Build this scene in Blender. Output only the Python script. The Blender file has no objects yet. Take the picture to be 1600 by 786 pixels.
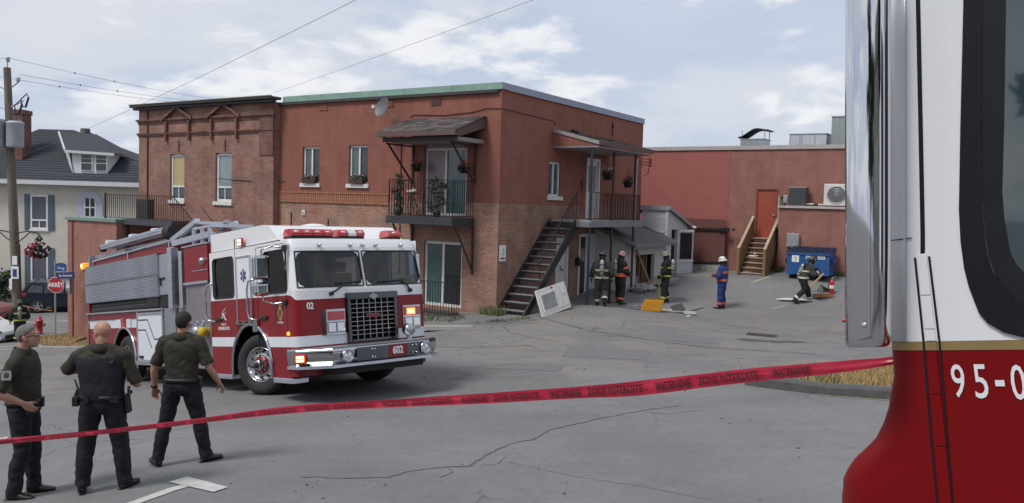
import bpy, math, random, time
import numpy as np
from mathutils import Vector, Matrix, noise
random.seed(7)
T0 = time.time()
S = bpy.context.scene
COL = S.collection
R = math.radians
# ------------------------------------------------------------------ camera
PITCH, ROLL = R(3.2214), R(1.6394)
cp, sp = math.cos(PITCH), math.sin(PITCH)
fw = Vector((0, cp, -sp)); up = Vector((0, sp, cp)); rt = Vector((1, 0, 0))
xr = rt*math.cos(ROLL) + up*math.sin(ROLL)
yu = -rt*math.sin(ROLL) + up*math.cos(ROLL)
cd = bpy.data.cameras.new('camera'); cam = bpy.data.objects.new('camera', cd); COL.objects.link(cam)
cd.sensor_width = 36; cd.lens = 36*1280/1600; cd.clip_end = 6000; cd.clip_start = 0.05
m = Matrix.Identity(4)
for i, v in enumerate((xr, yu, -fw)):
    for j in range(3): m[j][i] = v[j]
m[2][3] = 3.05
cam.matrix_world = m
S.camera = cam
# ------------------------------------------------------------------ light
SUN_DIR = Vector((-0.60, -0.46, 1.1)).normalized()       # towards the sun
el = math.asin(SUN_DIR.z); az = math.atan2(SUN_DIR.x, SUN_DIR.y)
sd = bpy.data.lights.new('sun', 'SUN'); sun = bpy.data.objects.new('sun', sd); COL.objects.link(sun)
sd.energy = 1.5; sd.angle = R(16); sd.color = (1, .955, .89)
sun.rotation_euler = (-SUN_DIR).to_track_quat('-Z', 'Y').to_euler()
sun.location = (-20, -10, 40)
W = bpy.data.worlds.new('World'); S.world = W; W.use_nodes = True
S.view_settings.view_transform = 'Standard'; S.view_settings.look = 'None'
S.view_settings.exposure = 0.75; S.view_settings.gamma = 1
def sky():
    t = W.node_tree; n = t.nodes; l = t.links
    bg = n['Background']; bg.inputs['Strength'].default_value = .1
    sk = n.new('ShaderNodeTexSky'); sk.sky_type = 'NISHITA'; sk.sun_disc = False
    sk.sun_elevation = el; sk.sun_rotation = az; sk.dust_density = 2.5; sk.air_density = 1.0
    tc = n.new('ShaderNodeTexCoord')
    mp = n.new('ShaderNodeMapping'); mp.inputs['Scale'].default_value = (2.3, 2.3, 6.0); mp.inputs['Location'].default_value = (3.1, .7, .35)
    l.new(tc.outputs['Generated'], mp.inputs['Vector'])
    def nz(scale, det, rough, dist=0.0, off=None):
        q = n.new('ShaderNodeTexNoise'); q.inputs['Scale'].default_value = scale; q.inputs['Detail'].default_value = det
        q.inputs['Roughness'].default_value = rough; q.inputs['Distortion'].default_value = dist
        if off:
            a = n.new('ShaderNodeVectorMath'); a.operation = 'ADD'; a.inputs[1].default_value = off
            l.new(mp.outputs[0], a.inputs[0]); l.new(a.outputs[0], q.inputs['Vector'])
        else: l.new(mp.outputs[0], q.inputs['Vector'])
        return q
    def ramp(src, pts):
        r = n.new('ShaderNodeValToRGB'); e = r.color_ramp.elements
        while len(e) < len(pts): e.new(.5)
        for k, (p, c) in zip(e, pts): k.position = p; k.color = (*c, 1) if len(c) == 3 else c
        r.color_ramp.interpolation = 'EASE'
        l.new(src, r.inputs[0]); return r
    def mix(f, a, b):
        x = n.new('ShaderNodeMix'); x.data_type = 'RGBA'
        for s, v in ((0, f), (6, a), (7, b)):
            if isinstance(v, tuple): x.inputs[s].default_value = (*v, 1)
            elif isinstance(v, float): x.inputs[s].default_value = v
            else: l.new(v, x.inputs[s])
        return x.outputs[2]
    # thin high veil over the blue, then blue-grey cloud bodies, then bright tops
    veil = mix(.8, sk.outputs[0], (3.85, 4.1, 4.75))
    body = ramp(nz(1.15, 5, .5, .3).outputs[0], [(.40, (0, 0, 0)), (.60, (.8, .8, .8))])
    c1 = mix(body.outputs[0], veil, (3.05, 3.55, 4.45))
    tops = ramp(nz(1.5, 8, .56, .25, (4.3, 2.2, 1.1)).outputs[0], [(.47, (0, 0, 0)), (.60, (.75, .75, .75)), (.72, (1, 1, 1))])
    c2 = mix(tops.outputs[0], c1, (4.15, 4.35, 4.75))
    edge = ramp(nz(2.6, 7, .55, .2, (1.3, 7.2, 3.1)).outputs[0], [(.50, (0, 0, 0)), (.62, (.9, .9, .9))])
    c3 = mix(edge.outputs[0], c2, (5.35, 5.4, 5.55))
    l.new(c3, bg.inputs['Color'])
sky()

# ------------------------------------------------------------------ terrain (a steep street falling to the left, a level yard)
YAW = R(32.378)
BO = (-0.45, 25.5, -0.33)                                  # ground corner of the brick building
def L2W(x, y, z=0):
    c, s = math.cos(YAW), math.sin(YAW)
    return (BO[0]+x*c+y*s, BO[1]-x*s+y*c, BO[2]+z)
PTS = [(-4.99,8.34,-.12),(-4.19,8.32,-.03),(-3.77,9.44,-.08),(-4.33,14.08,-.37),(-2.6,15.74,-.40),(-8.73,18.63,-1.25),(-7,20.3,-1.28),
 (-.45,25.5,-.36),(3.19,28.5,-.42),(3.8,28.53,-.3),(5.57,29.55,-.31),(7.53,29.19,-.42),(11,30.2,-.25),
 (-19.1,34,-3.17),(-23.6,39,-3.9),(-26,45,-3.75),(-45,52,-4.6),(-30,52,-3.9),(-14,52,-3.3),(0,52,0),(15,52,1.5),(40,52,2.5),
 (0,0,1.45),(3,2.5,1.35),(0,8,.0),(4,8,.15),(0,14,-.25),(5,14,-.12),(10,14,.1),(20,14,.4),(5,20,-.36),(12,22,-.3),(25,30,.5),
 (-10,8,-.7),(-20,10,-2.0),(-40,15,-3.8),(-15,0,-.6),(-30,0,-2.5),(15,0,1.4),(0,-15,2.6),(-15,27,-2.3),(-25,25,-3.2)]
for x,y,z in ((4.3,12.2,.83),(6.2,12.3,.78),(3.2,14,.75),(9,13,.85),(12,13,.9),(2.2,9,.42),(1.5,11,.6),(1.6,3.5,.12),(1.6,6.5,.3),(-2.2,-1.2,-.2),(-4,-1.5,-.45),(-10,-1,-1.3),(-14,-1.5,-1.95),(-17.5,-2.5,-2.6),(-21,-2.5,-2.95),(-21,3,-3.1)):
    PTS.append(L2W(x, y, z))
PTS = np.array(PTS, float)
def _k(r2): return np.where(r2 > 1e-9, r2*np.log(np.maximum(r2, 1e-9)), 0)
def _fit(P):
    n = len(P); D = ((P[:,None,:2]-P[None,:,:2])**2).sum(-1)
    Q = np.c_[np.ones(n), P[:,:2]]
    return np.linalg.solve(np.block([[_k(D)+np.eye(n), Q],[Q.T, np.zeros((3,3))]]), np.r_[P[:,2],0,0,0])
WT = _fit(PTS)
def HV(X, Y):
    X = np.clip(np.atleast_1d(np.asarray(X,float)),-48,40); Y = np.clip(np.atleast_1d(np.asarray(Y,float)),-15,55)
    D = (X[:,None]-PTS[:,0])**2+(Y[:,None]-PTS[:,1])**2
    return _k(D)@WT[:-3]+WT[-3]+WT[-2]*X+WT[-1]*Y
def H(x, y): return float(HV(x, y)[0])

# ------------------------------------------------------------------ materials
MATS = {}
def mat(name, col, rough=.6, metal=0., var=.12, vs=6., bump=0., bs=60., spec=.5, emit=None, es=1., coat=0., dirt=0., dirtcol=(.05,.045,.04), trans=0., stretch=None):
    """plain surface with a little grain: colour and roughness vary, optional fine relief, dirt blotches, clear coat"""
    if name in MATS: return MATS[name]
    M = bpy.data.materials.new(name); M.use_nodes = True; t = M.node_tree; n = t.nodes; l = t.links
    b = n['Principled BSDF']
    b.inputs['Roughness'].default_value = rough; b.inputs['Metallic'].default_value = metal
    b.inputs['Specular IOR Level'].default_value = spec
    if coat: b.inputs['Coat Weight'].default_value = coat; b.inputs['Coat Roughness'].default_value = .06
    if trans: b.inputs['Transmission Weight'].default_value = trans
    tc = n.new('ShaderNodeTexCoord'); src = tc.outputs['Object']
    if stretch:
        mp = n.new('ShaderNodeMapping'); mp.inputs['Scale'].default_value = stretch; l.new(src, mp.inputs[0]); src = mp.outputs[0]
    b.inputs['Base Color'].default_value = (*col, 1)
    if var:
        q = n.new('ShaderNodeTexNoise'); q.inputs['Scale'].default_value = vs; q.inputs['Detail'].default_value = 6; q.inputs['Roughness'].default_value = .65
        l.new(src, q.inputs['Vector'])
        r = n.new('ShaderNodeMapRange'); r.inputs[1].default_value = .25; r.inputs[2].default_value = .75
        r.inputs[3].default_value = 1-var; r.inputs[4].default_value = 1+var
        l.new(q.outputs[0], r.inputs[0])
        x = n.new('ShaderNodeMix'); x.data_type = 'RGBA'; x.blend_type = 'MULTIPLY'; x.inputs[0].default_value = 1
        x.inputs[6].default_value = (*col, 1); l.new(r.outputs[0], x.inputs[7]); out = x.outputs[2]
        if dirt:
            q2 = n.new('ShaderNodeTexNoise'); q2.inputs['Scale'].default_value = vs*.45; q2.inputs['Detail'].default_value = 8; q2.inputs['Roughness'].default_value = .7
            l.new(src, q2.inputs['Vector'])
            r2 = n.new('ShaderNodeMapRange'); r2.inputs[1].default_value = .5; r2.inputs[2].default_value = .72; r2.inputs[3].default_value = 0; r2.inputs[4].default_value = dirt
            l.new(q2.outputs[0], r2.inputs[0])
            y = n.new('ShaderNodeMix'); y.data_type = 'RGBA'; l.new(r2.outputs[0], y.inputs[0]); l.new(out, y.inputs[6]); y.inputs[7].default_value = (*dirtcol, 1)
            out = y.outputs[2]
        l.new(out, b.inputs['Base Color'])
        rr = n.new('ShaderNodeMapRange'); rr.inputs[1].default_value = .25; rr.inputs[2].default_value = .75
        rr.inputs[3].default_value = max(.02, rough*.85); rr.inputs[4].default_value = min(1, rough*1.15)
        l.new(q.outputs[0], rr.inputs[0]); l.new(rr.outputs[0], b.inputs['Roughness'])
    if bump:
        q3 = n.new('ShaderNodeTexNoise'); q3.inputs['Scale'].default_value = bs; q3.inputs['Detail'].default_value = 4
        l.new(src, q3.inputs['Vector'])
        bp = n.new('ShaderNodeBump'); bp.inputs['Strength'].default_value = bump; bp.inputs['Distance'].default_value = .01
        l.new(q3.outputs[0], bp.inputs['Height']); l.new(bp.outputs[0], b.inputs['Normal'])
    if emit:
        b.inputs['Emission Color'].default_value = (*emit, 1); b.inputs['Emission Strength'].default_value = es
    MATS[name] = M; return M
def brick(name, c1, c2, mortar, bias=0., var=.25, dirt=.0, painted=.0, paint=(.2,.06,.05), msize=.012, stain=None):
    M = bpy.data.materials.new(name); M.use_nodes = True; t = M.node_tree; n = t.nodes; l = t.links
    b = n['Principled BSDF']; b.inputs['Roughness'].default_value = .85; b.inputs['Specular IOR Level'].default_value = .25
    uv = n.new('ShaderNodeTexCoord')
    k = n.new('ShaderNodeTexBrick'); k.offset = .5
    k.inputs['Color1'].default_value = (*c1, 1); k.inputs['Color2'].default_value = (*c2, 1); k.inputs['Mortar'].default_value = (*mortar, 1)
    k.inputs['Scale'].default_value = 1; k.inputs['Brick Width'].default_value = .215; k.inputs['Row Height'].default_value = .072
    k.inputs['Mortar Size'].default_value = msize; k.inputs['Mortar Smooth'].default_value = .25; k.inputs['Bias'].default_value = bias
    l.new(uv.outputs['UV'], k.inputs['Vector'])
    def nz(s, d=6, r=.65):
        q = n.new('ShaderNodeTexNoise'); q.inputs['Scale'].default_value = s; q.inputs['Detail'].default_value = d; q.inputs['Roughness'].default_value = r
        l.new(uv.outputs['Object'], q.inputs['Vector']); return q.outputs[0]
    def mr(src, a, bb, c, d):
        q = n.new('ShaderNodeMapRange'); 
        for i, v in enumerate((a, bb, c, d)): q.inputs[i+1].default_value = v
        l.new(src, q.inputs[0]); return q.outputs[0]
    def mix(f, a, bb, mode='MIX'):
        x = n.new('ShaderNodeMix'); x.data_type = 'RGBA'; x.blend_type = mode
        for s, v in ((0, f), (6, a), (7, bb)):
            if isinstance(v, tuple): x.inputs[s].default_value = (*v, 1)
            elif isinstance(v, (float, int)): x.inputs[s].default_value = v
            else: l.new(v, x.inputs[s])
        return x.outputs[2]
    out = k.outputs['Color']
    if painted: out = mix(painted, out, paint)
    out = mix(1, out, mr(nz(1.3), .3, .7, 1-var, 1+var), 'MULTIPLY')
    out = mix(1, out, mr(nz(14, 4), .3, .7, 1-var*.6, 1+var*.6), 'MULTIPLY')
    mp = n.new('ShaderNodeMapping'); mp.inputs['Scale'].default_value = (2.6, 2.6, .16); l.new(uv.outputs['Object'], mp.inputs[0])
    sq = n.new('ShaderNodeTexNoise'); sq.inputs['Scale'].default_value = 1.6; sq.inputs['Detail'].default_value = 7; l.new(mp.outputs[0], sq.inputs['Vector'])
    out = mix(1, out, mr(sq.outputs[0], .32, .68, .94, 1.05), 'MULTIPLY')
    if dirt: out = mix(mr(nz(.8, 9, .72), .5, .68, 0, dirt), out, (.055, .045, .04))
    if stain: out = mix(mr(nz(2.3, 9, .75), .56, .7, 0, .55), out, stain)
    l.new(out, b.inputs['Base Color'])
    bp = n.new('ShaderNodeBump'); bp.inputs['Strength'].default_value = .55; bp.inputs['Distance'].default_value = .012; bp.invert = True
    l.new(k.outputs['Fac'], bp.inputs['Height']); l.new(bp.outputs[0], b.inputs['Normal'])
    MATS[name] = M; return M

# ------------------------------------------------------------------ mesh builder
class MB:
    def __init__(s, M=None): s.v = []; s.f = []; s.m = []; s.s = []; s.M = M
    def add(s, vs, fs, m=0, sm=False):
        o = len(s.v)
        if s.M is not None: vs = [s.M @ Vector(v) for v in vs]
        s.v += [tuple(v) for v in vs]
        for f in fs: s.f.append(tuple(i+o for i in f)); s.m.append(m); s.s.append(sm)
        return s
    def box(s, x0, x1, y0, y1, z0, z1, m=0):
        if x1 < x0: x0, x1 = x1, x0
        if y1 < y0: y0, y1 = y1, y0
        if z1 < z0: z0, z1 = z1, z0
        v = [(x,y,z) for z in (z0,z1) for y in (y0,y1) for x in (x0,x1)]
        return s.add(v, [(0,2,3,1),(4,5,7,6),(0,1,5,4),(2,6,7,3),(0,4,6,2),(1,3,7,5)], m)
    def obox(s, c, hx, hy, hz, rot=None, m=0):
        Q = rot.to_matrix() if hasattr(rot, 'to_matrix') else (rot or Matrix.Identity(3))
        c = Vector(c)
        v = [c + Q @ Vector((x*hx,y*hy,z*hz)) for z in (-1,1) for y in (-1,1) for x in (-1,1)]
        return s.add(v, [(0,2,3,1),(4,5,7,6),(0,1,5,4),(2,6,7,3),(0,4,6,2),(1,3,7,5)], m)
    def bar(s, p, q, w, h, m=0, upv=(0,0,1)):
        p = Vector(p); q = Vector(q); d = (q-p); L = d.length; d.normalize()
        u = Vector(upv)
        if abs(d.dot(u)) > .98: u = Vector((0,1,0))
        x = d.cross(u).normalized(); z = x.cross(d).normalized()
        Q = Matrix((x, d, z)).transposed()
        return s.obox((p+q)/2, w/2, L/2, h/2, Q, m)
    def quad(s, a, b, c, d, m=0): return s.add([a,b,c,d], [(0,1,2,3)], m)
    def prism(s, poly, a, b, ax='z', m=0, sm=False):
        """extrude a 2-D outline: ax z -> (x,y), ax y -> (x,z), ax x -> (y,z)"""
        def P(u, w, k): return {'z':(u,w,k), 'y':(u,k,w), 'x':(k,u,w)}[ax]
        n = len(poly); v = [P(u,w,a) for u,w in poly]+[P(u,w,b) for u,w in poly]
        s.add(v, [tuple(range(n))[::-1], tuple(range(n,2*n))], m)
        return s.add(v, [(i,(i+1)%n,n+(i+1)%n,n+i) for i in range(n)], m, sm)
    def tube(s, pts, r, n=8, m=0, caps=True, sm=True, ry=None, upv=None, e=2.0):
        """swept tube, r a number or one per point; ry gives an elliptic section (r along side, ry along up)"""
        pts = [Vector(p) for p in pts]; k = len(pts)
        rs = r if isinstance(r, (list, tuple)) else [r]*k
        rys = (ry if isinstance(ry, (list, tuple)) else [ry]*k) if ry is not None else rs
        vs = []; px = None
        for i, p in enumerate(pts):
            d = (pts[min(i+1,k-1)]-pts[max(i-1,0)]).normalized()
            if px is None:
                u = Vector(upv) if upv else (Vector((0,0,1)) if abs(d.z) < .95 else Vector((0,1,0)))
                x = d.cross(u).normalized()
            else: x = (px - d*px.dot(d)).normalized()
            px = x; y = x.cross(d).normalized()
            for j in range(n):
                a = 2*math.pi*j/n; ca, sa = math.cos(a), math.sin(a)
                if e != 2.0:
                    ca = math.copysign(abs(ca)**(2/e), ca); sa = math.copysign(abs(sa)**(2/e), sa)
                vs.append(p + x*(rs[i]*ca) + y*(rys[i]*sa))
        fs = [(i*n+j, i*n+(j+1)%n, (i+1)*n+(j+1)%n, (i+1)*n+j) for i in range(k-1) for j in range(n)]
        s.add(vs, fs, m, sm)
        if caps:
            s.add(vs[:n], [tuple(range(n))[::-1]], m); s.add(vs[-n:], [tuple(range(n))], m)     # caps keep their own corners so the sides shade cleanly
        return s
    def cyl(s, p, q, r, r2=None, n=16, m=0, caps=True): return s.tube([p, q], [r, r if r2 is None else r2], n, m, caps)
    def ball(s, c, r, ry=None, rz=None, nu=14, nv=10, m=0, rot=None):
        ry = r if ry is None else ry; rz = r if rz is None else rz
        Q = (rot.to_3x3() if isinstance(rot, Matrix) else rot.to_matrix()) if rot is not None else None
        vs = []
        for i in range(1, nv):
            t = math.pi*i/nv
            for j in range(nu):
                a = 2*math.pi*j/nu; v = Vector((r*math.sin(t)*math.cos(a), ry*math.sin(t)*math.sin(a), rz*math.cos(t)))
                vs.append(v)
        vs += [Vector((0,0,rz)), Vector((0,0,-rz))]
        if Q: vs = [Q @ v for v in vs]
        vs = [v+Vector(c) for v in vs]; T = len(vs)-2; B = T+1
        fs = [(i*nu+j, (i+1)*nu+j, (i+1)*nu+(j+1)%nu, i*nu+(j+1)%nu) for i in range(nv-2) for j in range(nu)]
        fs += [(T, j, (j+1)%nu) for j in range(nu)] + [(B, (nv-2)*nu+(j+1)%nu, (nv-2)*nu+j) for j in range(nu)]
        return s.add(vs, fs, m, True)
    def lathe(s, prof, c=(0,0,0), axis='z', n=24, m=0, sm=True, rot=None):
        """prof: (radius, height) list turned about an axis"""
        vs = []
        for r_, h in prof:
            for j in range(n):
                a = 2*math.pi*j/n; x, y = r_*math.cos(a), r_*math.sin(a)
                v = {'z':(x,y,h), 'y':(x,h,y), 'x':(h,x,y)}[axis]
                v = Vector(v)
                if rot is not None: v = rot @ v
                vs.append(v+Vector(c))
        k = len(prof)
        return s.add(vs, [(i*n+j, i*n+(j+1)%n, (i+1)*n+(j+1)%n, (i+1)*n+j) for i in range(k-1) for j in range(n)], m, sm)
    def rings(s, rings, m=0, sm=True, caps=True, closed=True):
        n = len(rings[0]); k = len(rings); vs = [p for r in rings for p in r]
        rng = n if closed else n-1
        s.add(vs, [(i*n+j, i*n+(j+1)%n, (i+1)*n+(j+1)%n, (i+1)*n+j) for i in range(k-1) for j in range(rng)], m, sm)
        if caps:
            s.add(vs[:n], [tuple(range(n))[::-1]], m); s.add(vs[-n:], [tuple(range(n))], m)     # caps keep their own corners so the sides shade cleanly
        return s
    def mesh(s, name, mats, off=None):
        me = bpy.data.meshes.new(name)
        V = np.array(s.v, float)
        if off is not None: V = V-np.array(off)
        me.from_pydata(V.tolist(), [], s.f)
        for k in (mats if isinstance(mats, (list, tuple)) else [mats]): me.materials.append(k)
        me.polygons.foreach_set('material_index', s.m); me.polygons.foreach_set('use_smooth', s.s)
        # box-projected UVs in metres (bricks, boards)
        uv = me.uv_layers.new(name='uv')
        nl = len(me.loops); vi = np.empty(nl, int); me.loops.foreach_get('vertex_index', vi)
        npol = len(me.polygons); tot = np.empty(npol, int); me.polygons.foreach_get('loop_total', tot)
        nr = np.empty(npol*3); me.polygons.foreach_get('normal', nr); nr = np.abs(nr.reshape(-1,3))
        ln = np.repeat(nr, tot, axis=0); P = np.array(s.v, float)[vi]
        UV = np.empty((nl,2)); top = (ln[:,2] > .75); xs = (ln[:,0] > ln[:,1]) & ~top; ys = ~xs & ~top
        UV[xs] = P[xs][:,[1,2]]; UV[ys] = P[ys][:,[0,2]]; UV[top] = P[top][:,[0,1]]
        uv.data.foreach_set('uv', UV.ravel())
        me.update(); return me
    def build(s, name, mats, parent=None, off=None, bev=0, seg=2, kind=None, label=None):
        o = bpy.data.objects.new(name, s.mesh(name, mats, off)); COL.objects.link(o)
        if parent is not None: o.parent = parent
        if bev:
            b = o.modifiers.new('bevel', 'BEVEL'); b.width = bev; b.segments = seg; b.limit_method = 'ANGLE'; b.angle_limit = R(35)
            o.data.polygons.foreach_set('use_smooth', [True]*len(o.data.polygons)) if False else None
            b.harden_normals = False
        if kind: o['kind'] = kind
        if label: o['label'] = label
        return o
def tag(o, label, cat, group=None):
    o['label'] = label; o['category'] = cat
    if group: o['group'] = group
    return o
def thing(name, label, cat, loc=(0,0,0), rot=(0,0,0), group=None):
    o = bpy.data.objects.new(name, None); COL.objects.link(o); o.empty_display_size = .2
    o.location = loc; o.rotation_euler = rot; return tag(o, label, cat, group)
def bthing(name, label, cat, base, group=None):
    """a thing standing at a point given in the building's own axes (x along the long front, y along the side)"""
    t = thing(name, label, cat, L2W(*base), (0,0,-YAW), group); t['base'] = base; return t
def dup(root, loc, rotz=None, label=None):
    r = root.copy(); COL.objects.link(r); r.location = loc
    if rotz is not None: r.rotation_euler = (r.rotation_euler[0], r.rotation_euler[1], rotz)
    if label: r['label'] = label
    for ch in list(root.children):
        c = ch.copy(); COL.objects.link(c); c.parent = r
        for g in ch.children:
            d = g.copy(); COL.objects.link(d); d.parent = c
    return r
def copy_part(o, parent, loc=None, rot=None, scale=None):
    c = o.copy(); COL.objects.link(c); c.parent = parent
    if loc is not None: c.location = loc
    if rot is not None: c.rotation_euler = rot
    if scale is not None: c.scale = scale
    return c
def struct(o): o['kind'] = 'structure'; return o
def text_mesh(name, txt, size, m, parent, mw, bold=0.0, ext=.002, sx=1.0, align='CENTER'):
    """lettering as a real mesh: a font outline turned into faces, placed by matrix mw"""
    cu = bpy.data.curves.new(name, 'FONT'); cu.body = txt; cu.size = size; cu.align_x = align; cu.align_y = 'CENTER'; cu.extrude = ext; cu.offset = bold
    cu.resolution_u = 3
    ob = bpy.data.objects.new(name, cu); COL.objects.link(ob)
    dg = bpy.context.evaluated_depsgraph_get(); me = bpy.data.meshes.new_from_object(ob.evaluated_get(dg))
    bpy.data.objects.remove(ob); bpy.data.curves.remove(cu)
    me.materials.clear(); me.materials.append(m)
    o = bpy.data.objects.new(name, me); COL.objects.link(o)
    if parent is not None: o.parent = parent
    o.matrix_local = mw @ Matrix.Diagonal((sx, 1, 1, 1)); return o
def frame(o, x, y):
    """matrix with origin o, text running along x, letter height along y"""
    x = Vector(x).normalized(); y = Vector(y); y = (y-x*y.dot(x)).normalized(); z = x.cross(y)
    mm = Matrix.Identity(4)
    for i, v in enumerate((x, y, z)):
        for j in range(3): mm[j][i] = v[j]
    for j in range(3): mm[j][3] = o[j]
    return mm
# ------------------------------------------------------------------ shared materials
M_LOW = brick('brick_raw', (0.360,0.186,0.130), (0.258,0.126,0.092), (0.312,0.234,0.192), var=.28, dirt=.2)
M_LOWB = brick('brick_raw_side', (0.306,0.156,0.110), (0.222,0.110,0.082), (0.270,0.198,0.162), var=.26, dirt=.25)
M_OLD = brick('brick_old', (0.294,0.154,0.118), (0.216,0.108,0.084), (0.258,0.174,0.144), var=.24, dirt=.25)
M_DARKB = brick('brick_sooty', (0.210,0.102,0.082), (0.144,0.070,0.060), (0.144,0.090,0.078), var=.25, dirt=.3)
M_UP = brick('brick_painted', (0.270,0.110,0.083), (0.240,0.096,0.072), (0.222,0.090,0.070), painted=.55, paint=(0.258,0.105,0.079), var=.12, dirt=.14)
M_REAR = brick('brick_rear', (0.282,0.130,0.106), (0.252,0.112,0.092), (0.288,0.156,0.130), painted=.35, paint=(0.294,0.130,0.108), var=.16, dirt=.16)
M_REARP = mat('rear_red_render', (0.319,0.112,0.099), .9, var=.1, vs=1.6, bump=.25, bs=45, spec=.2, dirt=.15, dirtcol=(0.224,0.090,0.078))
M_ANX = brick('brick_annex', (0.324,0.150,0.118), (0.258,0.118,0.094), (0.300,0.174,0.138), painted=.3, paint=(0.312,0.144,0.114), var=.2, dirt=.15)
M_SOLD = mat('soldier_brick', (0.328,0.147,0.093), .85, var=.28, vs=9, bump=.3, bs=40, spec=.2)
M_MORT = mat('mortar', (.15,.085,.065), .95, var=.2, vs=12)
M_WHITE = mat('white_vinyl', (.68,.69,.70), .45, var=.07, vs=5, dirt=.25, dirtcol=(.4,.39,.37))
M_SILL = mat('painted_sill', (.62,.62,.62), .7, var=.12, vs=9, dirt=.3, dirtcol=(.3,.29,.27))
M_BLACK = mat('black_paint', (.018,.018,.02), .5, var=.3, vs=12)
M_IRON = mat('wrought_iron', (.02,.017,.017), .55, .3, var=.3, vs=20)
M_RUSTIRON = mat('brown_iron', (.06,.032,.028), .65, .2, var=.35, vs=15)
M_COPPER = mat('verdigris_flashing', (.21,.34,.285), .6, .1, var=.22, vs=3, dirt=.5, dirtcol=(.12,.19,.16))
M_GREYFL = mat('grey_flashing', (.27,.29,.37), .5, .2, var=.1, vs=2, dirt=.25, dirtcol=(.16,.17,.22))
M_TAR = mat('roof_membrane', (.05,.05,.052), .95, var=.3, vs=2)
M_GLASS = mat('window_glass', (.045,.06,.068), .06, var=.35, vs=.9, spec=.9)
M_GLASSG = mat('green_reflection_glass', (.05,.105,.105), .06, var=.45, vs=1.1, spec=.9)  # greenish reflection put into the base colour of the panes
M_GLASSD = mat('dark_window_glass', (.02,.022,.026), .07, var=.4, vs=1.0, spec=.8)
M_CURT = mat('sheer_curtain', (.24,.19,.20), .35, var=.25, vs=3, stretch=(9,9,.6), spec=.7)
M_BLIND = mat('ochre_blind', (.40,.335,.16), .3, var=.12, vs=3, spec=.8)
M_BLINDG = mat('pale_curtain', (.20,.26,.28), .22, var=.2, vs=3, stretch=(6,6,.5), spec=.8)
M_SHING = mat('brown_shingle', (.075,.06,.058), .95, var=.35, vs=5, bump=.6, bs=50, dirt=.5, dirtcol=(.16,.13,.12))
M_FASC = mat('brown_fascia', (.115,.07,.066), .7, var=.15, vs=4, dirt=.3)
M_SOFF = mat('grey_soffit', (.26,.24,.24), .8, var=.1, vs=3, dirt=.3)
M_DECKB = mat('weathered_black_timber', (.032,.037,.042), .75, var=.35, vs=5, bump=.4, bs=30, stretch=(1,4,4), dirt=.3, dirtcol=(.09,.09,.09))
M_CONC = mat('concrete', (.33,.32,.30), .9, var=.16, vs=4, bump=.4, bs=60, dirt=.45, dirtcol=(.15,.14,.13))
M_GREYMET = mat('galvanised', (.42,.43,.44), .45, .7, var=.15, vs=8)
M_LEAF = mat('dark_leaf', (.022,.048,.02), .55, var=.5, vs=6)
M_LEAF2 = mat('grey_green_leaf', (.06,.085,.055), .55, var=.45, vs=6)
M_POT = mat('dark_pot', (.022,.02,.018), .6, var=.2)
M_REDF = mat('red_petal', (.42,.025,.02), .6, var=.3, vs=30)
M_PINKF = mat('pale_petal', (.6,.5,.45), .6, var=.3, vs=30)
M_PAPER = mat('white_sign', (.72,.73,.74), .5, var=.05)
M_INK = mat('sign_ink', (.03,.035,.06), .6, var=0)

def P_A(off): return lambda u, z, d: (u, off+d, z)
def P_B(off): return lambda u, z, d: (off-d, u, z)
def wall(mb, us, zs, opens, P, depth=.16, m=0, flip=False):
    """a wall sheet with real openings and reveals; opens = (u0,u1,z0,z1)"""
    U = sorted(set(list(us)+[v for o in opens for v in o[:2] if us[0] < v < us[-1]]))
    Z = sorted(set(list(zs)+[v for o in opens for v in o[2:] if zs[0] < v < zs[-1]]))
    q = (lambda a,b,c,d: mb.quad(d,c,b,a,m)) if flip else (lambda a,b,c,d: mb.quad(a,b,c,d,m))
    for i in range(len(U)-1):
        for j in range(len(Z)-1):
            uc, zc = (U[i]+U[i+1])/2, (Z[j]+Z[j+1])/2
            if any(o[0] < uc < o[1] and o[2] < zc < o[3] for o in opens): continue
            q(P(U[i],Z[j],0), P(U[i+1],Z[j],0), P(U[i+1],Z[j+1],0), P(U[i],Z[j+1],0))
    for a,b,c,d in opens:
        c2, d2 = max(c, zs[0]), min(d, zs[-1])
        if d2 <= c2: continue
        q(P(a,c2,0),P(a,d2,0),P(a,d2,depth),P(a,c2,depth)); q(P(b,d2,0),P(b,c2,0),P(b,c2,depth),P(b,d2,depth))
        if c >= zs[0]: q(P(b,c,0),P(a,c,0),P(a,c,depth),P(b,c,depth))
        if d <= zs[-1]: q(P(a,d,0),P(b,d,0),P(b,d,depth),P(a,d,depth))
def pbox(mb, P, u0, u1, z0, z1, d0, d1, m=0):
    a = P(u0, z0, d0); b = P(u1, z1, d1); mb.box(a[0],b[0],a[1],b[1],a[2],b[2],m)

BLD = thing('brick_building', 'two-storey brick corner building with red painted upper walls, green roof edge and balconies', 'building', BO, (0,0,-YAW))
PA, PF, PB = P_A(0), P_A(-.3), P_B(0)
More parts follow.
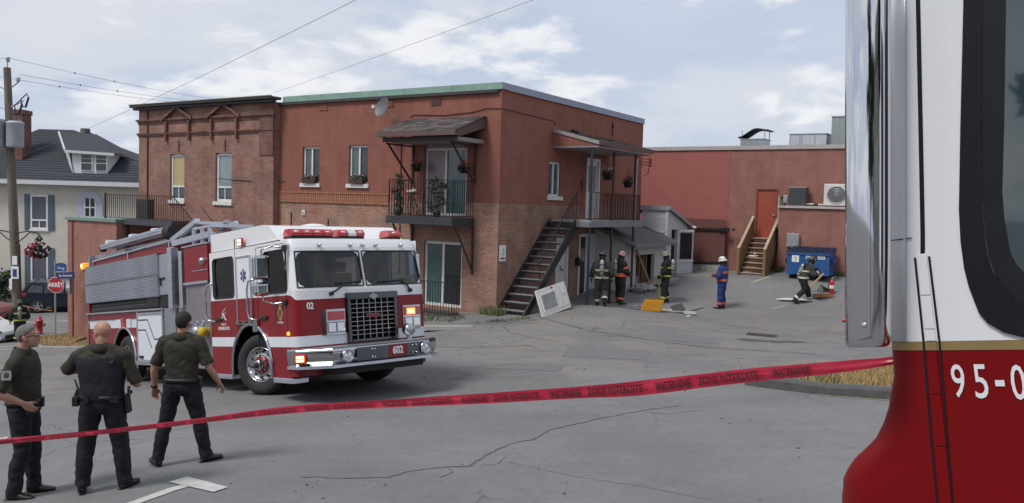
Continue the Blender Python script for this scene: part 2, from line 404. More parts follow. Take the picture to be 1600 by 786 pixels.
# openings
w3, w4 = (-8.66,-7.80,3.97,5.30), (-6.36,-5.46,3.97,5.32)
pd1, pd0 = (-2.98,-1.26,2.98,5.18), (-2.92,-1.36,.02,2.14)
wB, dB = (3.04,3.9,3.74,4.92), (5.82,6.9,2.98,5.22)
d1, d2 = (3.7,4.58,.1,2.32), (5.40,6.66,.12,2.40)
b = MB(); wall(b, (-9.87,0), (3.42,6.96), [w3,w4,pd1], PA); wall(b, (0,10.87), (3.42,6.96), [wB,dB], PB)
b.quad((0,10.87,-1),(-18.2,10.87,-1),(-18.2,10.87,6.96),(0,10.87,6.96)); b.build('painted_wall', M_UP, BLD)
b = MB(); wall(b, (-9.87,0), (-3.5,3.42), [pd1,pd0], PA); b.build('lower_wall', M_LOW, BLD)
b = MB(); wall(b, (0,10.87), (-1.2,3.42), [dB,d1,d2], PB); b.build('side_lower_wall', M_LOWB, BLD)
w1, w2 = (-16.06,-15.12,3.20,5.08), (-13.18,-12.22,3.20,5.10)
b = MB(); wall(b, (-18.2,-9.87), (-4.2,5.86), [w1,w2], PF)
b.quad((-18.2,10.87,-4.2),(-18.2,-.3,-4.2),(-18.2,-.3,6.96),(-18.2,10.87,6.96)); b.quad((-9.87,-.3,-4.2),(-9.87,0,-4.2),(-9.87,0,6.96),(-9.87,-.3,6.96))
b.build('front_wall', M_OLD, BLD)
b = MB(); wall(b, (-18.2,-9.87), (5.86,6.96), [], PF); b.build('frieze_wall', M_DARKB if False else M_OLD, BLD)
# roof: membrane, overhanging dark eave on the old part, green copper and grey flashing on the rest
b = MB(); b.box(-18.1,-.1,-.1,10.7,6.85,6.945); b.build('roof', M_TAR, BLD)
b = MB(); b.box(-18.42,-9.7,-.62,-.1,7.03,7.13); b.box(-18.34,-9.76,-.5,-.302,6.93,7.028); b.box(-18.42,-18.203,-.1,10.9,7.03,7.13); o = b.build('eave', M_BLACK, BLD, bev=.012)
b = MB(); b.box(-18.44,-9.68,-.64,-.58,7.133,7.16); b.build('eave_trim', mat('brass_trim', (.30,.25,.15), .5, .4, var=.2), BLD)
for k in range(5):
    x0, x1 = -9.69+k*1.95, -9.69+(k+1)*1.95-.006
    if k == 4: x1 = .045
    b = MB(); b.box(x0, x1, -.045, .25, 6.955, 7.16); b.box(x0, x1, -.06, -.046, 6.945, 6.985); b.build('copper_flashing', M_COPPER, BLD)
for k in range(4):
    y0, y1 = .252+k*2.66, .252+(k+1)*2.66-.006
    b = MB(); b.box(-.25, .045, y0, y1, 6.955, 7.16); b.box(.046, .06, y0, y1, 6.94, 6.975); b.build('grey_flashing', M_GREYFL, BLD)
b = MB(); b.box(.0455,.0475,-.045,.252,6.957,7.158); b.build('grey_flashing', M_GREYFL, BLD)
# cornice courses of the old part, with the two brick gablets and their pilaster strips
b = MB()
for z0, z1, p in ((6.40,6.47,.05),(6.47,6.54,.10),(6.33,6.40,.025),(5.86,5.92,.05),(5.92,5.97,.08),(5.80,5.86,.02)):
    b.box(-18.2-p*.9, -9.87+p*.9, -.3-p, -.301, z0, z1); b.box(-18.2-p*.9, -18.201, -.3, 3, z0, z1)
b.box(-10.62,-9.865,-.345,-.302,5.0,6.93)
b.build('cornice', M_DARKB, BLD)
for cx in (-15.5,-12.62):
    b = MB()
    for sx in (-1,1):
        b.box(cx+sx*.74-.05, cx+sx*.74+.05, -.42, -.303, 5.62, 6.42)
        b.bar((cx+sx*.98,-.40,6.46),(cx,-.40,6.98),.14,.075)
        b.bar((cx+sx*.98,-.43,6.53),(cx,-.43,7.0+.02),.05,.03)
    for k in range(4):
        h = .42*(1-k/4.3); b.box(cx-h, cx+h, -.335-.02*(k%2), -.304, 6.545+k*.095, 6.545+k*.095+.055)
    b.build('gablet', M_DARKB, BLD)
    b = MB(); b.box(cx-.035+.02, cx+.035+.02, -.34, -.303, 5.18, 5.62); b.build('keystone', M_DARKB, BLD)
# soldier course band: single bricks standing on end
sold = MB(); sold.box(-.0375,.0375,-.035,.03,-.145,.145); sme = sold.mesh('soldier_brick', M_SOLD)
b = MB(); b.box(-9.86,-4.45,-.012,.0,3.28,3.66); b.build('band_mortar', M_MORT, BLD)
for k in range(56):
    x = -9.80+k*.0955
    o = bpy.data.objects.new('brick', sme); COL.objects.link(o); o.parent = BLD
    o.location = (x, random.uniform(-.004,.004), 3.445+random.uniform(-.004,.004)); o.rotation_euler = (0, random.uniform(-.012,.012), 0)
for z in (3.61,3.275):
    b = MB()
    for k in range(25): b.box(-9.84+k*.2155, -9.84+k*.2155+.205, -.042-random.uniform(0,.006), .001, z, z+.058)
    b.build('band_header', M_SOLD, BLD)
# windows
def window(open_, P, kind, parent=BLD, arch=False, sill=True, pane=M_GLASS, dep=.10, fr=.06):
    u0,u1,z0,z1 = open_; f = MB(); d0, d1_ = dep-.02, dep+.06
    pbox(f,P,u0+.001,u0+fr,z0,z1-.001,d0,d1_); pbox(f,P,u1-fr,u1-.001,z0,z1-.001,d0,d1_)
    pbox(f,P,u0+fr,u1-fr,z1-fr,z1-.001,d0,d1_); pbox(f,P,u0+fr,u1-fr,z0,z0+fr,d0,d1_)
    parts = []
    if kind == 'slider': um = (u0+u1)/2; pbox(f,P,um-.035,um+.03,z0+fr,z1-fr,d0-.012,d1_-.002); parts = [(u0+fr,um-.035,z0+fr,z1-fr),(um+.03,u1-fr,z0+fr,z1-fr)]
    if kind == 'patio': um = (u0+u1)/2-.02; pbox(f,P,um-.04,um+.04,z0+fr,z1-fr,d0-.012,d1_-.002); parts = [(u0+fr,um-.04,z0+fr,z1-fr),(um+.04,u1-fr,z0+fr,z1-fr)]
    if kind == 'hung':
        zm = z0+(z1-z0)*.30; pbox(f,P,u0+fr,u1-fr,zm-.03,zm+.03,d0-.012,d1_-.002); um = (u0+u1)/2
        pbox(f,P,um-.018,um+.018,z0+fr,zm-.03,d0,d1_-.004)
        parts = [(u0+fr,u1-fr,zm+.03,z1-fr),(u0+fr,um-.018,z0+fr,zm-.03),(um+.018,u1-fr,z0+fr,zm-.03)]
    if kind == 'single': parts = [(u0+fr,u1-fr,z0+fr,z1-fr)]
    if arch:
        n = 9; w = (u1-u0)/2; c = (u0+u1)/2; rise = .13
        pts = [(c-w*math.cos(math.pi*k/n), z1-rise+rise*math.sin(math.pi*k/n)) for k in range(n+1)]
        for k in range(n):
            a, bb = pts[k], pts[k+1]
            f.add([P(a[0],a[1],.04),P(bb[0],bb[1],.04),P(bb[0],z1,.04),P(a[0],z1,.04)], [(0,1,2,3)], 1)
            f.add([P(a[0],a[1],.04),P(bb[0],bb[1],.04),P(bb[0],bb[1],dep+.02),P(a[0],a[1],dep+.02)], [(0,1,2,3)], 0)
            f.add([P(a[0]*.9+c*.1,a[1]-.05,dep-.025),P(bb[0]*.9+c*.1,bb[1]-.05,dep-.025),P(bb[0],bb[1],dep-.025),P(a[0],a[1],dep-.025)], [(0,1,2,3)], 0)
    W_ = f.build('window', [M_WHITE, M_OLD], parent)
    panes = pane if isinstance(pane, list) else [pane]*len(parts)
    for (a,bb,c,d), pm in zip(parts, panes):
        g = MB(); pbox(g,P,a+.001,bb-.001,c+.001,d-.001,dep+.012,dep+.03); g.build('pane', pm, W_)
    if sill:
        g = MB(); pbox(g,P,u0-.08,u1+.08,z0-.14,z0-.002,-.07,.09); g.build('sill', M_SILL, W_, bev=.01)
    return W_
window(w1, PF, 'hung', arch=True, pane=[M_BLIND, M_GLASS, M_GLASS], fr=.09)
window(w2, PF, 'hung', arch=True, pane=[M_BLINDG, M_GLASS, M_GLASS], fr=.10)
window(w3, PA, 'slider', pane=[M_GLASS, M_GLASSD], fr=.07); window(w4, PA, 'slider', pane=[M_GLASSG, M_GLASSD], fr=.07)
window(pd1, PA, 'patio', sill=False, pane=[M_CURT, M_GLASSG], fr=.085)
window(pd0, PA, 'patio', sill=False, pane=[M_GLASSG, M_GLASSD], fr=.085)
window(wB, PB, 'slider', pane=[M_GLASS, M_GLASSG], fr=.07)
b = MB(); pbox(b,PA,-2.86,-1.38,5.18,5.42,-.03,-.002); b.build('lintel_board', M_SOFF, BLD)
# side doors
def door(name, o, P, mats, half=False):
    u0,u1,z0,z1 = o; f = MB(); pbox(f,P,u0+.001,u0+.09,z0,z1,-.03,.12); pbox(f,P,u1-.09,u1-.001,z0,z1,-.03,.12); pbox(f,P,u0+.09,u1-.09,z1-.09,z1-.001,-.03,.12)
    D = f.build(name, M_WHITE, BLD); g = MB(); pbox(g,P,u0+.09,u1-.09,z0,z1-.09,.07,.11); g.build('leaf', mats, D); return D
D = door('door', dB, PB, M_WHITE)
b = MB(); pbox(b,PB,6.0,6.72,3.95,4.95,.06,.068); b.build('pane', M_BLINDG, D)
b = MB(); pbox(b,PB,6.02,6.7,3.15,3.8,.058,.068); b.build('door_panel', M_SILL, D, bev=.01)
D = door('door', d1, PB, M_WHITE)
# curled ironwork on the low white door, as seen through the steps
b = MB()
b.tube([(.02-.0, 4.12+.12*math.sin(a)*(1-.25*a/6), 1.16+.055*a+.10*math.cos(a)-.1) for a in [k*.35 for k in range(14)]], .014, 6); b.build('scroll', M_IRON, D)
b = MB(); pbox(b,PB,3.8,4.48,.55,1.75,.055,.069); b.build('door_panel', M_SILL, D)
D = door('door', d2, PB, M_WHITE)
b = MB(); pbox(b,PB,5.5,5.98,.14,2.28,.03,.06); b.build('screen', M_GLASSD, D)
b = MB(); pbox(b,PB,5.53,5.95,1.38,1.86,.022,.029); b.build('pane', mat('reflecting_pane', (.30,.19,.15), .12, var=.2, spec=.9), D)
b = MB(); pbox(b,PB,6.02,6.5,.14,2.28,.02,.06); b.build('door_panel', M_SILL, D, bev=.01)
b = MB(); b.box(.002,.10,6.74,7.0,.05,2.6); b.build('pilaster', M_LOW, BLD)
b = MB(); b.box(.001,.16,5.16,5.34,1.25,1.52); b.tube([(.08,5.25,1.52),(.08,5.25,1.6)],.03,8); b.build('mailbox', M_BLACK, BLD, bev=.01)
b = MB(); b.box(.001,.06,5.42,5.6,4.0,4.4); b.build('junction_box', mat('rust_box', (.12,.05,.04), .7), BLD)
# vents, meter, lamp, wires that run on the wall
for x, z in ((-7.63,6.70),(-4.55,6.70),(-2.55,6.68)):
    b = MB(); b.box(x-.2,x+.2,-.012,-.001,z-.12,z+.1)
    v = b.build('vent', M_MORT, BLD)
    b = MB()
    for k in range(4): b.box(x-.2,x+.2,-.03,-.013,z-.11+k*.055,z-.085+k*.055)
    b.build('slat', M_SOLD if x < -3 else M_FASC, v)
b = MB(); b.box(-8.62,-8.46,-.05,-.001,2.80,2.99); b.build('outlet_box', M_SILL, BLD, bev=.01)
b = MB(); b.box(-8.58,-8.50,-.058,-.051,2.84,2.92); b.build('outlet_cover', M_SOFF, BLD)
def wire(pts, r=.012, m=M_RUSTIRON, parent=BLD, name='cable'):
    b = MB(); b.tube(pts, r, 5); return b.build(name, m, parent)
wire([(-3.6,-.02,6.2),(-3.5,-.02,6.28),(-2.2,-.02,6.22),(-1.1,-.02,6.28),(-.55,-.02,6.38),(-.02,-.02,6.36),(.02,.02,6.36),(.02,1.6,6.33),(.02,3.2,6.3),(.02,3.4,6.2)])
wire([(.02,7.0,5.95),(.02,8.2,6.02),(.02,9.6,5.9),(.02,10.2,5.85),(.02,10.22,5.3)])
wire([(-3.95,-.02,6.1),(-3.97,-.02,4.5),(-3.95,-.02,1.0)],.018)
wire([(-9.6,-.02,4.05),(-11.2,-.32,4.02),(-13,-.32,4.1)],.014); wire([(-9.2,-.02,2.9),(-9.2,-.02,2.0)],.02); wire([(-7.3,-.02,2.7),(-7.3,-.02,1.9)],.02)
wire([(-17.55,-.33,6.9),(-17.55,-.33,2.4)],.03, name='downpipe'); wire([(-14.0,-.32,2.95),(-12.9,-.32,2.1),(-12.3,-.32,1.3)],.02)
b = MB(); b.box(.001,.10,4.55,4.85,6.02,6.14); b.tube([(.1,4.7,6.08),(.22,4.7,6.03)],.05,8); b.build('floodlight', M_BLACK, BLD, bev=.01)
b = MB(); b.tube([(.02,7.85,6.75),(.05,7.85,6.2)],.02,6); b.ball((.04,7.85,6.55),.05); b.build('mast_bracket', M_IRON, BLD)
b = MB()
b.tube([(.05,10.2,5.45),(.05,10.2,1.9)],.05,8); b.build('downpipe', M_GREYMET, BLD)
b = MB()
for k in range(3): b.tube([(.0,10.8,5.5-.12*k),(.32,11.0,5.45-.12*k)],.015,6); b.ball((.34,11.01,5.45-.12*k),.045,nu=8,nv=6)
b.tube([(.3,10.98,5.55),(.26,10.95,4.9),(.1,10.9,4.8)],.018,6); b.build('cable_bracket', M_IRON, BLD)
# little arrow sign near the corner
b = MB(); b.box(.002,.025,.08,.44,1.62,2.12); sg = b.build('sign', M_PAPER, BLD)
b = MB(); b.box(.026,.028,.14,.39,1.68,1.73); b.tube([(.027,.24,2.0),(.027,.32,1.98),(.027,.32,1.9),(.027,.26,1.86),(.027,.26,1.80)],.011,6); b.build('symbol', M_INK, sg)

# ------------------------------------------------------------------ annex at the far left of the front
AX = bthing('brick_annex', 'low red brick annex with green capping behind the stop sign', 'annex', (-19.2,-1.8,-3.0))
o0 = AX['base']
b = MB(); b.box(-21,-17.4,-1.8,-.31,-3.9,2.22); b.box(-21,-18.45,-.309,5,-3.9,2.22); b.build('wall', M_ANX, AX, off=o0)
b = MB(); b.box(-20.62,-20.54,-1.84,-1.801,-3.6,2.2); b.build('downpipe', mat('red_pipe', (.13,.045,.036), .7), AX, off=o0)
b = MB(); b.box(-21.08,-17.36,-1.88,-.305,2.223,2.36); b.box(-21.08,-18.45,-.3,5.05,2.223,2.36); b.build('capping', mat('green_capping', (.16,.24,.21), .6, var=.2), AX, off=o0, bev=.01)
# iron terrace and steps along the old part
TR = bthing('iron_terrace', 'black iron terrace with railing and steps over the annex by the old brick front', 'terrace', (-16.5,-1.4,-2))
o0 = TR['base']
b = MB(); b.box(-17.35,-14.1,-1.55,-.31,2.34,2.38); b.box(-17.35,-14.1,-1.58,-1.5,2.16,2.34); b.build('deck', mat('slate_paint', (.05,.055,.065), .6), TR, off=o0)
b = MB()
pts = [(-18.6,-1.55),(-14.1,-1.55)]
for x in np.arange(-18.6,-14.05,.145): b.box(x-.009,x+.009,-1.559,-1.541,2.42,3.34)
b.box(-18.6,-14.1,-1.565,-1.535,3.34,3.37); b.box(-18.6,-14.1,-1.563,-1.537,2.40,2.43); b.box(-18.63,-18.57,-1.58,-1.52,2.36,3.42)
for x in np.arange(-14.0,-12.9,.145):
    zt = 3.34-(x+14.0)*.75; b.box(x-.009,x+.009,-1.559,-1.541,zt-1.0,zt)
b.bar((-14.1,-1.55,3.36),(-12.9,-1.55,2.5),.03,.03); o = b.build('railing', M_RUSTIRON, TR, off=o0)
b = MB()
for k in range(6): b.box(-14.05+k*.22,-13.8+k*.22,-1.5,-.4,2.28-k*.2,2.31-k*.2)
b.bar((-14.1,-1.52,2.25),(-12.6,-1.52,.85),.04,.2); b.bar((-14.1,-.36,2.25),(-12.6,-.36,.85),.04,.2); b.build('steps', M_BLACK, TR, off=o0)
b = MB(); b.box(-17.0,-16.2,-1.2,-.9,2.4,3.2); b.build('cabinet', mat('dark_box', (.04,.04,.045), .7), TR, off=o0)
b = MB()
for x in (-17.2,-14.2): b.box(x-.05,x+.05,-1.5,-1.4,-2.4,2.16)
b.build('post', M_BLACK, TR, off=o0)

# ------------------------------------------------------------------ balcony over the patio door, its canopy, and the low slab below
BC = bthing('balcony', 'small black timber balcony with iron railing on the front wall near the corner', 'balcony', (-2.2,0,2.7))
o0 = BC['base']
b = MB(); b.box(-3.55,-.95,-1.14,-.003,2.86,2.95); b.build('deck', M_DECKB, BC, off=o0)
b = MB(); b.box(-3.58,-.92,-1.18,-1.141,2.70,2.95); b.box(-.949,-.91,-1.14,-.003,2.70,2.95); b.box(-3.59,-3.551,-1.14,-.003,2.70,2.95); b.build('fascia', M_DECKB, BC, off=o0, bev=.006)
for x in (-3.42,-.94):
    b = MB(); b.box(x-.03,x+.03,-.06,-.004,1.15,2.69); b.bar((x,-.04,1.3),(x,-1.0,2.68),.045,.045); b.build('bracket', M_RUSTIRON, BC, off=o0)
b = MB()
def rail_run(b, p, q, z0, z1, step=.115, r=.008, zz=0):
    p = Vector(p); q = Vector(q); L = (q-p).length; n = max(2, int(L/step))
    for k in range(n+1):
        c = p.lerp(q, k/n); b.box(c.x-r,c.x+r,c.y-r,c.y+r,z0+zz*(k/n),z1+zz*(k/n))
    for z in (z0+.04, z1): b.bar((p.x,p.y,z),(q.x,q.y,z+zz),.03,.022)
rail_run(b,(-3.52,-1.1),(-.97,-1.1),2.96,4.1); rail_run(b,(-3.52,-1.08),(-3.52,-.03),2.96,4.1); rail_run(b,(-.97,-1.08),(-.97,-.03),2.96,4.1)
b.build('railing', M_IRON, BC, off=o0)
CN = bthing('shingled_canopy', 'brown shingled canopy on iron brackets above the balcony', 'canopy', (-2.1,0,5.4))
o0 = CN['base']
def slope(x0,x1,y0,z0,y1,z1,th): # roof slab from wall line (y0,z0) to eave (y1,z1)
    return [(x0,y0,z0),(x1,y0,z0),(x1,y1,z1),(x0,y1,z1),(x0,y0,z0-th),(x1,y0,z0-th),(x1,y1,z1-th),(x0,y1,z1-th)]
HX = [(0,3,2,1),(4,5,6,7),(0,1,5,4),(1,2,6,5),(2,3,7,6),(3,0,4,7)]
xa, xb = -3.62, -.56
b = MB(); b.add(slope(xa,xb,-.004,6.14,-1.6,5.56,.05), HX); b.build('roof_deck', M_FASC, CN, off=o0)
b = MB()
nrow = 11
for r_ in range(nrow):
    t0, t1 = r_/nrow, min(1, (r_+1.25)/nrow); x = xa-.03-(.15 if r_%2 else 0)
    while x < xb+.03:
        w = .29+random.uniform(-.03,.03); a, c = max(x,xa-.03), min(x+w,xb+.03)
        if c-a > .03:
            L = lambda t, k: (-.004-1.62*t-.02, 6.145-.585*t+k)
            lift = .016+random.uniform(0,.008)
            b.add([(a,*L(t0,.004)),(c,*L(t0,.004)),(c,*L(t1,lift)),(a,*L(t1,lift)),(c,*L(t1,.002)),(a,*L(t1,.002))], [(0,3,2,1),(3,5,4,2)], random.choice((0,0,0,1,1,2)))
        x += w+.006
sh = [M_SHING, mat('dark_shingle',(.045,.038,.04),.95,var=.3,vs=7,bump=.6,bs=50), mat('pale_shingle',(.125,.10,.095),.95,var=.3,vs=9,bump=.6,bs=50)]
b.build('shingles', sh, CN, off=o0, kind='stuff')
b = MB(); b.box(xa-.02,xb+.02,-1.66,-1.601,5.42,5.56); b.build('eave_board', M_FASC, CN, off=o0)
for x in (xa+.001,xb-.031):
    b = MB(); b.prism([(-.004,6.08),(-1.6,5.5),(-1.6,5.42),(-1.3,5.42),(-.004,5.78)], x, x+.03, 'x'); b.build('gable_board', M_FASC, CN, off=o0)
b = MB(); b.box(-3.42,-.62,-1.42,-.005,5.28,5.4); b.build('soffit', M_SOFF, CN, off=o0)
b = MB(); b.box(-3.5,-.6,-1.48,-1.421,5.26,5.41); b.build('beam', mat('dark_brown_wood',(.045,.03,.028),.7), CN, off=o0)
for x in (-3.45,-.92):
    b = MB(); b.box(x-.03,x+.03,-.06,-.004,4.0,5.27); b.bar((x,-.05,4.06),(x,-1.3,5.25),.05,.05); b.bar((x,-.05,5.23),(x,-1.35,5.23),.05,.05); b.build('bracket', M_RUSTIRON, CN, off=o0)
# leaves helper for pots
def leaf_cloud(b, c, r, n, size, m=0, rz=None, drop=0):
    rz = rz or r
    for k in range(n):
        v = Vector((random.gauss(0,1),random.gauss(0,1),random.gauss(0,1))).normalized()*(random.random()**.45)
        p = Vector(c)+Vector((v.x*r,v.y*r,v.z*rz-drop*random.random()))
        d = Vector((random.gauss(0,1),random.gauss(0,1),random.gauss(.3,.7))).normalized(); u = d.orthogonal().normalized(); w = d.cross(u)
        s_ = size*random.uniform(.6,1.3)
        b.add([p-d*s_*.5, p+u*s_*.28, p+d*s_*.6, p-u*s_*.28+w*s_*.1], [(0,1,2,3)], m if not isinstance(m, (list,tuple)) else random.choice(m))
def hanging_basket(name, label, base, flow, wallhook=None, scale=1):
    t = bthing(name, label, 'flower basket', base, 'hanging flower baskets'); s_ = scale
    b = MB(); b.lathe([(.001,-.2*s_),(.11*s_,-.2*s_),(.17*s_,0),(.18*s_,.0),(.16*s_,-.01),(.001,-.02)], n=14); b.build('pot', M_POT, t)
    b = MB()
    for k in range(3):
        a = k*2.1; b.tube([(.17*s_*math.cos(a),.17*s_*math.sin(a),0),(0,0,.42*s_)],.006,5)
    b.tube([(0,0,.42*s_),(0,0,.5*s_)],.008,5); b.build('hanger', M_IRON, t)
    b = MB(); leaf_cloud(b,(0,0,.04*s_),.2*s_,110,.09,[0,1],.13*s_,.1)
    for k in range(26):
        v = Vector((random.gauss(0,.1),random.gauss(0,.1),random.uniform(.05,.2)))*s_; b.ball(v,.022*s_,nu=5,nv=4,m=2)
    b.build('plant', [M_LEAF, M_LEAF2, flow], t); return t
hanging_basket('hanging_basket', 'hanging basket with red flowers left of the balcony door', (-3.08,-.3,4.6), M_REDF)
hanging_basket('hanging_basket', 'hanging basket with red flowers right of the balcony door', (-1.18,-.3,4.55), M_REDF)
hanging_basket('hanging_basket', 'hanging basket of grey green leaves beside the porch door', (.95,5.65,4.62), M_PINKF, scale=1.15)
hanging_basket('hanging_basket', 'dark hanging pot with sparse plant at the far end of the porch', (.9,7.55,4.40), M_LEAF2, scale=1.1)
for x, lab in ((-8.23,'brown window box of flowers on the left of the two upper sliding windows'),(-5.91,'brown window box of flowers on the upper window nearest the dish')):
    t = bthing('window_box', lab, 'window box', (x,-.06,3.98), 'window boxes')
    b = MB(); b.prism([(-.3,0),(.3,0),(.34,.17),(-.34,.17)], -.08, .08, 'y'); b.build('box', mat('brown_planter',(.055,.03,.022),.7), t)
    b = MB(); leaf_cloud(b,(0,0,.2),.12,70,.08,[0,1],.08)
    for k in range(-3,4): leaf_cloud(b,(k*.1,0,.2),.08,14,.08,[0,1],.1)
    for k in range(16): b.ball((random.uniform(-.3,.3),random.uniform(-.08,.06),random.uniform(.2,.34)),.022,nu=5,nv=4,m=2)
    b.build('plant', [M_LEAF, M_LEAF2, mat('salmon_petal',(.45,.2,.15),.6)], t)
# balcony things: two climbing plants, table, chair, cat-white cushion
for x, h, lab, n in ((-3.33,1.35,'tall leafy plant on a frame at the left corner of the balcony',260),(-1.78,1.2,'dark climbing plant in front of the balcony door',420)):
    t = bthing('potted_plant', lab, 'plant', (x,-.85,2.953))
    b = MB(); b.lathe([(.001,0),(.1,0),(.14,.22),(.12,.22),(.001,.2)], n=12); b.build('pot', M_POT, t)
    b = MB(); b.tube([(0,0,.2),(.03,.02,h*.6),(-.02,0,h)],.012,5); b.tube([(.05,0,.2),(.12,0,h*.8)],.008,5); b.build('stem', mat('stem',(.06,.05,.03),.8), t)
    b = MB()
    for k in range(7): leaf_cloud(b,(random.uniform(-.12,.12)+(.16 if n>300 and k%2 else 0),random.uniform(-.1,.1),.3+k*(h-.25)/7),.15 if n<300 else .2,n//7,.09,[0,1,0],.14)
    b.build('foliage', [M_LEAF, M_LEAF2], t)
t = bthing('bistro_table', 'small dark table with a folded white cloth on the balcony', 'table', (-2.86,-.75,2.953))
b = MB(); b.cyl((0,0,.70),(0,0,.725),.28,n=20); b.build('top', M_RUSTIRON, t)
for k in range(4):
    a = k*1.57+.6; b = MB(); b.tube([(.05*math.cos(a),.05*math.sin(a),.7),(.24*math.cos(a+.4),.24*math.sin(a+.4),0)],.012,6); b.build('leg', M_RUSTIRON, t)
t = bthing('cloth', 'white cloth bundle lying on the balcony table', 'cloth', (-2.88,-.78,3.679))
b = MB(); b.ball((0,0,.05),.2,.13,.055); b.ball((.1,.03,.07),.1,.1,.07); o = b.build('bundle', mat('white_cloth',(.6,.6,.58),.9,bump=.5,bs=20), t)
t = bthing('iron_chair', 'slender iron chair behind the railing beside the balcony table', 'chair', (-2.4,-.7,2.953))
b = MB(); b.cyl((0,0,.43),(0,0,.45),.19,n=16); b.build('seat', M_IRON, t)
for sx,sy in ((-1,-1),(1,-1),(1,1),(-1,1)): b = MB(); b.tube([(sx*.13,sy*.13,.43),(sx*.18,sy*.18,0)],.011,6); b.build('leg', M_IRON, t)
b = MB(); b.tube([(-.16,.15,.45),(-.17,.19,.8),(0,.2,.93),(.17,.19,.8),(.16,.15,.45)],.011,6); b.build('backrest', M_IRON, t)
# satellite dish on the wall left of the canopy
t = bthing('satellite_dish', 'grey satellite dish tilted on an arm beside the canopy', 'satellite dish', (-3.95,-.1,6.05))
dn = Vector((-.22,-.92,.32)).normalized(); Q = dn.to_track_quat('Z','Y').to_matrix()
dc = Vector((-.38,-.42,.42))
b = MB(); b.lathe([(.001,0),(.12,.012),(.24,.045),(.33,.09),(.345,.097),(.33,.083),(.24,.035),(.12,.002),(.002,-.01)], c=dc, n=28, rot=Q); b.build('reflector', mat('dish_mesh',(.13,.13,.135),.5,.3,var=.2), t)
b = MB(); b.tube([dc-dn*.02, Vector((-.12,-.3,.2)), Vector((-.02,-.12,0)), Vector((0,.09,-.1))],.025,8); b.build('mast', M_GREYMET, t)
b = MB(); tip = dc+dn*.42+Vector((0,0,-.12)); b.tube([dc+Vector((.05,-.05,-.3)), tip],.016,6); b.obox(tip,.05,.05,.05); b.build('feed_arm', M_SILL, t)
# low landing in front of the ground-floor patio door
LS = bthing('patio_landing', 'low timber landing with iron railing under the ground-floor patio door', 'landing', (-1.6,-.5,-.3))
o0 = LS['base']
b = MB(); b.box(-3.3,-.55,-1.02,-.004,-.22,-.09); b.build('slab', mat('grey_boards',(.07,.062,.06),.8,var=.3), LS, off=o0, bev=.01)
b = MB(); b.box(-3.2,-.6,-.95,-.05,-.75,-.221); b.build('footing', M_BLACK, LS, off=o0)
b = MB(); rail_run(b,(-3.25,-.98),(-1.0,-.98),-.09,.92,.105,.008); rail_run(b,(-1.0,-.96),(-1.0,-.62),-.09,.92,.105,.008); b.build('railing', M_IRON, LS, off=o0)

# ------------------------------------------------------------------ porch on the side wall with its stair
PO = bthing('side_porch', 'upper porch with lean-to roof on thin iron posts along the side wall', 'porch', (.8,5,0))
o0 = PO['base']
b = MB(); b.box(.004,1.55,3.2,7.55,2.87,2.95); b.build('deck', M_CONC, PO, off=o0)
b = MB(); b.box(1.551,1.59,3.2,7.58,2.72,2.95); b.box(.004,1.55,7.551,7.59,2.72,2.95); b.box(.004,1.55,3.16,3.199,2.72,2.90); b.build('edge_beam', mat('grey_blue_paint',(.19,.20,.22),.6,dirt=.4), PO, off=o0)
b = MB()
for y in (3.5,5,6.5): b.box(.01,1.5,y-.05,y+.05,2.7,2.869)
b.build('joist', M_BLACK, PO, off=o0)
for y, m_ in ((3.28,mat('blue_black_paint',(.02,.03,.05),.5)),(5.0,M_RUSTIRON),(6.85,M_RUSTIRON)):
    b = MB(); zb = H(*L2W(1.5,y)[:2])-BO[2]; b.tube([(1.5,y,zb-.02),(1.5,y,5.36)],.045,10); b.cyl((1.5,y,zb),(1.5,y,zb+.03),.09); b.build('post', m_, PO, off=o0)
b = MB(); rail_run(b,(1.5,3.3),(1.5,7.4),2.96,3.9,.11,.008); rail_run(b,(1.48,7.4),(.03,7.4),2.96,3.9,.11,.008); b.build('railing', M_RUSTIRON, PO, off=o0)
b = MB(); rf = [(.004,6.02),(1.75,5.60)]
b.add([(.004,3.25,6.03),(1.78,3.25,5.6),(1.78,7.75,5.6),(.004,7.75,6.03),(.004,3.25,5.97),(1.78,3.25,5.54),(1.78,7.75,5.54),(.004,7.75,5.97)], [(0,1,2,3),(7,6,5,4),(0,4,5,1),(1,5,6,2),(2,6,7,3),(3,7,4,0)]); b.build('roof', M_SHING, PO, off=o0)
b = MB()
for r_ in range(10):
    t0,t1 = r_/10,(r_+1.1)/10; y = 3.22-(.15 if r_%2 else 0)
    while y < 7.78:
        w = .3; a, c = max(3.22,y), min(7.78,y+w); L = lambda t,k: (.004+1.8*t, 6.035-.435*t+k); lf = .014+random.uniform(0,.008)
        if c-a > .03:
            p0,p1,q1 = L(t0,.004),L(min(1,t1),lf),L(min(1,t1),.001)
            b.add([(p0[0],a,p0[1]),(p1[0],a,p1[1]),(p1[0],c,p1[1]),(p0[0],c,p0[1]),(q1[0],a,q1[1]),(q1[0],c,q1[1])],[(0,1,2,3),(1,4,5,2)],random.choice((0,0,1,2)))
        y += w+.006
b.build('shingles', sh, PO, off=o0, kind='stuff')
b = MB(); b.box(1.781,1.83,3.2,7.8,5.46,5.62); b.build('gutter', M_FASC, PO, off=o0, bev=.01)
b = MB(); b.bar((.004,3.235,5.99),(1.82,3.235,5.53),.03,.12); b.build('rake_board', mat('grey_rake',(.30,.29,.29),.7,dirt=.3), PO, off=o0)
b = MB(); b.prism([(.004,5.95),(1.75,5.53),(1.75,5.44),(.004,5.44)],3.255,3.28,'y'); b.build('gable_panel', M_UP, PO, off=o0)
b = MB(); b.box(.004,1.76,3.26,7.7,5.39,5.438); b.build('soffit', M_SOFF, PO, off=o0)

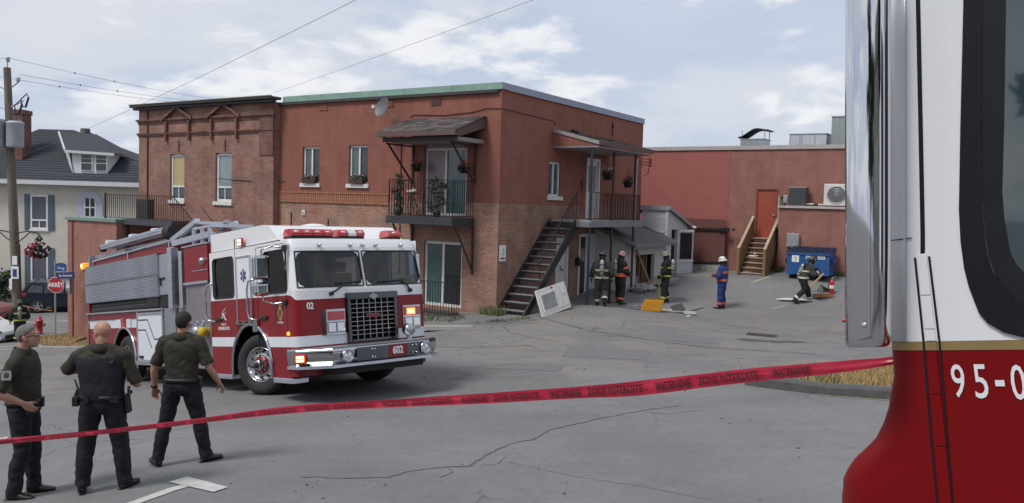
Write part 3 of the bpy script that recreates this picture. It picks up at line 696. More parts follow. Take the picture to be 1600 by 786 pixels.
ST = bthing('iron_staircase', 'black iron open-riser staircase climbing the side wall to the porch', 'staircase', (.55,1.5,0))
o0 = ST['base']
N = 13; y0, z0, y1, z1 = .02, -.06, 3.17, 2.93
for k in range(N):
    t = (k+.75)/N; y = y0+(y1-y0)*t; z = z0+(z1-z0)*(k+1)/(N+.0)-.06
    b = MB(); b.box(.07,.985,y-.14,y+.12,z-.02,z+.02); b.build('tread', mat('worn_tread',(.20,.205,.22),.7,var=.3,vs=8,dirt=.4), ST, off=o0)
    b = MB(); b.box(.08,.98,y-.146,y-.139,z-.055,z-.0); b.build('nosing', M_BLACK, ST, off=o0)
for x in (.03,1.02):
    b = MB(); dz = .02
    b.prism([(y0-.22,z0-.06),(y0+.12,z0-.06),(y1+.2,z1-.23),(y1+.2,z1+.02),(y1-.05,z1+.02)], x-.025, x+.025, 'x'); b.build('stringer', M_BLACK, ST, off=o0)
b = MB()
b.tube([(1.02,.9,.75),(1.02,.9,1.75)],.016,6); b.bar((1.02,.75,1.55),(1.02,3.25,3.92),.03,.03); b.tube([(1.02,3.2,2.93),(1.02,3.2,3.9)],.018,6)
for y in np.arange(1.0,3.15,.12):
    zz = z0+(z1-z0)*(y-y0)/(y1-y0)
    if y > 2.35: b.box(1.012,1.028,y-.007,y+.007,zz+.1,zz+.98)
b.build('handrail', M_IRON, ST, off=o0)

# white interior door lying on its side against the stair
t = bthing('door_slab', 'white panelled door with window leaning sideways against the staircase', 'door', (1.62,.9,H(*L2W(1.62,.9)[:2])-BO[2]))
Q = Matrix.Rotation(R(-20),3,'Y') 
def dl(u,z,d): # u along y', z up in the door plane, d out of the plane
    v = Q @ Vector((d,0,z)); return Vector((v.x, u*math.cos(R(6))-z*.10*0, v.z+u*math.sin(R(6))))
def dbox(b,u0,u1,z0,z1,d0,d1,m=0):
    v = [dl(u,z,d) for d in (d0,d1) for z in (z0,z1) for u in (u0,u1)]
    b.add(v,[(0,2,3,1),(4,5,7,6),(0,1,5,4),(2,6,7,3),(0,4,6,2),(1,3,7,5)],m)
MD = mat('white_door_paint',(.66,.65,.62),.5,var=.06,dirt=.2,dirtcol=(.45,.43,.4))
b = MB(); dbox(b,-.82,.98,.0,.86,0,.045); b.build('slab', MD, t, bev=.006)
b = MB(); dbox(b,-.66,.26,.14,.18,.046,.065); dbox(b,-.66,.26,.66,.70,.046,.065); dbox(b,-.66,-.62,.181,.659,.046,.065); dbox(b,.22,.26,.181,.659,.046,.065); b.build('window_trim', MD, t)
b = MB(); dbox(b,-.619,.219,.181,.659,.046,.052); b.build('pane', mat('frosted_pane',(.27,.29,.30),.25,var=.25,vs=6), t)
for u0,u1,za,zb in ((.36,.56,.10,.76),(.62,.9,.10,.40),(.62,.9,.46,.76)):
    b = MB(); dbox(b,u0,u1,za,zb,.046,.054); o = b.build('door_panel', mat('door_moulding',(.55,.54,.52),.5), t, bev=.01)
    b = MB(); dbox(b,u0+.03,u1-.03,za+.03,zb-.03,.0545,.062); b.build('raised_field', MD, t)
b = MB(); dbox(b,.05,.11,.78,.82,.046,.085); b.build('latch', M_IRON, t)
# ------------------------------------------------------------------ ground
def asphalt(name, base, var=.16):
    M = bpy.data.materials.new(name); M.use_nodes = True; t = M.node_tree; n = t.nodes; l = t.links
    b = n['Principled BSDF']; b.inputs['Roughness'].default_value = .88; b.inputs['Specular IOR Level'].default_value = .35
    tc = n.new('ShaderNodeTexCoord')
    def nz(s, d=6, r=.6, dist=0, sc=None):
        q = n.new('ShaderNodeTexNoise'); q.inputs['Scale'].default_value = s; q.inputs['Detail'].default_value = d; q.inputs['Roughness'].default_value = r; q.inputs['Distortion'].default_value = dist
        if sc:
            mp = n.new('ShaderNodeMapping'); mp.inputs['Scale'].default_value = sc; mp.inputs['Rotation'].default_value = (0,0,R(-30)); l.new(tc.outputs['Object'], mp.inputs[0]); l.new(mp.outputs[0], q.inputs['Vector'])
        else: l.new(tc.outputs['Object'], q.inputs['Vector'])
        return q.outputs[0]
    def mr(src, a, bb, c, d):
        q = n.new('ShaderNodeMapRange')
        for i, v in enumerate((a, bb, c, d)): q.inputs[i+1].default_value = v
        l.new(src, q.inputs[0]); return q.outputs[0]
    def mix(f, a, bb, mode='MIX'):
        x = n.new('ShaderNodeMix'); x.data_type = 'RGBA'; x.blend_type = mode
        for s, v in ((0, f), (6, a), (7, bb)):
            if isinstance(v, tuple): x.inputs[s].default_value = (*v, 1)
            elif isinstance(v, (float, int)): x.inputs[s].default_value = v
            else: l.new(v, x.inputs[s])
        return x.outputs[2]
    out = mix(1, base, mr(nz(.35, 5, .6), .3, .7, 1-var, 1+var), 'MULTIPLY')
    out = mix(1, out, mr(nz(.5, 8, .7, .8, (.5, 2.2, 1)), .3, .7, .92, 1.08), 'MULTIPLY')
    out = mix(1, out, mr(nz(6.5, 7, .82), .3, .7, .86, 1.13), 'MULTIPLY')
    out = mix(mr(nz(48, 3, .7), .63, .72, 0, .45), out, (.30,.295,.285))
    out = mix(mr(nz(38, 3, .75, .3), .64, .74, 0, .5), out, (.075,.075,.077))
    out = mix(1, out, mr(nz(95, 3, .8), .3, .7, .78, 1.22), 'MULTIPLY')          # aggregate
    out = mix(mr(nz(420, 2, .5), .66, .74, 0, .5), out, (.28,.28,.28))            # light chips
    # brown dust and dark wet-looking patches over the yard
    sep = n.new('ShaderNodeSeparateXYZ'); l.new(tc.outputs['Object'], sep.inputs[0])
    yard = mr(sep.outputs[1], 14.5, 17.5, 0, 1); yard2 = mr(sep.outputs[1], 25, 31, 1, .25)
    ym = n.new('ShaderNodeMath'); ym.operation = 'MULTIPLY'; l.new(yard, ym.inputs[0]); l.new(yard2, ym.inputs[1])
    def gate(src):
        q = n.new('ShaderNodeMath'); q.operation = 'MULTIPLY'; l.new(src, q.inputs[0]); l.new(ym.outputs[0], q.inputs[1]); return q.outputs[0]
    out = mix(gate(mr(nz(.75, 10, .78, .6, (.8, 1.3, 1)), .47, .62, 0, .7)), out, (.225,.195,.16))
    out = mix(gate(mr(nz(1.05, 10, .8, .9, (.6, 1.7, 1)), .55, .66, 0, .85)), out, (.07,.064,.056))
    out = mix(mr(nz(.9, 9, .75, .5), .60, .74, 0, .5), out, (.085,.085,.087))
    l.new(out, b.inputs['Base Color'])
    # hair cracks: distorted voronoi edges, only in some places
    v = n.new('ShaderNodeTexVoronoi'); v.feature = 'DISTANCE_TO_EDGE'; v.inputs['Scale'].default_value = .33
    dn = n.new('ShaderNodeTexNoise'); dn.inputs['Scale'].default_value = 1.4; dn.inputs['Detail'].default_value = 6; l.new(tc.outputs['Object'], dn.inputs['Vector'])
    ad = n.new('ShaderNodeMix'); ad.data_type = 'RGBA'; ad.inputs[0].default_value = .4; l.new(tc.outputs['Object'], ad.inputs[6]); l.new(dn.outputs['Color'], ad.inputs[7])
    sc = n.new('ShaderNodeVectorMath'); sc.operation = 'SCALE'; sc.inputs['Scale'].default_value = 1.7; l.new(ad.outputs[2], sc.inputs[0]); l.new(sc.outputs[0], v.inputs['Vector'])
    ck = mr(v.outputs['Distance'], .0, .006, 1, 0)
    cm = n.new('ShaderNodeMath'); cm.operation = 'MULTIPLY'; l.new(ck, cm.inputs[0]); l.new(mr(nz(.22, 3), .52, .6, 0, .6), cm.inputs[1])
    o2 = mix(cm.outputs[0], out, (.035,.035,.036)); l.new(o2, b.inputs['Base Color'])
    bp = n.new('ShaderNodeBump'); bp.inputs['Strength'].default_value = .35; bp.inputs['Distance'].default_value = .006
    l.new(nz(130, 3, .7), bp.inputs['Height'])
    bp2 = n.new('ShaderNodeBump'); bp2.inputs['Strength'].default_value = .6; bp2.inputs['Distance'].default_value = .02; bp2.invert = True
    l.new(cm.outputs[0], bp2.inputs['Height']); l.new(bp.outputs[0], bp2.inputs['Normal']); l.new(bp2.outputs[0], b.inputs['Normal'])
    return M
M_ASPH = asphalt('asphalt', (.163,.164,.168))
def axis(a, b, step, far):
    c = list(np.arange(a, b+1e-6, step)); lo, hi = [], []
    d = step; x = a
    while x > -far: d *= 1.35; x -= d; lo.append(x)
    d = step; x = b
    while x < far: d *= 1.35; x += d; hi.append(x)
    return np.array(lo[::-1]+c+hi)
gx, gy = axis(-46, 40, .45, 2500), axis(-14, 56, .45, 2500)
GX, GY = np.meshgrid(gx, gy)
GZ = np.concatenate([HV(r[0], r[1]) for r in zip(GX, GY)])
nx_, ny_ = len(gx), len(gy)
gv = np.c_[GX.ravel(), GY.ravel(), GZ]
gf = [(j*nx_+i, j*nx_+i+1, (j+1)*nx_+i+1, (j+1)*nx_+i) for j in range(ny_-1) for i in range(nx_-1)]
me = bpy.data.meshes.new('ground'); me.from_pydata(gv.tolist(), [], gf); me.materials.append(M_ASPH)
me.polygons.foreach_set('use_smooth', [True]*len(me.polygons))
GROUND = bpy.data.objects.new('ground', me); COL.objects.link(GROUND); struct(GROUND)
# ------------------------------------------------------------------ rear building across the yard (same street grid)
RB = bthing('rear_building', 'long flat-roofed red brick building at the back of the yard', 'building', (6,14.5,.4))
o0 = RB['base']
PR = lambda u, z, d: (u, 14.5+d, z)
dR = (3.82,4.76,2.31,4.42)
b = MB(); wall(b, (2.56,22), (-.6,6.10), [dR], PR); b.quad((22,14.5,-.6),(22,30,-.6),(22,30,6.1),(22,14.5,6.1)); b.build('brick_wall', M_REAR, RB, off=o0)
b = MB(); wall(b, (-9,2.56), (-3,6.10), [], PR); b.quad((-9,30,-3),(-9,14.5,-3),(-9,14.5,6.1),(-9,30,6.1)); b.build('rendered_wall', M_REARP, RB, off=o0)
b = MB(); b.box(2.50,2.60,14.485,14.4995,-.5,6.1); b.build('corner_strip', M_REARP, RB, off=o0)
b = MB(); b.box(-9,22,14.52,30,6.0,6.09); b.build('roof', M_TAR, RB, off=o0)
for k in range(7):
    b = MB(); b.box(-9+k*4.43, -9+(k+1)*4.43-.006, 14.44, 14.75, 6.10, 6.27); b.build('coping', mat('pale_coping',(.40,.37,.36),.6,.1,var=.1,dirt=.4,dirtcol=(.25,.22,.21)), RB, off=o0)
f = MB(); pbox(f,PR,3.821,3.88,2.31,4.419,-.02,.1); pbox(f,PR,4.70,4.759,2.31,4.419,-.02,.1); pbox(f,PR,3.88,4.70,4.36,4.419,-.02,.1)
MRD = mat('red_door',(.30,.062,.035),.55,var=.1,vs=2,dirt=.25,dirtcol=(.17,.05,.035))
D = f.build('door', mat('red_door_frame',(.20,.05,.035),.6), RB, off=o0)
b = MB(); pbox(b,PR,3.881,4.699,2.32,4.358,.03,.07); D2 = b.build('leaf', MRD, D, off=(0,0,0)); D2.location = tuple(-np.array(o0))
b = MB(); pbox(b,PR,4.58,4.66,3.25,3.31,-.03,.03); h_ = b.build('handle', M_GREYMET, D); h_.location = tuple(-np.array(o0))
b = MB(); pbox(b,PR,3.3,3.62,1.45,1.78,-.12,-.002); b.build('red_box', mat('red_box',(.24,.06,.045),.6), RB, off=o0, bev=.01)
b = MB(); pbox(b,PR,6.95,7.12,4.30,4.40,-.12,-.002); b.build('wall_lamp', M_WHITE, RB, off=o0, bev=.015)
b = MB(); b.tube([(7.1,14.47,4.33),(9,14.47,4.34)],.018,6); b.build('conduit', M_FASC, RB, off=o0)
# single-storey projection with the condensers on its roof
PJ = bthing('brick_extension', 'low brick extension with pale ledge behind the blue dumpster', 'extension', (9,13.7,.8))
o0 = PJ['base']
b = MB(); b.box(5.06,20,13.62,14.498,-.4,3.60); b.build('wall', M_REAR, PJ, off=o0)
b = MB(); b.box(5.0,20,13.54,14.498,3.602,3.70); b.build('ledge', mat('ledge_metal',(.46,.42,.41),.5,.1,var=.1,dirt=.4), PJ, off=o0)
b = MB(); b.box(5.45,5.95,13.44,13.618,1.98,2.55); b.tube([(5.7,13.53,2.55),(5.7,13.53,2.62)],.06,10); o = b.build('meter_box', mat('meter_grey',(.33,.33,.33),.5,.2,var=.15,dirt=.4), PJ, off=o0, bev=.015)
b = MB(); b.box(5.5,5.9,13.425,13.438,2.03,2.5); b.build('meter_cover', M_GREYMET, PJ, off=o0)
b = MB(); b.box(5.06,20,13.58,13.62,.2,.95); b.build('base_course', M_CONC, PJ, off=o0)
# condensers
t = bthing('condenser_unit', 'dark grey square air-conditioning condenser on the ledge', 'air conditioner', (5.72,14.05,3.702))
b = MB(); b.box(-.34,.34,-.3,.3,.0,.74); b.build('body', mat('condenser_grey',(.085,.09,.095),.5,.3,var=.15), t, bev=.02)
b = MB()
for k in range(15): b.box(-.31+k*.043,-.295+k*.043,-.312,-.301,.06,.69)
b.build('louvre', mat('condenser_dark',(.05,.052,.056),.6), t)
b = MB(); b.box(-.36,.36,-.32,.32,.742,.78); b.build('lid', mat('condenser_lid',(.30,.27,.26),.5), t, bev=.01)
b = MB(); b.box(-.62,-.44,-.05,.1,.12,.42); b.build('isolator', M_GREYMET, t, bev=.01)
t = bthing('fan_unit', 'white wall condenser with round fan grille at the right end of the ledge', 'air conditioner', (7.22,13.98,3.702))
b = MB(); b.box(-.46,.46,-.16,.16,.04,.92); b.build('casing', mat('off_white_metal',(.60,.59,.56),.45,var=.06,dirt=.2), t, bev=.02)
b = MB(); b.lathe([(.36,-.165),(.36,-.185),(.33,-.19),(.33,-.165)], c=(.03,0,.48), axis='y', n=32)
for r_ in (.08,.14,.2,.26,.32): b.lathe([(r_-.006,-.18),(r_+.006,-.18),(r_+.006,-.172),(r_-.006,-.172),(r_-.006,-.18)], c=(.03,0,.48), axis='y', n=28)
for k in range(8): a = k*math.pi/8; b.bar((.03-.33*math.cos(a),-.178,.48-.33*math.sin(a)),(.03+.33*math.cos(a),-.178,.48+.33*math.sin(a)),.006,.008)
b.build('fan_grille', M_GREYMET, t)
b = MB(); b.lathe([(.001,-.162),(.325,-.162)], c=(.03,0,.48), axis='y', n=32); b.build('fan_well', mat('fan_dark',(.11,.12,.125),.5), t)
b = MB(); b.box(-.4,-.3,-.16,.16,0,.038); b.box(.3,.4,-.16,.16,0,.038); b.build('foot', M_IRON, t)
t = bthing('pipe_run', 'insulated pale pipe lying along the ledge between the two condensers', 'pipe', (6.3,14.0,3.702))
b = MB(); b.tube([(-.3,0,.08),(0,.02,.09),(.2,0,.07),(.7,.0,.08)],.03,8); b.build('pipe', M_SILL, t)
b = MB(); b.tube([(.05,-.05,.06),(.22,-.05,.06)],.055,8); b.build('coupling', M_POT, t)
# roof equipment
t = bthing('roof_hood', 'galvanised roof vent under a bent black cowl', 'roof vent', (3.1,16.5,6.09))
b = MB(); b.box(-.55,.55,-.45,.45,0,.62); b.box(-.58,.58,-.48,.48,.58,.62); b.build('curb', mat('zinc',(.38,.41,.44),.35,.7,var=.2), t)
b = MB()
for sx in (-.5,.52): 
    for sy in (-.4,.4): b.box(sx-.015,sx+.015,sy-.015,sy+.015,.62,1.0)
b.build('strut', M_GREYMET, t)
b = MB(); n = 12; prof = [(-.66+1.34*k/n, .80+.32*(k/n)+.10*math.sin(2*math.pi*(k/n)-1.9)) for k in range(n+1)]
b.prism(prof+[(x,z-.05) for x,z in prof[::-1]], -.5, .5, 'y'); b.build('cowl', M_BLACK, t)
t = bthing('low_roof_unit', 'low pale metal roof unit left of the taller grey one', 'roof unit', (5.25,17.6,6.09))
b = MB(); b.box(-.75,.85,-.6,.6,0,.86); b.build('casing', mat('unit_pale',(.50,.53,.58),.45,.3,var=.12,vs=3,stretch=(6,6,.5)), t, bev=.01)
b = MB()
for x in (-.752+.02,-.3,-.22,.35): b.box(x-.02,x+.02,-.615,-.601,0,.86)
b.box(-.78,.88,-.63,.63,.861,.89); b.build('seam', M_GREYMET, t)
t = bthing('tall_roof_unit', 'tall grey rooftop air handler at the right end of the roof', 'roof unit', (7.6,17.6,6.09))
b = MB(); b.box(-1.25,1.8,-.9,.9,0,1.55); b.build('casing', mat('unit_grey',(.27,.31,.30),.5,.3,var=.18,vs=1.4,stretch=(3,3,.6)), t, bev=.01)
b = MB(); b.prism([(-1.6,.0),(-1.25,.0),(-1.25,.75)],-.6,.6,'y'); b.build('duct', mat('unit_dark',(.12,.14,.14),.6), t)
b = MB()
for x in (-1.0,.2,.28,1.2,1.3,1.6): b.box(x-.02,x+.02,-.915,-.901,0,1.55)
b.box(-1.28,1.83,-.93,.93,1.551,1.6); b.build('seam', M_GREYMET, t)
b = MB(); b.box(.35,1.1,-.912,-.901,.15,1.4); b.build('access_panel', mat('unit_green',(.33,.41,.38),.4,.2), t)
b = MB(); b.box(-.35,.08,-.95,-.901,1.2,1.34); b.build('light', M_WHITE, t, bev=.02)

# wooden stair to the red door
WS = bthing('wooden_stair', 'tan wooden stair with boarded sides up to the red door', 'stairs', (4.4,13.2,.75))
o0 = WS['base']
MW = mat('tan_timber',(.225,.135,.07),.8,var=.25,vs=5,stretch=(1,6,6),bump=.3,dirt=.3,dirtcol=(.11,.065,.035)); MWT = mat('worn_timber',(.36,.27,.19),.85,var=.25,vs=6,dirt=.4,dirtcol=(.16,.11,.08))
n = 8; ya, za, yb, zb = 12.25, .70, 13.95, 2.30
for k in range(n):
    y = ya+(yb-ya)*k/(n-.0); z = za+(zb-za)*(k+1)/n
    b = MB(); b.box(3.92,4.88,y,y+.27,z-.04,z); b.build('tread', MWT, WS, off=o0, bev=.005)
    b = MB(); b.box(3.93,4.87,y+.03,y+.05,z-.16,z-.041); b.build('riser', mat('dark_riser',(.085,.05,.03),.9), WS, off=o0)
b = MB(); b.box(3.86,4.95,13.95,14.48,2.24,2.30); b.build('landing', MWT, WS, off=o0)
for x in (3.86,4.93):
    b = MB(); b.prism([(12.2,.45),(12.42,.45),(14.1,2.0),(14.1,2.32),(13.95,2.32),(12.2,.85)], x-.02, x+.02, 'x'); b.build('stringer', MW, WS, off=o0)
    for k in range(11):
        y = 12.22+k*.168; zt = 1.88+(y-12.22)*(1.26/1.85); zb_ = .55+max(0,(y-12.3))*(1.45/1.7)
        b = MB(); b.box(x-.045,x-.022,y,y+.155,zb_,zt-.02); b.build('side_board', MW, WS, off=o0)
    b = MB(); b.bar((x,12.15,1.88),(x,14.1,3.20),.11,.05); b.build('handrail', MWT, WS, off=o0)
    b = MB(); b.box(x-.05,x+.05,12.12,12.2,.45,1.9); b.build('newel', MW, WS, off=o0); b = MB(); b.box(x-.05,x+.05,14.06,14.14,.7,3.2); b.build('newel', MW, WS, off=o0)
for k in range(7):
    b = MB(); b.box(3.5+0*k,3.82,14.08,14.10,2.35+k*.0+k*.115,2.35+k*.115+.1); b.build('back_board', MW, WS, off=o0)
t = bthing('garbage_scrap', 'pale crumpled scrap lying on the wooden stair', 'litter', (4.2,12.95,1.52))
b = MB(); b.tube([(-.2,0,.02),(-.05,.04,.03),(.1,0,.03),(.25,.05,.06)],[.02,.05,.03,.015],6); b.tube([(.08,.02,.04),(.12,0,.16)],[.02,.05],6); b.build('scrap', M_SILL, t)
# lattice screen right of the door
t = bthing('lattice_screen', 'small diagonal lattice screen beside the red door', 'lattice', (4.87,14.1,2.3))
b = MB(); ML = mat('pale_lattice',(.36,.34,.22),.85,var=.2)
L = .62; Hh = 1.32
def lat(b, y, sgn):
    for k in np.arange(-Hh, L, .11):
        a0 = max(0,k); a1 = min(L, k+Hh)
        if a1-a0 < .03: continue
        p = (a0, (a0-k)); q = (a1, (a1-k))
        if sgn < 0: p = (L-p[0],p[1]); q = (L-q[0],q[1])
        def top(pt): return Vector((y+.006*sgn, .3-pt[0]-.0, .45+pt[1]))
        b.bar(top(p),top(q),.028,.008,upv=(1,0,0))
lat(b,.12,1); lat(b,.12,-1); b.build('lattice', ML, t, kind='stuff')
b = MB(); b.box(.09,.15,-.36,-.32,.40,1.8); b.box(.09,.15,.30,.34,-.5,1.8); b.box(.09,.15,-.319,.299,.40,.44); b.box(.09,.15,-.319,.299,1.76,1.8); b.build('frame', ML, t)
# slatted red fence with dark rail
FN = bthing('slat_fence', 'dark red slatted gate fence against the back wall', 'fence', (1.6,14.2,.8))
o0 = FN['base']; MFR = mat('fence_red',(.14,.052,.045),.6,var=.25,vs=5); MFD = mat('fence_dark',(.03,.014,.014),.7)
sb = MB(); sb.box(-.027,.027,-.012,.012,0,2.0); sm_ = sb.mesh('slat', MFR)
for k in range(44):
    x = .05+k*.059
    o = bpy.data.objects.new('slat', sm_); COL.objects.link(o); o.parent = FN; o.location = (x-o0[0], 14.22-o0[1]+random.uniform(-.006,.006), 1.02-o0[2]+random.uniform(-.01,.01))
b = MB(); b.box(0,2.62,14.235,14.26,1.0,2.98); b.build('backing', MFD, FN, off=o0)
b = MB(); b.box(-.2,2.75,14.13,14.20,2.52,2.62); b.box(2.4,2.8,14.10,14.22,2.5,2.66); b.cyl((2.95,14.15,2.6),(3.05,14.15,2.6),.06,n=8); b.build('rail', M_IRON, FN, off=o0)
b = MB(); b.bar((0,14.17,.95),(2.62,14.17,1.12),.05,.09); b.build('bottom_rail', M_IRON, FN, off=o0)
t = bthing('retaining_curb', 'pale concrete curb under the red slatted fence', 'curb', (1.5,14.25,.5))
b = MB(); b.prism([(-2,-.9),(1.2,-.6),(1.2,.55),(-2,.42)], -.07, .05, 'y')
b.build('curb', M_CONC, t)
b = MB()
for k in range(9): 
    x = -1.5+k*.3; b.tube([(x,-.09,.05),(x+.03,-.10,.25),(x+.08*random.uniform(-1,1),-.09,.4)],.008,4)
b.build('dead_stems', mat('dead_stem',(.10,.08,.06),.9), t, kind='stuff')

# ------------------------------------------------------------------ white shed and its low lean-to
SH = bthing('white_shed', 'grey-white board shed with open door at the rear corner of the brick building', 'shed', (.6,12,.5))
o0 = SH['base']; MSH = mat('whitewashed_board',(.50,.51,.53),.8,var=.14,vs=2.5,stretch=(1,1,3),dirt=.35,dirtcol=(.28,.28,.28)); MSHT = mat('shed_trim',(.62,.62,.62),.7,var=.1,dirt=.3)
for k in range(7):
    z0_ = .1+k*.48
    b = MB(); b.box(.05,1.14,10.93,10.96,z0_,z0_+.475); b.build('front_board', MSH, SH, off=o0)
PS = lambda u, z, d: (1.2-d, u, z)
b = MB(); wall(b,(10.93,13.3),(-.3,2.72),[(11.35,12.15,.3,2.55)],PS,.12)
b.add([PS(10.93,2.72,0),PS(13.3,2.72,0),PS(10.93,3.45,0)],[(0,1,2)],0); b.build('side_wall', MSH, SH, off=o0)
b = MB(); b.prism([(10.88,3.50),(13.5,2.72),(13.5,2.66),(10.88,3.43)], -.3, 1.32, 'x'); b.build('roof', mat('shed_roof',(.10,.105,.11),.9,var=.2), SH, off=o0)
b = MB(); b.prism([(10.85,3.56),(13.55,2.76),(13.55,2.62),(10.85,3.40)], 1.321, 1.36, 'x'); b.box(-.1,1.32,10.84,10.879,3.36,3.55); b.build('fascia', mat('shed_fascia',(.30,.30,.32),.7), SH, off=o0)
b = MB(); b.tube([(1.36,13.5,2.66),(1.5,13.56,2.62)],.06,8); b.build('gutter_end', M_SILL, SH, off=o0)
b = MB(); b.box(.0,1.17,10.90,10.929,2.42,2.50); b.box(1.13,1.23,10.90,10.97,-.3,3.4); b.build('corner_trim', MSHT, SH, off=o0)
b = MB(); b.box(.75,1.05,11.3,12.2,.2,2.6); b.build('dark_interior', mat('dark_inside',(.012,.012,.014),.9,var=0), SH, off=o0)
for y in (11.30,12.16): b = MB(); b.box(1.202,1.24,y-.05,y+.05,.25,2.6); b.build('door_jamb', MSHT, SH, off=o0)
# the opened door, swung out, with dark upper window
b = MB(); b.bar((1.23,12.22,1.45),(1.62,12.95,1.45),.05,2.2); D = b.build('door', MSH, SH, off=o0)
b = MB(); b.bar((1.30,12.26,1.85),(1.60,12.83,1.85),.05,1.12); pn = b.build('pane', M_GLASSD, D, off=o0)
b = MB(); b.bar((1.262,12.23,2.5),(1.64,12.94,2.5),.07,.1); b.bar((1.262,12.23,1.2),(1.64,12.94,1.2),.07,.08); b.build('rail', MSHT, D, off=o0)

LT = bthing('lean_to', 'low white lean-to with dark sloping roof and broken-open wall under the porch', 'lean-to', (.7,8.5,.4))
o0 = LT['base']; MLT = mat('whitewashed_wall',(.52,.52,.52),.85,var=.12,vs=3,bump=.3,dirt=.45,dirtcol=(.30,.29,.28))
PL = lambda u, z, d: (1.35-d, u, z)
op = (7.55,9.35,.32,1.62)
b = MB(); wall(b,(6.65,10.4),(-.4,2.12),[op],PL,.14); b.quad((0,6.65,-.4),(1.35,6.65,-.4),(1.35,6.65,2.12),(0,6.65,2.12)); b.add([(0,6.65,2.12),(1.35,6.65,2.12),(0,6.65,2.6)],[(0,1,2)])
b.quad((1.35,10.4,-.4),(0,10.4,-.4),(0,10.4,2.6),(1.35,10.4,2.12)); b.build('wall', MLT, LT, off=o0)
b = MB(); b.prism([(.004,2.76),(1.8,2.06),(1.8,2.0),(.004,2.70)], 6.45, 10.55, 'y'); b.build('roof', mat('lean_roof',(.095,.10,.105),.9,var=.25,vs=3,bump=.4,bs=40,dirt=.4,dirtcol=(.16,.16,.16)), LT, off=o0)
b = MB(); b.box(1.801,1.83,6.43,10.57,1.96,2.08); b.bar((.01,6.44,2.74),(1.82,6.44,2.03),.03,.09); b.bar((.01,10.56,2.76),(1.82,10.56,2.06),.03,.12); b.build('edge_trim', mat('lean_trim',(.17,.175,.18),.7), LT, off=o0)
b = MB(); b.box(.75,.85,7.5,9.4,.2,1.7); b.box(.80,1.2,7.5,9.4,.2,.3); b.build('inner_wall', mat('raw_lath',(.085,.055,.034),.9,var=.5,vs=7,stretch=(1,8,1)), LT, off=o0)
for y in (7.75,8.05,8.45,8.8,9.1): b = MB(); b.box(1.02,1.12,y-.04,y+.04,.32,1.62); b.build('stud', mat('bare_stud',(.21,.13,.07),.85,var=.25), LT, off=o0)
b = MB(); b.box(1.0,1.28,7.55,8.0,.33,.8); b.build('insulation', mat('grey_debris',(.22,.23,.25),.9,var=.3), LT, off=o0)
# leaning timber and heap of rubble
def ground_b(x, y): return H(*L2W(x,y)[:2])-BO[2]
t = bthing('leaning_beam', 'tan timber leaning against the broken lean-to wall', 'timber', (1.9,7.55,ground_b(1.9,7.55)))
b = MB(); b.bar((.05,.25,0.02),(-.5,-.05,1.62-t['base'][2]+.2),.16,.06); b.build('beam', mat('new_timber',(.33,.21,.115),.8,var=.2,stretch=(6,6,1)), t, bev=.006)
for k,(x,y,l_,a,lab) in enumerate(((1.75,8.3,1.9,1.35,'long grey plank lying on the rubble below the lean-to opening'),(2.05,8.6,1.5,1.15,'short weathered board in front of the long grey plank'),(1.72,8.9,1.2,1.6,'splintered lath piece on the far side of the rubble'))):
    t = bthing('plank', lab, 'plank', (x,y,ground_b(x,y)), 'planks by the lean-to'); b = MB()
    b.obox((0,0,.16+.04*k),.11,l_/2,.035,Matrix.Rotation(a-1.57,3,'Z')@Matrix.Rotation(.06*(k+1),3,'X')); b.build('board', mat('grey_plank',(.27,.235,.20),.9,var=.25,stretch=(6,1,6)), t)
for k,(x,y,s_,lab) in enumerate(((1.75,7.0,.30,'rounded grey rubble sack at the foot of the white wall'),(1.95,7.6,.2,'lump of broken plaster beside the rubble sack'),(1.75,8.15,.17,'small pale plaster chunk under the plank'))):
    t = bthing('rubble', lab, 'rubble', (x,y,ground_b(x,y))); b = MB(); b.ball((0,0,s_*.45),s_,s_*1.15,s_*.6,nu=9,nv=7); b.s = [False]*len(b.s); o = b.build('lump', mat('plaster',(.33,.32,.31),.95,var=.25,bump=.6,bs=12), t)
    for v in o.data.vertices: v.co *= 1+.55*noise.noise(v.co*6+Vector((k,0,0)))

# ------------------------------------------------------------------ blue dumpster
DP = bthing('dumpster', 'blue steel front-load dumpster with ribbed dark lid and white notices', 'dumpster', (6.62,12.85,ground_b(6.5,12.85)))
MBL = mat('dumpster_blue',(.018,.085,.27),.5,.1,var=.15,vs=4,dirt=.3,dirtcol=(.06,.08,.12)); MLID = mat('dumpster_lid',(.02,.035,.085),.6,var=.2)
b = MB(); b.prism([(-.62,.12),(.55,.12),(.55,1.15),(-.62,1.0)], -.94, .94, 'x'); b.build('body', MBL, DP, bev=.015)
b = MB(); b.prism([(-.66,1.0),(.58,1.16),(.58,1.20),(-.66,1.05)], -.98, .98, 'x'); b.build('lid', MLID, DP)
for k in range(14): b = MB(); x = -.9+k*.1385; b.bar((x,-.66,1.075),(x,.55,1.225),.05,.05); b.build('lid_rib', MLID, DP)
b = MB(); b.box(-.97,.97,-.66,-.622,.93,1.0); b.box(-.96,.96,-.65,-.621,.12,.18); b.build('rim', MBL, DP)
for sx in (-1,1):
    b = MB(); b.box(sx*.941,sx*1.05,-.35,.45,.62,.8); b.build('fork_pocket', MBL, DP, bev=.01)
    b = MB(); b.box(sx*.97-.0,sx*.975+.05*sx,-.55,-.45,.55,.75); b.build('hook', M_IRON, DP)
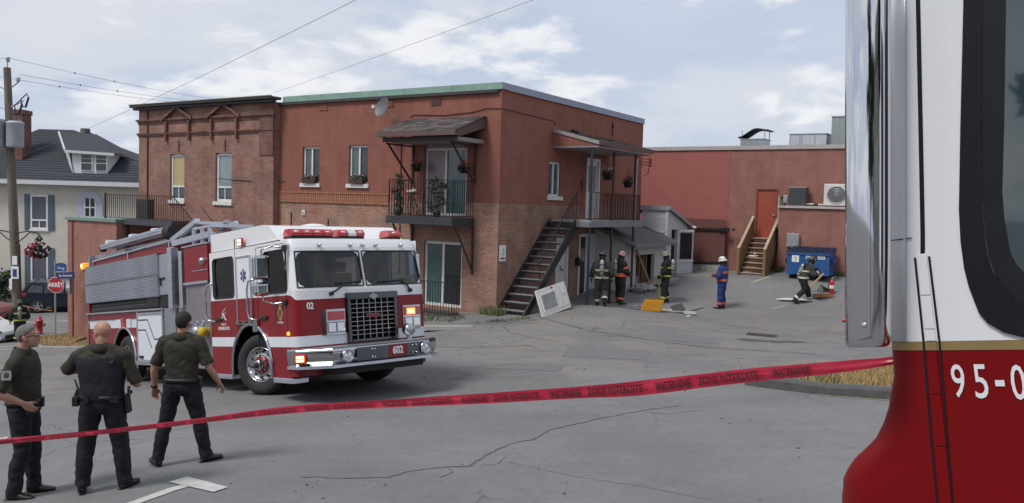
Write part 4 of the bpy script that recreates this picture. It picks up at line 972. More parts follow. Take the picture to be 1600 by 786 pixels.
for x0,x1,z0,z1,nm in ((-.72,-.40,.62,.90,1),(-.10,.10,.78,.90,0),(.42,.74,.78,.90,0),(.10,.32,.16,.38,0)):
    b = MB(); b.box(x0,x1,-.634,-.6235,z0,z1); sgn = b.build('notice', M_PAPER, DP)
    b = MB()
    if nm: b.tube([(-.60,-.637,.82),(-.53,-.637,.82),(-.53,-.637,.76),(-.56,-.637,.72),(-.56,-.637,.68)],.012,5)
    else:
        for q in range(5): xx = x0+.025+(x1-x0-.05)*q/5; b.box(xx,xx+(x1-x0)*.1,-.637,-.6345,z0+.03,z1-.03)
    b.build('print', M_INK, sgn)
b = MB()
for x in (-.8,.8):
    for y in (-.5,.45): b.cyl((x-.03,y,.06),(x+.03,y,.06),.06,n=12)
b.build('castors', M_BLACK, DP, kind='stuff')
DP.scale = (.86,1,.97)
# fire extinguisher, board on the ground with plank and tool behind the walking firefighter
def at(x, y): return (x, y, H(x, y))
def wthing(name, label, cat, x, y, rz=0, group=None): return thing(name, label, cat, at(x,y), (0,0,rz), group)
t = wthing('fire_extinguisher', 'red fire extinguisher with white label standing on the asphalt', 'extinguisher', 12.08, 30.76, -.4)
b = MB(); b.lathe([(.001,0),(.085,0),(.09,.02),(.09,.43),(.08,.48),(.045,.53),(.03,.55),(.001,.55)], n=20); b.build('cylinder', mat('extinguisher_red',(.40,.025,.025),.35,var=.1), t)
b = MB(); b.cyl((0,0,.55),(0,0,.62),.025); b.bar((-.02,0,.62),(.13,0,.68),.03,.02); b.bar((-.02,0,.60),(.12,0,.58),.03,.015); b.build('valve', M_GREYMET, t)
b = MB(); b.tube([(.0,.02,.6),(-.09,.02,.6),(-.12,.0,.45),(-.11,0,.15)],.014,6); b.build('hose', M_BLACK, t)
b = MB(); b.lathe([(.0915,.22),(.0915,.34)], n=20); b.build('label', M_PAPER, t)
t = wthing('white_board', 'white panel lying flat on the asphalt under the walking firefighter', 'board', 10.75, 30.5, -.05)
b = MB(); b.prism([(-.85,-.18),(-.1,.38),(.75,.32),(.7,-.08),(.2,-.28)], .01, .045, 'z'); b.build('panel', mat('white_panel',(.74,.74,.73),.6,var=.04), t)
t = wthing('broken_timber', 'brown broken timber beside the white panel', 'timber', 11.75, 30.55, .15)
b = MB(); b.obox((0,.05,.07),.42,.07,.05,Matrix.Rotation(.1,3,'Z')); b.obox((-.1,-.12,.05),.4,.05,.035,Matrix.Rotation(-.06,3,'Z')); b.build('timber', mat('reddish_timber',(.27,.12,.055),.8,var=.3), t)
t = wthing('tool_pack', 'dark strap harness with pale wooden handle standing behind the walking firefighter', 'tool', 11.65, 31.1, 0)
b = MB(); b.bar((-.3,0,.15),(.25,.05,.72),.05,.05); b.build('handle', mat('pale_handle',(.45,.34,.2),.7), t)
b = MB()
for k in range(6): a = k*.5; b.tube([(.0+.1*k,-.1,.03),(.1+.06*k,-.1,.30-.03*k),(.28+.05*k,-.1,.05)],.022,6)
b.build('strap', M_POT, t)
# ------------------------------------------------------------------ the red and white fire engine coming up the slope
M_RED = mat('fire_red', (.20,.006,.011), .36, var=.06, vs=2, coat=.12, spec=.35, dirt=.12, dirtcol=(.16,.03,.03))
M_CABW = mat('cab_white', (.72,.73,.75), .3, var=.04, vs=2, coat=.6, dirt=.10, dirtcol=(.5,.49,.47))
M_CHROME = mat('chrome', (.47,.48,.50), .10, 1., var=.06, vs=3)
M_ALU = mat('brushed_aluminium', (.60,.63,.70), .30, .85, var=.16, vs=2, stretch=(1,1,8))
M_ALUD = mat('dull_aluminium', (.36,.38,.42), .45, .75, var=.2, vs=4)
M_DIAM = mat('tread_plate', (.40,.41,.43), .38, .8, var=.12, vs=8, bump=.8, bs=70)
M_RUB = mat('tyre_rubber', (.02,.02,.021), .8, var=.3, vs=8, bump=.2, bs=40, dirt=.3, dirtcol=(.06,.058,.055))
M_UNDER = mat('chassis_black', (.012,.012,.013), .7, var=.3)
M_STRIPE = mat('reflective_white', (.62,.65,.70), .35, var=.04)
M_LENSR = mat('red_lens', (.42,.01,.015), .12, var=.2, vs=12, spec=.8, coat=.6)
M_LENSC = mat('clear_lens', (.70,.72,.74), .08, .5, var=.2, vs=25)
M_LENSO = mat('lit_amber', (.6,.12,.02), .3, var=0, emit=(1,.22,.03), es=1.9)
M_LITR = mat('lit_red', (.6,.05,.02), .3, var=0, emit=(1,.16,.05), es=1.2)
M_LITCORE = mat('lamp_core', (.9,.8,.5), .3, var=0, emit=(1,.72,.35), es=2.6)
M_BLUE = mat('medical_blue', (.02,.05,.17), .4, var=0)
M_LETTER = mat('white_lettering', (.74,.75,.77), .4, var=0)
def glass_mat(name, tint, refl=.9):
    M = bpy.data.materials.new(name); M.use_nodes = True; t = M.node_tree; n = t.nodes; l = t.links; n.remove(n['Principled BSDF'])
    a = n.new('ShaderNodeBsdfTransparent'); a.inputs[0].default_value = (*tint,1)
    g = n.new('ShaderNodeBsdfGlossy'); g.inputs['Roughness'].default_value = .03; g.inputs[0].default_value = (refl,refl,refl,1)
    f = n.new('ShaderNodeFresnel'); f.inputs[0].default_value = 1.6
    x = n.new('ShaderNodeMixShader'); l.new(f.outputs[0], x.inputs[0]); l.new(a.outputs[0], x.inputs[1]); l.new(g.outputs[0], x.inputs[2])
    l.new(x.outputs[0], n['Material Output'].inputs[0]); MATS[name] = M; return M
M_TG = glass_mat('tinted_windscreen', (.36,.50,.58))
M_TGD = glass_mat('tinted_side_window', (.45,.52,.54))

TK = thing('fire_engine', 'red and white fire engine numbered 602 facing right in front of the brick building', 'fire truck', (-3.466,14.913,-.387), (-.0150,-.1384,-.8033))
yc, hw = .07, 1.32          # centre line and half width of the cab
YR, YL = yc-hw, yc+hw       # right side (towards us) and left side
XR = -1.70                  # rear wall of the cab
def nose(t, z0x, depth, w, x0=1.28, e=5.0):
    c, s = math.cos(t), math.sin(t)
    return (x0+depth*abs(c)**(2/e)+z0x, yc+w*math.copysign(abs(s)**(2/e), s))
NT = 48
def TY(y): return math.copysign(math.asin(min(1,abs(y/hw)**2.5)), y)      # nose angle at a sideways offset
TS = [TY(hw*math.sin(-math.pi/2+math.pi*k/NT)) for k in range(NT+1)]
# -- lower cab: one outline with the wheel arch cut out, plus rounded nose
def arch_pts(cx, r, z0, n=14): # from rear to front
    return [(cx-r*math.cos(math.pi*k/n), max(z0, .50+r*math.sin(math.pi*k/n)*1.0)) for k in range(n+1)]
RA = .74
def side_outline(z0, z1):
    pts = [(XR,z0)]
    for k in range(17):
        a = math.pi*k/16; x, z = -.08-RA*math.cos(a), .50+RA*math.sin(a)
        if z > z0: 
            if not pts[1:]: pts.append((-.08-RA*math.sqrt(max(0,1-((z0-.5)/RA)**2)) if z0 > .5 else -.08-RA, z0))
            pts.append((x,z))
    pts.append((-.08+(RA*math.sqrt(max(0,1-((z0-.5)/RA)**2)) if z0 > .5 else RA), z0))
    pts += [(1.28,z0),(1.28,z1),(XR,z1)]
    return pts
cab = MB()
def skin(y, flip):
    # side skin in three coloured strips; strips that the arch passes through are cut by it
    zs = [(.34,.84,0),(.84,1.01,1),(1.01,1.69,0)]
    for z0,z1,m_ in zs:
        def cut(z): 
            if z <= .50: return RA
            return RA*math.sqrt(max(0,1-((z-.5)/RA)**2))
        n = 10
        for i in range(n):
            za, zb = z0+(z1-z0)*i/n, z0+(z1-z0)*(i+1)/n
            ca, cb = cut(za), cut(zb)
            for q in ([(XR,za),(-.08-ca,za),(-.08-cb,zb),(XR,zb)],[(-.08+ca,za),(1.28,za),(1.28,zb),(-.08+cb,zb)]):
                v = [(x,y,z) for x,z in q]
                cab.add(v if not flip else v[::-1], [(0,1,2,3)], m_)
skin(YR, False); skin(YL, True)
cab.box(XR,-.84,YR+.02,YL-.02,.36,1.66,2); cab.box(.68,1.2,YR+.02,YL-.02,.36,1.66,2); cab.box(-.9,.7,YR+.02,YL-.02,1.27,1.66,2)
cab.box(-.9,.7,YR+.62,YL-.62,.36,1.3,2)
cab.quad((XR,YR,.34),(XR,YL,.34),(XR,YL,2.8),(XR,YR,2.8),0)
for i in range(NT):
    for za,zb,m_ in ((.36,.84,0),(.84,1.01,1),(1.01,None,0),(None,1.75,3)):
        q = []
        for t, zz in ((TS[i],za),(TS[i+1],za),(TS[i+1],zb),(TS[i],zb)):
            if zz is None: zz = 1.69-.09*min(1, max(0,(math.pi/2-abs(t))/.35))
            x, y = nose(t, 0, .26, hw); q.append((x,y,zz))
        cab.add(q, [(0,1,2,3)], m_, True)
CAB = cab.build('cab', [M_RED, M_STRIPE, M_UNDER, M_CABW], TK)
# -- upper cab: side walls with real window openings, nose ring with windscreen openings
up_ = MB()
PSR = lambda u,z,d: (u, YR+d, z)
PSL = lambda u,z,d: (u, YL-d, z)
wr, wf = (-1.56,-.69,1.73,2.47), (.46,1.25,1.74,2.45)
wall(up_, (XR,1.28), (1.69,2.60), [wr,wf], PSR, .05); wall(up_, (XR,1.28), (1.69,2.60), [wr,wf], PSL, .05, flip=True)
ZL = [1.75,1.80,2.40,2.47,2.55,2.62]
def ring(t, z):
    k = (z-1.75)/(2.62-1.75); lean = -.17*k; x, y = nose(t, lean, .26-.01*k, hw-.05*k*max(0,math.cos(t))**.0*(1 if abs(t)<1.5 else .0))
    if z > 2.5: x -= (z-2.5)*.35
    return (x, y, z)
T_L = (TY(-1.255), TY(-.03)); T_R = (TY(.03), TY(1.255))
TF = sorted(set([round(t,5) for t in TS]+[round(a,5) for a in T_L+T_R]))
for i in range(len(TF)-1):
    for j in range(len(ZL)-1):
        tm, zm = (TF[i]+TF[i+1])/2, (ZL[j]+ZL[j+1])/2
        if 1.8 < zm < 2.40 and (T_L[0] < tm < T_L[1] or T_R[0] < tm < T_R[1]): continue
        up_.add([ring(TF[i],ZL[j]),ring(TF[i+1],ZL[j]),ring(TF[i+1],ZL[j+1]),ring(TF[i],ZL[j+1])], [(0,1,2,3)], 0, True)
top = [ring(t,2.62) for t in TF]
up_.add(top+[(XR,YL,2.60),(XR,YR,2.60)], [tuple(range(len(top)+2))[::-1]], 0)
up_.build('cab_top', M_CABW, TK)
for tr in (T_L, T_R):
    g = MB(); ya_, yb_ = (-1.255,-.03) if tr is T_L else (.03,1.255); tt = [TY(ya_+(yb_-ya_)*k/16) for k in range(17)]; zz = [1.79,2.1,2.41]
    vs = []
    for z in zz:
        for t in tt: x,y,z_ = ring(t,z); vs.append((x-.012,y*(.998),z_))
    g.add(vs, [(j*17+i,j*17+i+1,(j+1)*17+i+1,(j+1)*17+i) for j in range(2) for i in range(16)], 0, True); W_ = g.build('windscreen', M_TG, TK)
    f = MB()
    loop = [ring(t,1.80) for t in tt]+[ring(t,2.40) for t in tt[::-1]]; loop.append(loop[0])
    for a_,b_ in zip(loop[:-1],loop[1:]): f.bar(a_,b_,.02,.022)
    for ci, (cx_t, cz, sx, sz) in enumerate(((tr[0],1.80,1,1),(tr[1],1.80,-1,1),(tr[1],2.40,-1,-1),(tr[0],2.40,1,-1))):
        A_ = Vector(ring(cx_t,cz)); yq = ya_ if sx > 0 else yb_; B_ = Vector(ring(TY(yq+sx*.13),cz)); C_ = Vector(ring(cx_t,cz+sz*.13))
        f.add([A_,B_,A_*.3+B_*.35+C_*.35,C_],[(0,1,2,3)],1)
    f.build('seal', [M_BLACK, M_CABW], W_)
for o_, P_ in ((wr,PSR),(wf,PSR),(wr,PSL),(wf,PSL)):
    u0,u1,z0,z1 = o_
    g = MB(); a_ = .03
    sl = -.0 if u0 < 0 else 0
    g.add([P_(u0,z0,.022),P_(u1,z0,.022),P_(u1,z1,.022),P_(u0,z1,.022)], [(0,1,2,3)]); W_ = g.build('side_window', M_TGD, TK)
    f = MB(); r_ = .09
    # rounded rubber surround filling the corners of the opening
    for cx,cz,sx,sz in ((u0,z0,1,1),(u1,z0,-1,1),(u1,z1,-1,-1),(u0,z1,1,-1)):
        arc = [(cx+sx*(r_-r_*math.sin(q)), cz+sz*(r_-r_*math.cos(q))) for q in [k*math.pi/10 for k in range(6)]]
        f.add([P_(cx,cz,.0)]+[P_(x,z,.0) for x,z in arc], [tuple(range(7))], 1)
        for (xa,za_),(xb,zb_) in zip(arc[:-1],arc[1:]): f.bar(P_(xa,za_,-.002),P_(xb,zb_,-.002),.022,.022)
    for p,q in (((u0+r_,z0),(u1-r_,z0)),((u0+r_,z1),(u1-r_,z1)),((u0,z0+r_),(u0,z1-r_)),((u1,z0+r_),(u1,z1-r_))):
        f.bar(P_(p[0],p[1],-.002),P_(q[0],q[1],-.002),.022,.022)
    f.build('seal', [M_BLACK, M_CABW], W_)
# raised roof with sloping front
b = MB(); b.prism([(XR,2.60),(.98,2.60),(.62,2.90),(.45,2.93),(XR+.03,2.95),(XR,2.92)], YR+.04, YL-.04, 'y'); b.build('raised_roof', M_CABW, TK, bev=.04, seg=3)
b = MB(); b.box(-1.25,-.75,-.6,-.2,2.95,3.02); b.build('roof_unit', M_CABW, TK, bev=.02); b = MB(); b.ball((-.2,.1,2.95),.3,.3,.09); b.build('roof_dome', M_CABW, TK)
# seams of doors and panels on the side towards us
b = MB()
for x,za,zb in ((-.62,.85,2.78),(.20,.5,2.55),(1.20,1.0,2.5)): b.box(x-.005,x+.005,YR-.003,YR+.01,za,zb)
b.box(.2,1.2,YR-.003,YR+.01,2.545,2.553); b.box(XR,.2,YR-.003,YR+.01,2.60,2.606); b.build('door_seam', M_UNDER, TK)
# narrow equipment door with blue medical star
b = MB(); b.box(-.53,-.02,YR-.018,YR-.001,1.69,2.42); b.box(-.53,-.02,YR-.018,YR-.001,1.30,1.689,1); D = b.build('equipment_door', [M_CABW,M_RED], TK, bev=.004)
b = MB(); b.box(-.56,-.53,YR-.03,YR-.001,1.28,2.44); b.box(-.02,.01,YR-.03,YR-.001,1.28,2.44); b.box(-.53,-.02,YR-.03,YR-.001,2.421,2.45); b.build('trim', M_ALU, D)
b = MB(); b.box(-.58,.03,YR-.05,YR-.001,1.24,1.30); b.build('latch_rail', M_CHROME, D)
b = MB()
for k in range(2): b.box(-.45+k*.22,-.32+k*.22,YR-.055,YR-.051,1.255,1.29)
b.build('latch', M_UNDER, D)
b = MB()
for k in range(3):
    Q = Matrix.Rotation(k*math.pi/3,3,'Y'); b.obox((-.27,YR-.024,2.10),.024,.002+.0007*k,.11,Q)
b.build('medical_star', M_BLUE, D)
b = MB(); b.tube([(-.27,YR-.0275,2.03),(-.27,YR-.0275,2.17)],.006,5); b.build('star_staff', M_LETTER, D)
# side lamp near the roof
b = MB(); b.box(-.44,-.24,YR-.04,YR-.001,2.62,2.77); L_ = b.build('warning_lamp', M_LENSR, TK, bev=.015)
b = MB()
for z in (2.665,2.725): b.box(-.40,-.28,YR-.046,YR-.041,z-.018,z+.018)
b.build('lit_tube', M_LITCORE, L_)
# grab rails, door handles
for x in (-1.62,.10):
    b = MB(); b.tube([(x,YR-.005,2.02),(x-.06,YR-.09,1.98),(x-.09,YR-.10,1.85),(x-.09,YR-.10,1.45),(x-.05,YR-.09,1.33),(x+.12,YR-.005,1.30)],.02,8); b.build('grab_rail', M_CHROME, TK)
for x in (-1.36,.42):
    b = MB(); b.box(x-.12,x+.12,YR-.035,YR-.001,1.30,1.37); b.build('door_handle', M_UNDER, TK, bev=.02)
b = MB(); b.box(.06,.24,YR-.05,YR-.001,1.10,1.32); b.build('step_plate', M_CHROME, TK, bev=.008)
# bright arch trims and lower steps
def arch_trim(cx, r, y, name='arch_trim', z0=.32):
    b = MB(); pts = [(cx-r,y,z0)]+[(cx-r*math.cos(math.pi*k/20),y,.50+r*math.sin(math.pi*k/20)) for k in range(21)]+[(cx+r,y,z0)]
    b.tube(pts,.035,8); return b.build(name, M_CHROME, TK)
arch_trim(-.08,.735,YR-.012); arch_trim(-.08,.735,YL+.012)
b = MB(); b.box(.70,1.38,YR-.03,YR+.25,.25,.335); b.build('step_board', M_ALU, TK, bev=.01); b = MB(); b.box(XR,-.85,YR-.03,YR+.25,.25,.335); b.build('step_board', M_ALU, TK, bev=.01)
b = MB(); b.box(XR-.02,1.1,YR+.35,YL-.35,.30,.62); b.box(-9.0,XR,YR+.5,YL-.5,.42,.62); b.build('chassis', M_UNDER, TK)
# lettering and crest on the side and nose
FX = lambda x,y,z: frame((x,y,z),(1,0,0),(0,0,1))
text_mesh('lettering','SHERBROOKE',.085,M_LETTER,TK,FX(-1.16,YR-.006,1.17),sx=.9); text_mesh('lettering','VILLE DE',.05,M_LETTER,TK,FX(-1.16,YR-.006,1.245))
b = MB()
for pts in ([(-.1,.0),(-.02,.12),(.05,.02),(.08,.14)],[(-.06,.03),(.02,.06),(.1,-.01)],[(-.08,.1),(0,.16),(.07,.2)]): b.tube([(-1.16+u,YR-.004,1.33+w) for u,w in pts],.009,5)
b.build('city_emblem', M_LETTER, TK)
MG = mat('gold_leaf',(.45,.31,.12),.4,.4,var=.2,vs=30)
b = MB(); b.prism([(.98+.085*math.cos(a)*(1+.12*math.cos(4*a)),1.40+.12*math.sin(a)*(1+.12*math.cos(4*a))) for a in [k*math.pi/12 for k in range(24)]], YR-.006, YR-.002, 'y')
cr = b.build('crest', MG, TK); b = MB(); b.prism([(.98+.045*math.cos(a),1.40+.065*math.sin(a)) for a in [k*math.pi/8 for k in range(16)]], YR-.009, YR-.0065, 'y'); b.build('crest_shield', mat('crest_brown',(.2,.06,.04),.5), cr)
text_mesh('lettering','SERVICE',.045,M_LETTER,cr,FX(.98,YR-.006,1.56)); text_mesh('lettering','INCENDIE',.045,M_LETTER,cr,FX(.98,YR-.006,1.245))
p = nose(TY(-1.13),0,.26,hw); p2 = nose(TY(-1.0),0,.26,hw); text_mesh('lettering','02',.15,M_LETTER,TK,frame(((p[0]+p2[0])/2+.012,(p[1]+p2[1])/2-.012,1.49),(p2[0]-p[0],p2[1]-p[1],0),(0,0,1)),bold=.004,ext=.004,sx=.8)
b = MB(); b.lathe([(.001,.03),(.03,.028),(.035,0)],c=(1.24,YR+.004,1.06),axis='y',n=12,rot=Matrix.Rotation(math.pi,3,'Z')); b.build('side_marker', M_LENSO, TK)
# front roof light bars
def dome(b, x, y, w, m): b.ball((x,y,2.72),.15,w/2+.012,.075,nu=12,nv=8,m=m)
for (y0,y1,doms) in ((-1.10,-.30,(0,0,0,0)),(-.18,.34,(0,1,0)),(.84,1.13,(0,))):
    b = MB(); b.box(.90,1.18,y0,y1,2.625,2.68); LB = b.build('light_bar', M_UNDER, TK, bev=.015)
    for k,mm in enumerate(doms):
        w = (y1-y0)/len(doms); g = MB(); yq = y0+w*(k+.5)
        g.prism([(.90,2.68),(1.19,2.68),(1.20,2.73),(1.14,2.80),(.95,2.80),(.89,2.73)], yq-w*.47, yq+w*.47, 'y'); g.build('lens', [M_LENSR,M_LENSC][mm], LB, bev=.02, seg=3)
        if not mm: g = MB(); g.ball((1.17,yq,2.75),.03,.05,.02,nu=8,nv=6); g.build('reflector', M_LENSC, LB)
for y in (-.72,-.12,.13,.40,.95):
    t_ = math.asin(max(-1,min(1,math.copysign(abs((y-yc)/hw)**2.5,(y-yc))))); x,_,_ = ring(t_,2.50)
    b = MB(); b.ball((x+.03,y,2.51),.05,.035,.035,nu=10,nv=8); b.ball((x+.06,y,2.51),.028,.03,.03,nu=8,nv=6,m=1); b.build('marker_light', [M_CHROME,M_LENSC], TK)
# wipers
for y0,y1,z1,q0,q1 in ((-.62,-.30,1.86,-.5,.0),(1.0,.86,1.84,.35,.9)):
    b = MB(); b.tube([(1.56,y0,1.68),(1.58,(y0+y1)/2,1.77),(1.52,y1,z1)],.016,6); b.cyl((1.50,y0,1.68),(1.59,y0,1.68),.035,n=10); b.build('wiper_arm', M_UNDER, TK)
    b = MB(); b.bar((1.525,q0,1.845),(1.525,q1,1.87),.018,.025); b.build('wiper_blade', M_UNDER, TK)
# grille
gx_ = 1.50; g0,g1,h0,h1 = -.32,.66,.86,1.66
b = MB(); b.box(gx_-.05,gx_+.05,g0,g1,h0,h1); G = b.build('grille', mat('grille_void',(.004,.004,.004),.9,var=0,spec=.1), TK)
b = MB(); b.box(gx_+.02,gx_+.10,g0-.02,g0+.05,h0-.02,h1); b.box(gx_+.02,gx_+.10,g1-.05,g1+.02,h0-.02,h1); b.box(gx_+.02,gx_+.105,g0+.05,g1-.05,h0-.02,h0+.03); b.box(gx_+.02,gx_+.11,g0-.03,g1+.03,h1-.10,h1+.02); b.build('surround', mat('dark_chrome',(.10,.105,.11),.18,.95,var=.1), G, bev=.012)
b = MB()
for k in range(1,7): y = g0+.05+(g1-g0-.1)*k/7; b.box(gx_+.051,gx_+.075,y-.007,y+.007,h0+.03,h1-.1)
for k in range(1,9): z = h0+.03+(h1-h0-.13)*k/9; b.box(gx_+.051,gx_+.082,g0+.05,g1-.05,z-.0055,z+.0055)
b.build('bars', mat('worn_chrome',(.30,.30,.30),.25,.95,var=.3,vs=12), G)
b = MB(); yb = (g0+g1)/2
b.prism([(yb-.10,1.605),(yb,1.665),(yb+.10,1.605),(yb,1.545)], gx_+.11, gx_+.125, 'x'); b.build('emblem', mat('steel',(.3,.31,.32),.2,.9), G)
b = MB(); b.box(gx_+.083,gx_+.1,yb-.14,yb+.14,1.24,1.31); b.build('badge', mat('badge_red',(.18,.04,.04),.4), G, bev=.02)
# headlamps: the near one wraps the corner
def lampset(y0, y1, wrap, lit):
    b = MB(); x0 = 1.50
    if wrap: b.prism([(1.36,y0-.05),(1.46,y0-.045),(1.57,y0+.18),(1.57,y1),(1.40,y1),(1.36,y0+.1)], 1.0, 1.42, 'z')
    else: b.box(1.36,1.56,y0,y1,1.0,1.42)
    Hd = b.build('headlight', M_CHROME, TK, bev=.02)
    a0 = y0+.20 if wrap else y0+.03
    b = MB(); b.box(1.561,1.575,a0,y1-.03,1.235,1.385); b.build('turn_lens', M_LENSR, Hd, bev=.01)
    if lit: b = MB(); b.box(1.576,1.586,a0+.04,a0+.22,1.25,1.36); b.build('turn_lamp', M_LENSO, Hd); b = MB(); b.box(1.587,1.59,a0+.07,a0+.19,1.28,1.33); b.build('lamp_core', M_LITCORE, Hd)
    b = MB(); b.box(1.561,1.57,a0-.01,y1-.02,1.03,1.205); b.build('lamp_well', M_ALUD, Hd)
    w = (y1-.03-a0)/2
    for k in range(2): b = MB(); b.box(1.571,1.585,a0+w*k+.01,a0+w*(k+1)-.012,1.045,1.19); b.build('lamp', M_LENSC, Hd, bev=.012)
lampset(-.92,-.36,True,False); lampset(.82,1.22,False,True)
# bumper
def offs(p, k): return [(x+(k if x>1.3 else 0), yc+(y-yc)*(1+k*.25)) for x,y in p]
bp_ = [(1.20,YR-.03),(1.55,YR-.05),(2.02,-.92),(2.06,.1),(2.02,1.02),(1.72,YL+.02),(1.2,YL+.02)]
b = MB(); rg_ = []
for z,k in ((.53,-.075),(.56,-.05),(.62,-.022),(.68,-.006),(.73,0),(.77,-.008),(.79,-.022),(.80,-.045)): rg_.append([(x,y,z) for x,y in offs(bp_,k)])
b.rings(rg_,0,False,True); BM = b.build('bumper', M_CHROME, TK)
for p_ in BM.data.polygons: p_.use_smooth = abs(p_.normal.z) < .9
try: BM.data.set_sharp_from_angle(angle=R(28))
except Exception: pass
b = MB(); b.prism(offs(bp_,.03), .485, .53, 'z'); b.build('lip', M_ALU, BM, bev=.01)
b = MB(); b.prism([(1.3,YR+.0),(1.54,YR-.02),(1.99,-.90),(2.03,.1),(1.99,1.0),(1.70,YL-.01),(1.3,YL-.01)], .802, .815, 'z'); b.build('deck', M_DIAM, BM)
MK = mat('bumper_dark_reflection',(.05,.055,.065),.08,.6,var=.3,vs=3,spec=.9)
b = MB(); b.add([(2.062,-.50,.56),(2.066,.1,.56),(2.035,.98,.56),(2.035,.98,.775),(2.066,.1,.775),(2.062,-.50,.775)], [(0,1,4,5),(1,2,3,4)]); b.build('dark_reflection', MK, BM)  # dark reflection in the chrome, put in as a coloured sheet
b = MB(); b.add([(2.068,.12,.565),(2.055,.52,.565),(2.055,.52,.77),(2.068,.12,.77)], [(0,1,2,3)]); pl = b.build('number_plate', M_RED, BM)
text_mesh('number','602',.17,M_LETTER,pl,frame((2.068,.31,.668),(-.013,.4,0),(0,0,1)),bold=.005,ext=.004,sx=.85)
for y,x in ((-.66,2.045),(.90,2.05)):
    b = MB(); b.lathe([(.105,-.01),(.105,.03),(.085,.035),(.075,.01)],c=(x,y,.665),axis='x',n=20); f_ = b.build('fog_light', M_CHROME, BM)
    b = MB(); b.lathe([(.001,.022),(.078,.012)],c=(x,y,.665),axis='x',n=20); b.build('lens', M_LENSC, f_)
dcol = (Vector((2.02,-.92,0))-Vector((1.55,YR-.05,0))).normalized(); nn = Vector((dcol.y,-dcol.x,0))
c_ = Vector((1.60,YR-.05+.045,.655))+nn*.012
Qm = Matrix((dcol, nn, Vector((0,0,1)))).transposed()
b = MB(); b.obox(c_,.10,.02,.085,Qm); a_ = b.build('corner_marker', M_LENSR, BM, bev=.01)
b = MB(); b.obox(c_+nn*.022,.07,.004,.05,Qm); b.build('marker_lamp', M_LENSO, a_)
b = MB()
for z in (-.03,.03): b.obox(c_+nn*.028+Vector((0,0,z)),.055,.002,.014,Qm)
b.build('lamp_core', M_LITCORE, a_)
b = MB()
for y in (-.2,-.15,.62,.7):
    for z in (.6,.73): b.ball((2.066,y,z),.018,nu=8,nv=6)
b.build('bolts', M_CHROME, BM, kind='stuff')
b = MB(); b.cyl((1.85,.72,.815),(1.85,.72,.90),.05,n=12); b.lathe([(.001,.10),(.07,.09),(.105,.05),(.11,-.02),(.09,-.08),(.04,-.12),(.001,-.13)],c=(1.84,.72,.99),axis='x',n=20); sp_ = b.build('siren', M_CHROME, BM)
b = MB(); b.lathe([(.001,.115),(.06,.102),(.085,.085)],c=(1.84,.72,.99),axis='x',n=20); b.build('siren_grille', M_ALUD, sp_)
b = MB(); b.box(1.2,1.9,-.8,.95,.36,.50); b.build('winch_tray', M_UNDER, TK)
# mirrors on an arm, towards us
b = MB(); b.tube([(1.22,YR-.0,2.47),(1.0,YR-.10,2.52),(.90,YR-.26,2.46),(.90,YR-.26,1.62),(1.0,YR-.12,1.56),(1.16,YR,1.58)],.018,8); MR_ = b.build('mirror', M_CHROME, TK)
b = MB(); b.box(.84,.96,YR-.42,YR-.13,1.97,2.37); b.build('mirror_housing', M_CHROME, MR_, bev=.05, seg=4)
b = MB(); b.box(.84,.96,YR-.42,YR-.13,1.70,1.93); b.build('spot_mirror', M_CHROME, MR_, bev=.06, seg=4)
for x0,z0 in ((1.10,1.53),(1.16,2.42)): b = MB(); b.box(x0,x0+.14,YR-.04,YR,z0,z0+.1); b.build('mirror_mount', M_UNDER, MR_, bev=.02)
b = MB(); b.tube([(.8,YL+.0,2.50),(.86,YL+.22,2.46),(.86,YL+.22,1.8),(1.0,YL,1.7)],.018,8); b.box(.80,.92,YL+.10,YL+.34,1.98,2.38); b.build('mirror', M_CHROME, TK)
# inside: dash, wheel, seats
b = MB(); b.box(.75,1.35,YR+.1,YL-.1,1.45,1.78); b.build('dashboard', mat('dash_grey',(.03,.033,.036),.7), TK)
Q = Matrix.Rotation(R(-55),3,'Y')
b = MB(); n = 20
b.tube([Vector((.72,.66,1.90))+Q@Vector((.0+.21*math.cos(2*math.pi*k/n),.21*math.sin(2*math.pi*k/n),0)) for k in range(n+1)],.017,6)
b.tube([(.72,.66,1.90),(1.0,.66,1.65)],.03,6); b.bar(Vector((.72,.66,1.90))+Q@Vector((0,-.2,0)),Vector((.72,.66,1.90))+Q@Vector((0,.2,0)),.03,.02); b.build('steering_wheel', M_UNDER, TK)
for x,y in ((.05,.66),(.05,-.5),(-1.3,-.5),(-1.3,.6)):
    b = MB(); b.box(x-.25,x+.25,y-.27,y+.27,1.25,1.42); b.box(x-.33,x-.2,y-.25,y+.25,1.42,2.1); b.box(x-.33,x-.22,y-.14,y+.14,2.12,2.32); b.build('seat', mat('seat_cloth',(.035,.04,.046),.9), TK, bev=.04)
b = MB(); b.box(-.7,-.62,yc-.55,yc+.42,1.3,2.5); b.build('bulkhead', mat('dark_trim',(.02,.022,.025),.8), TK)
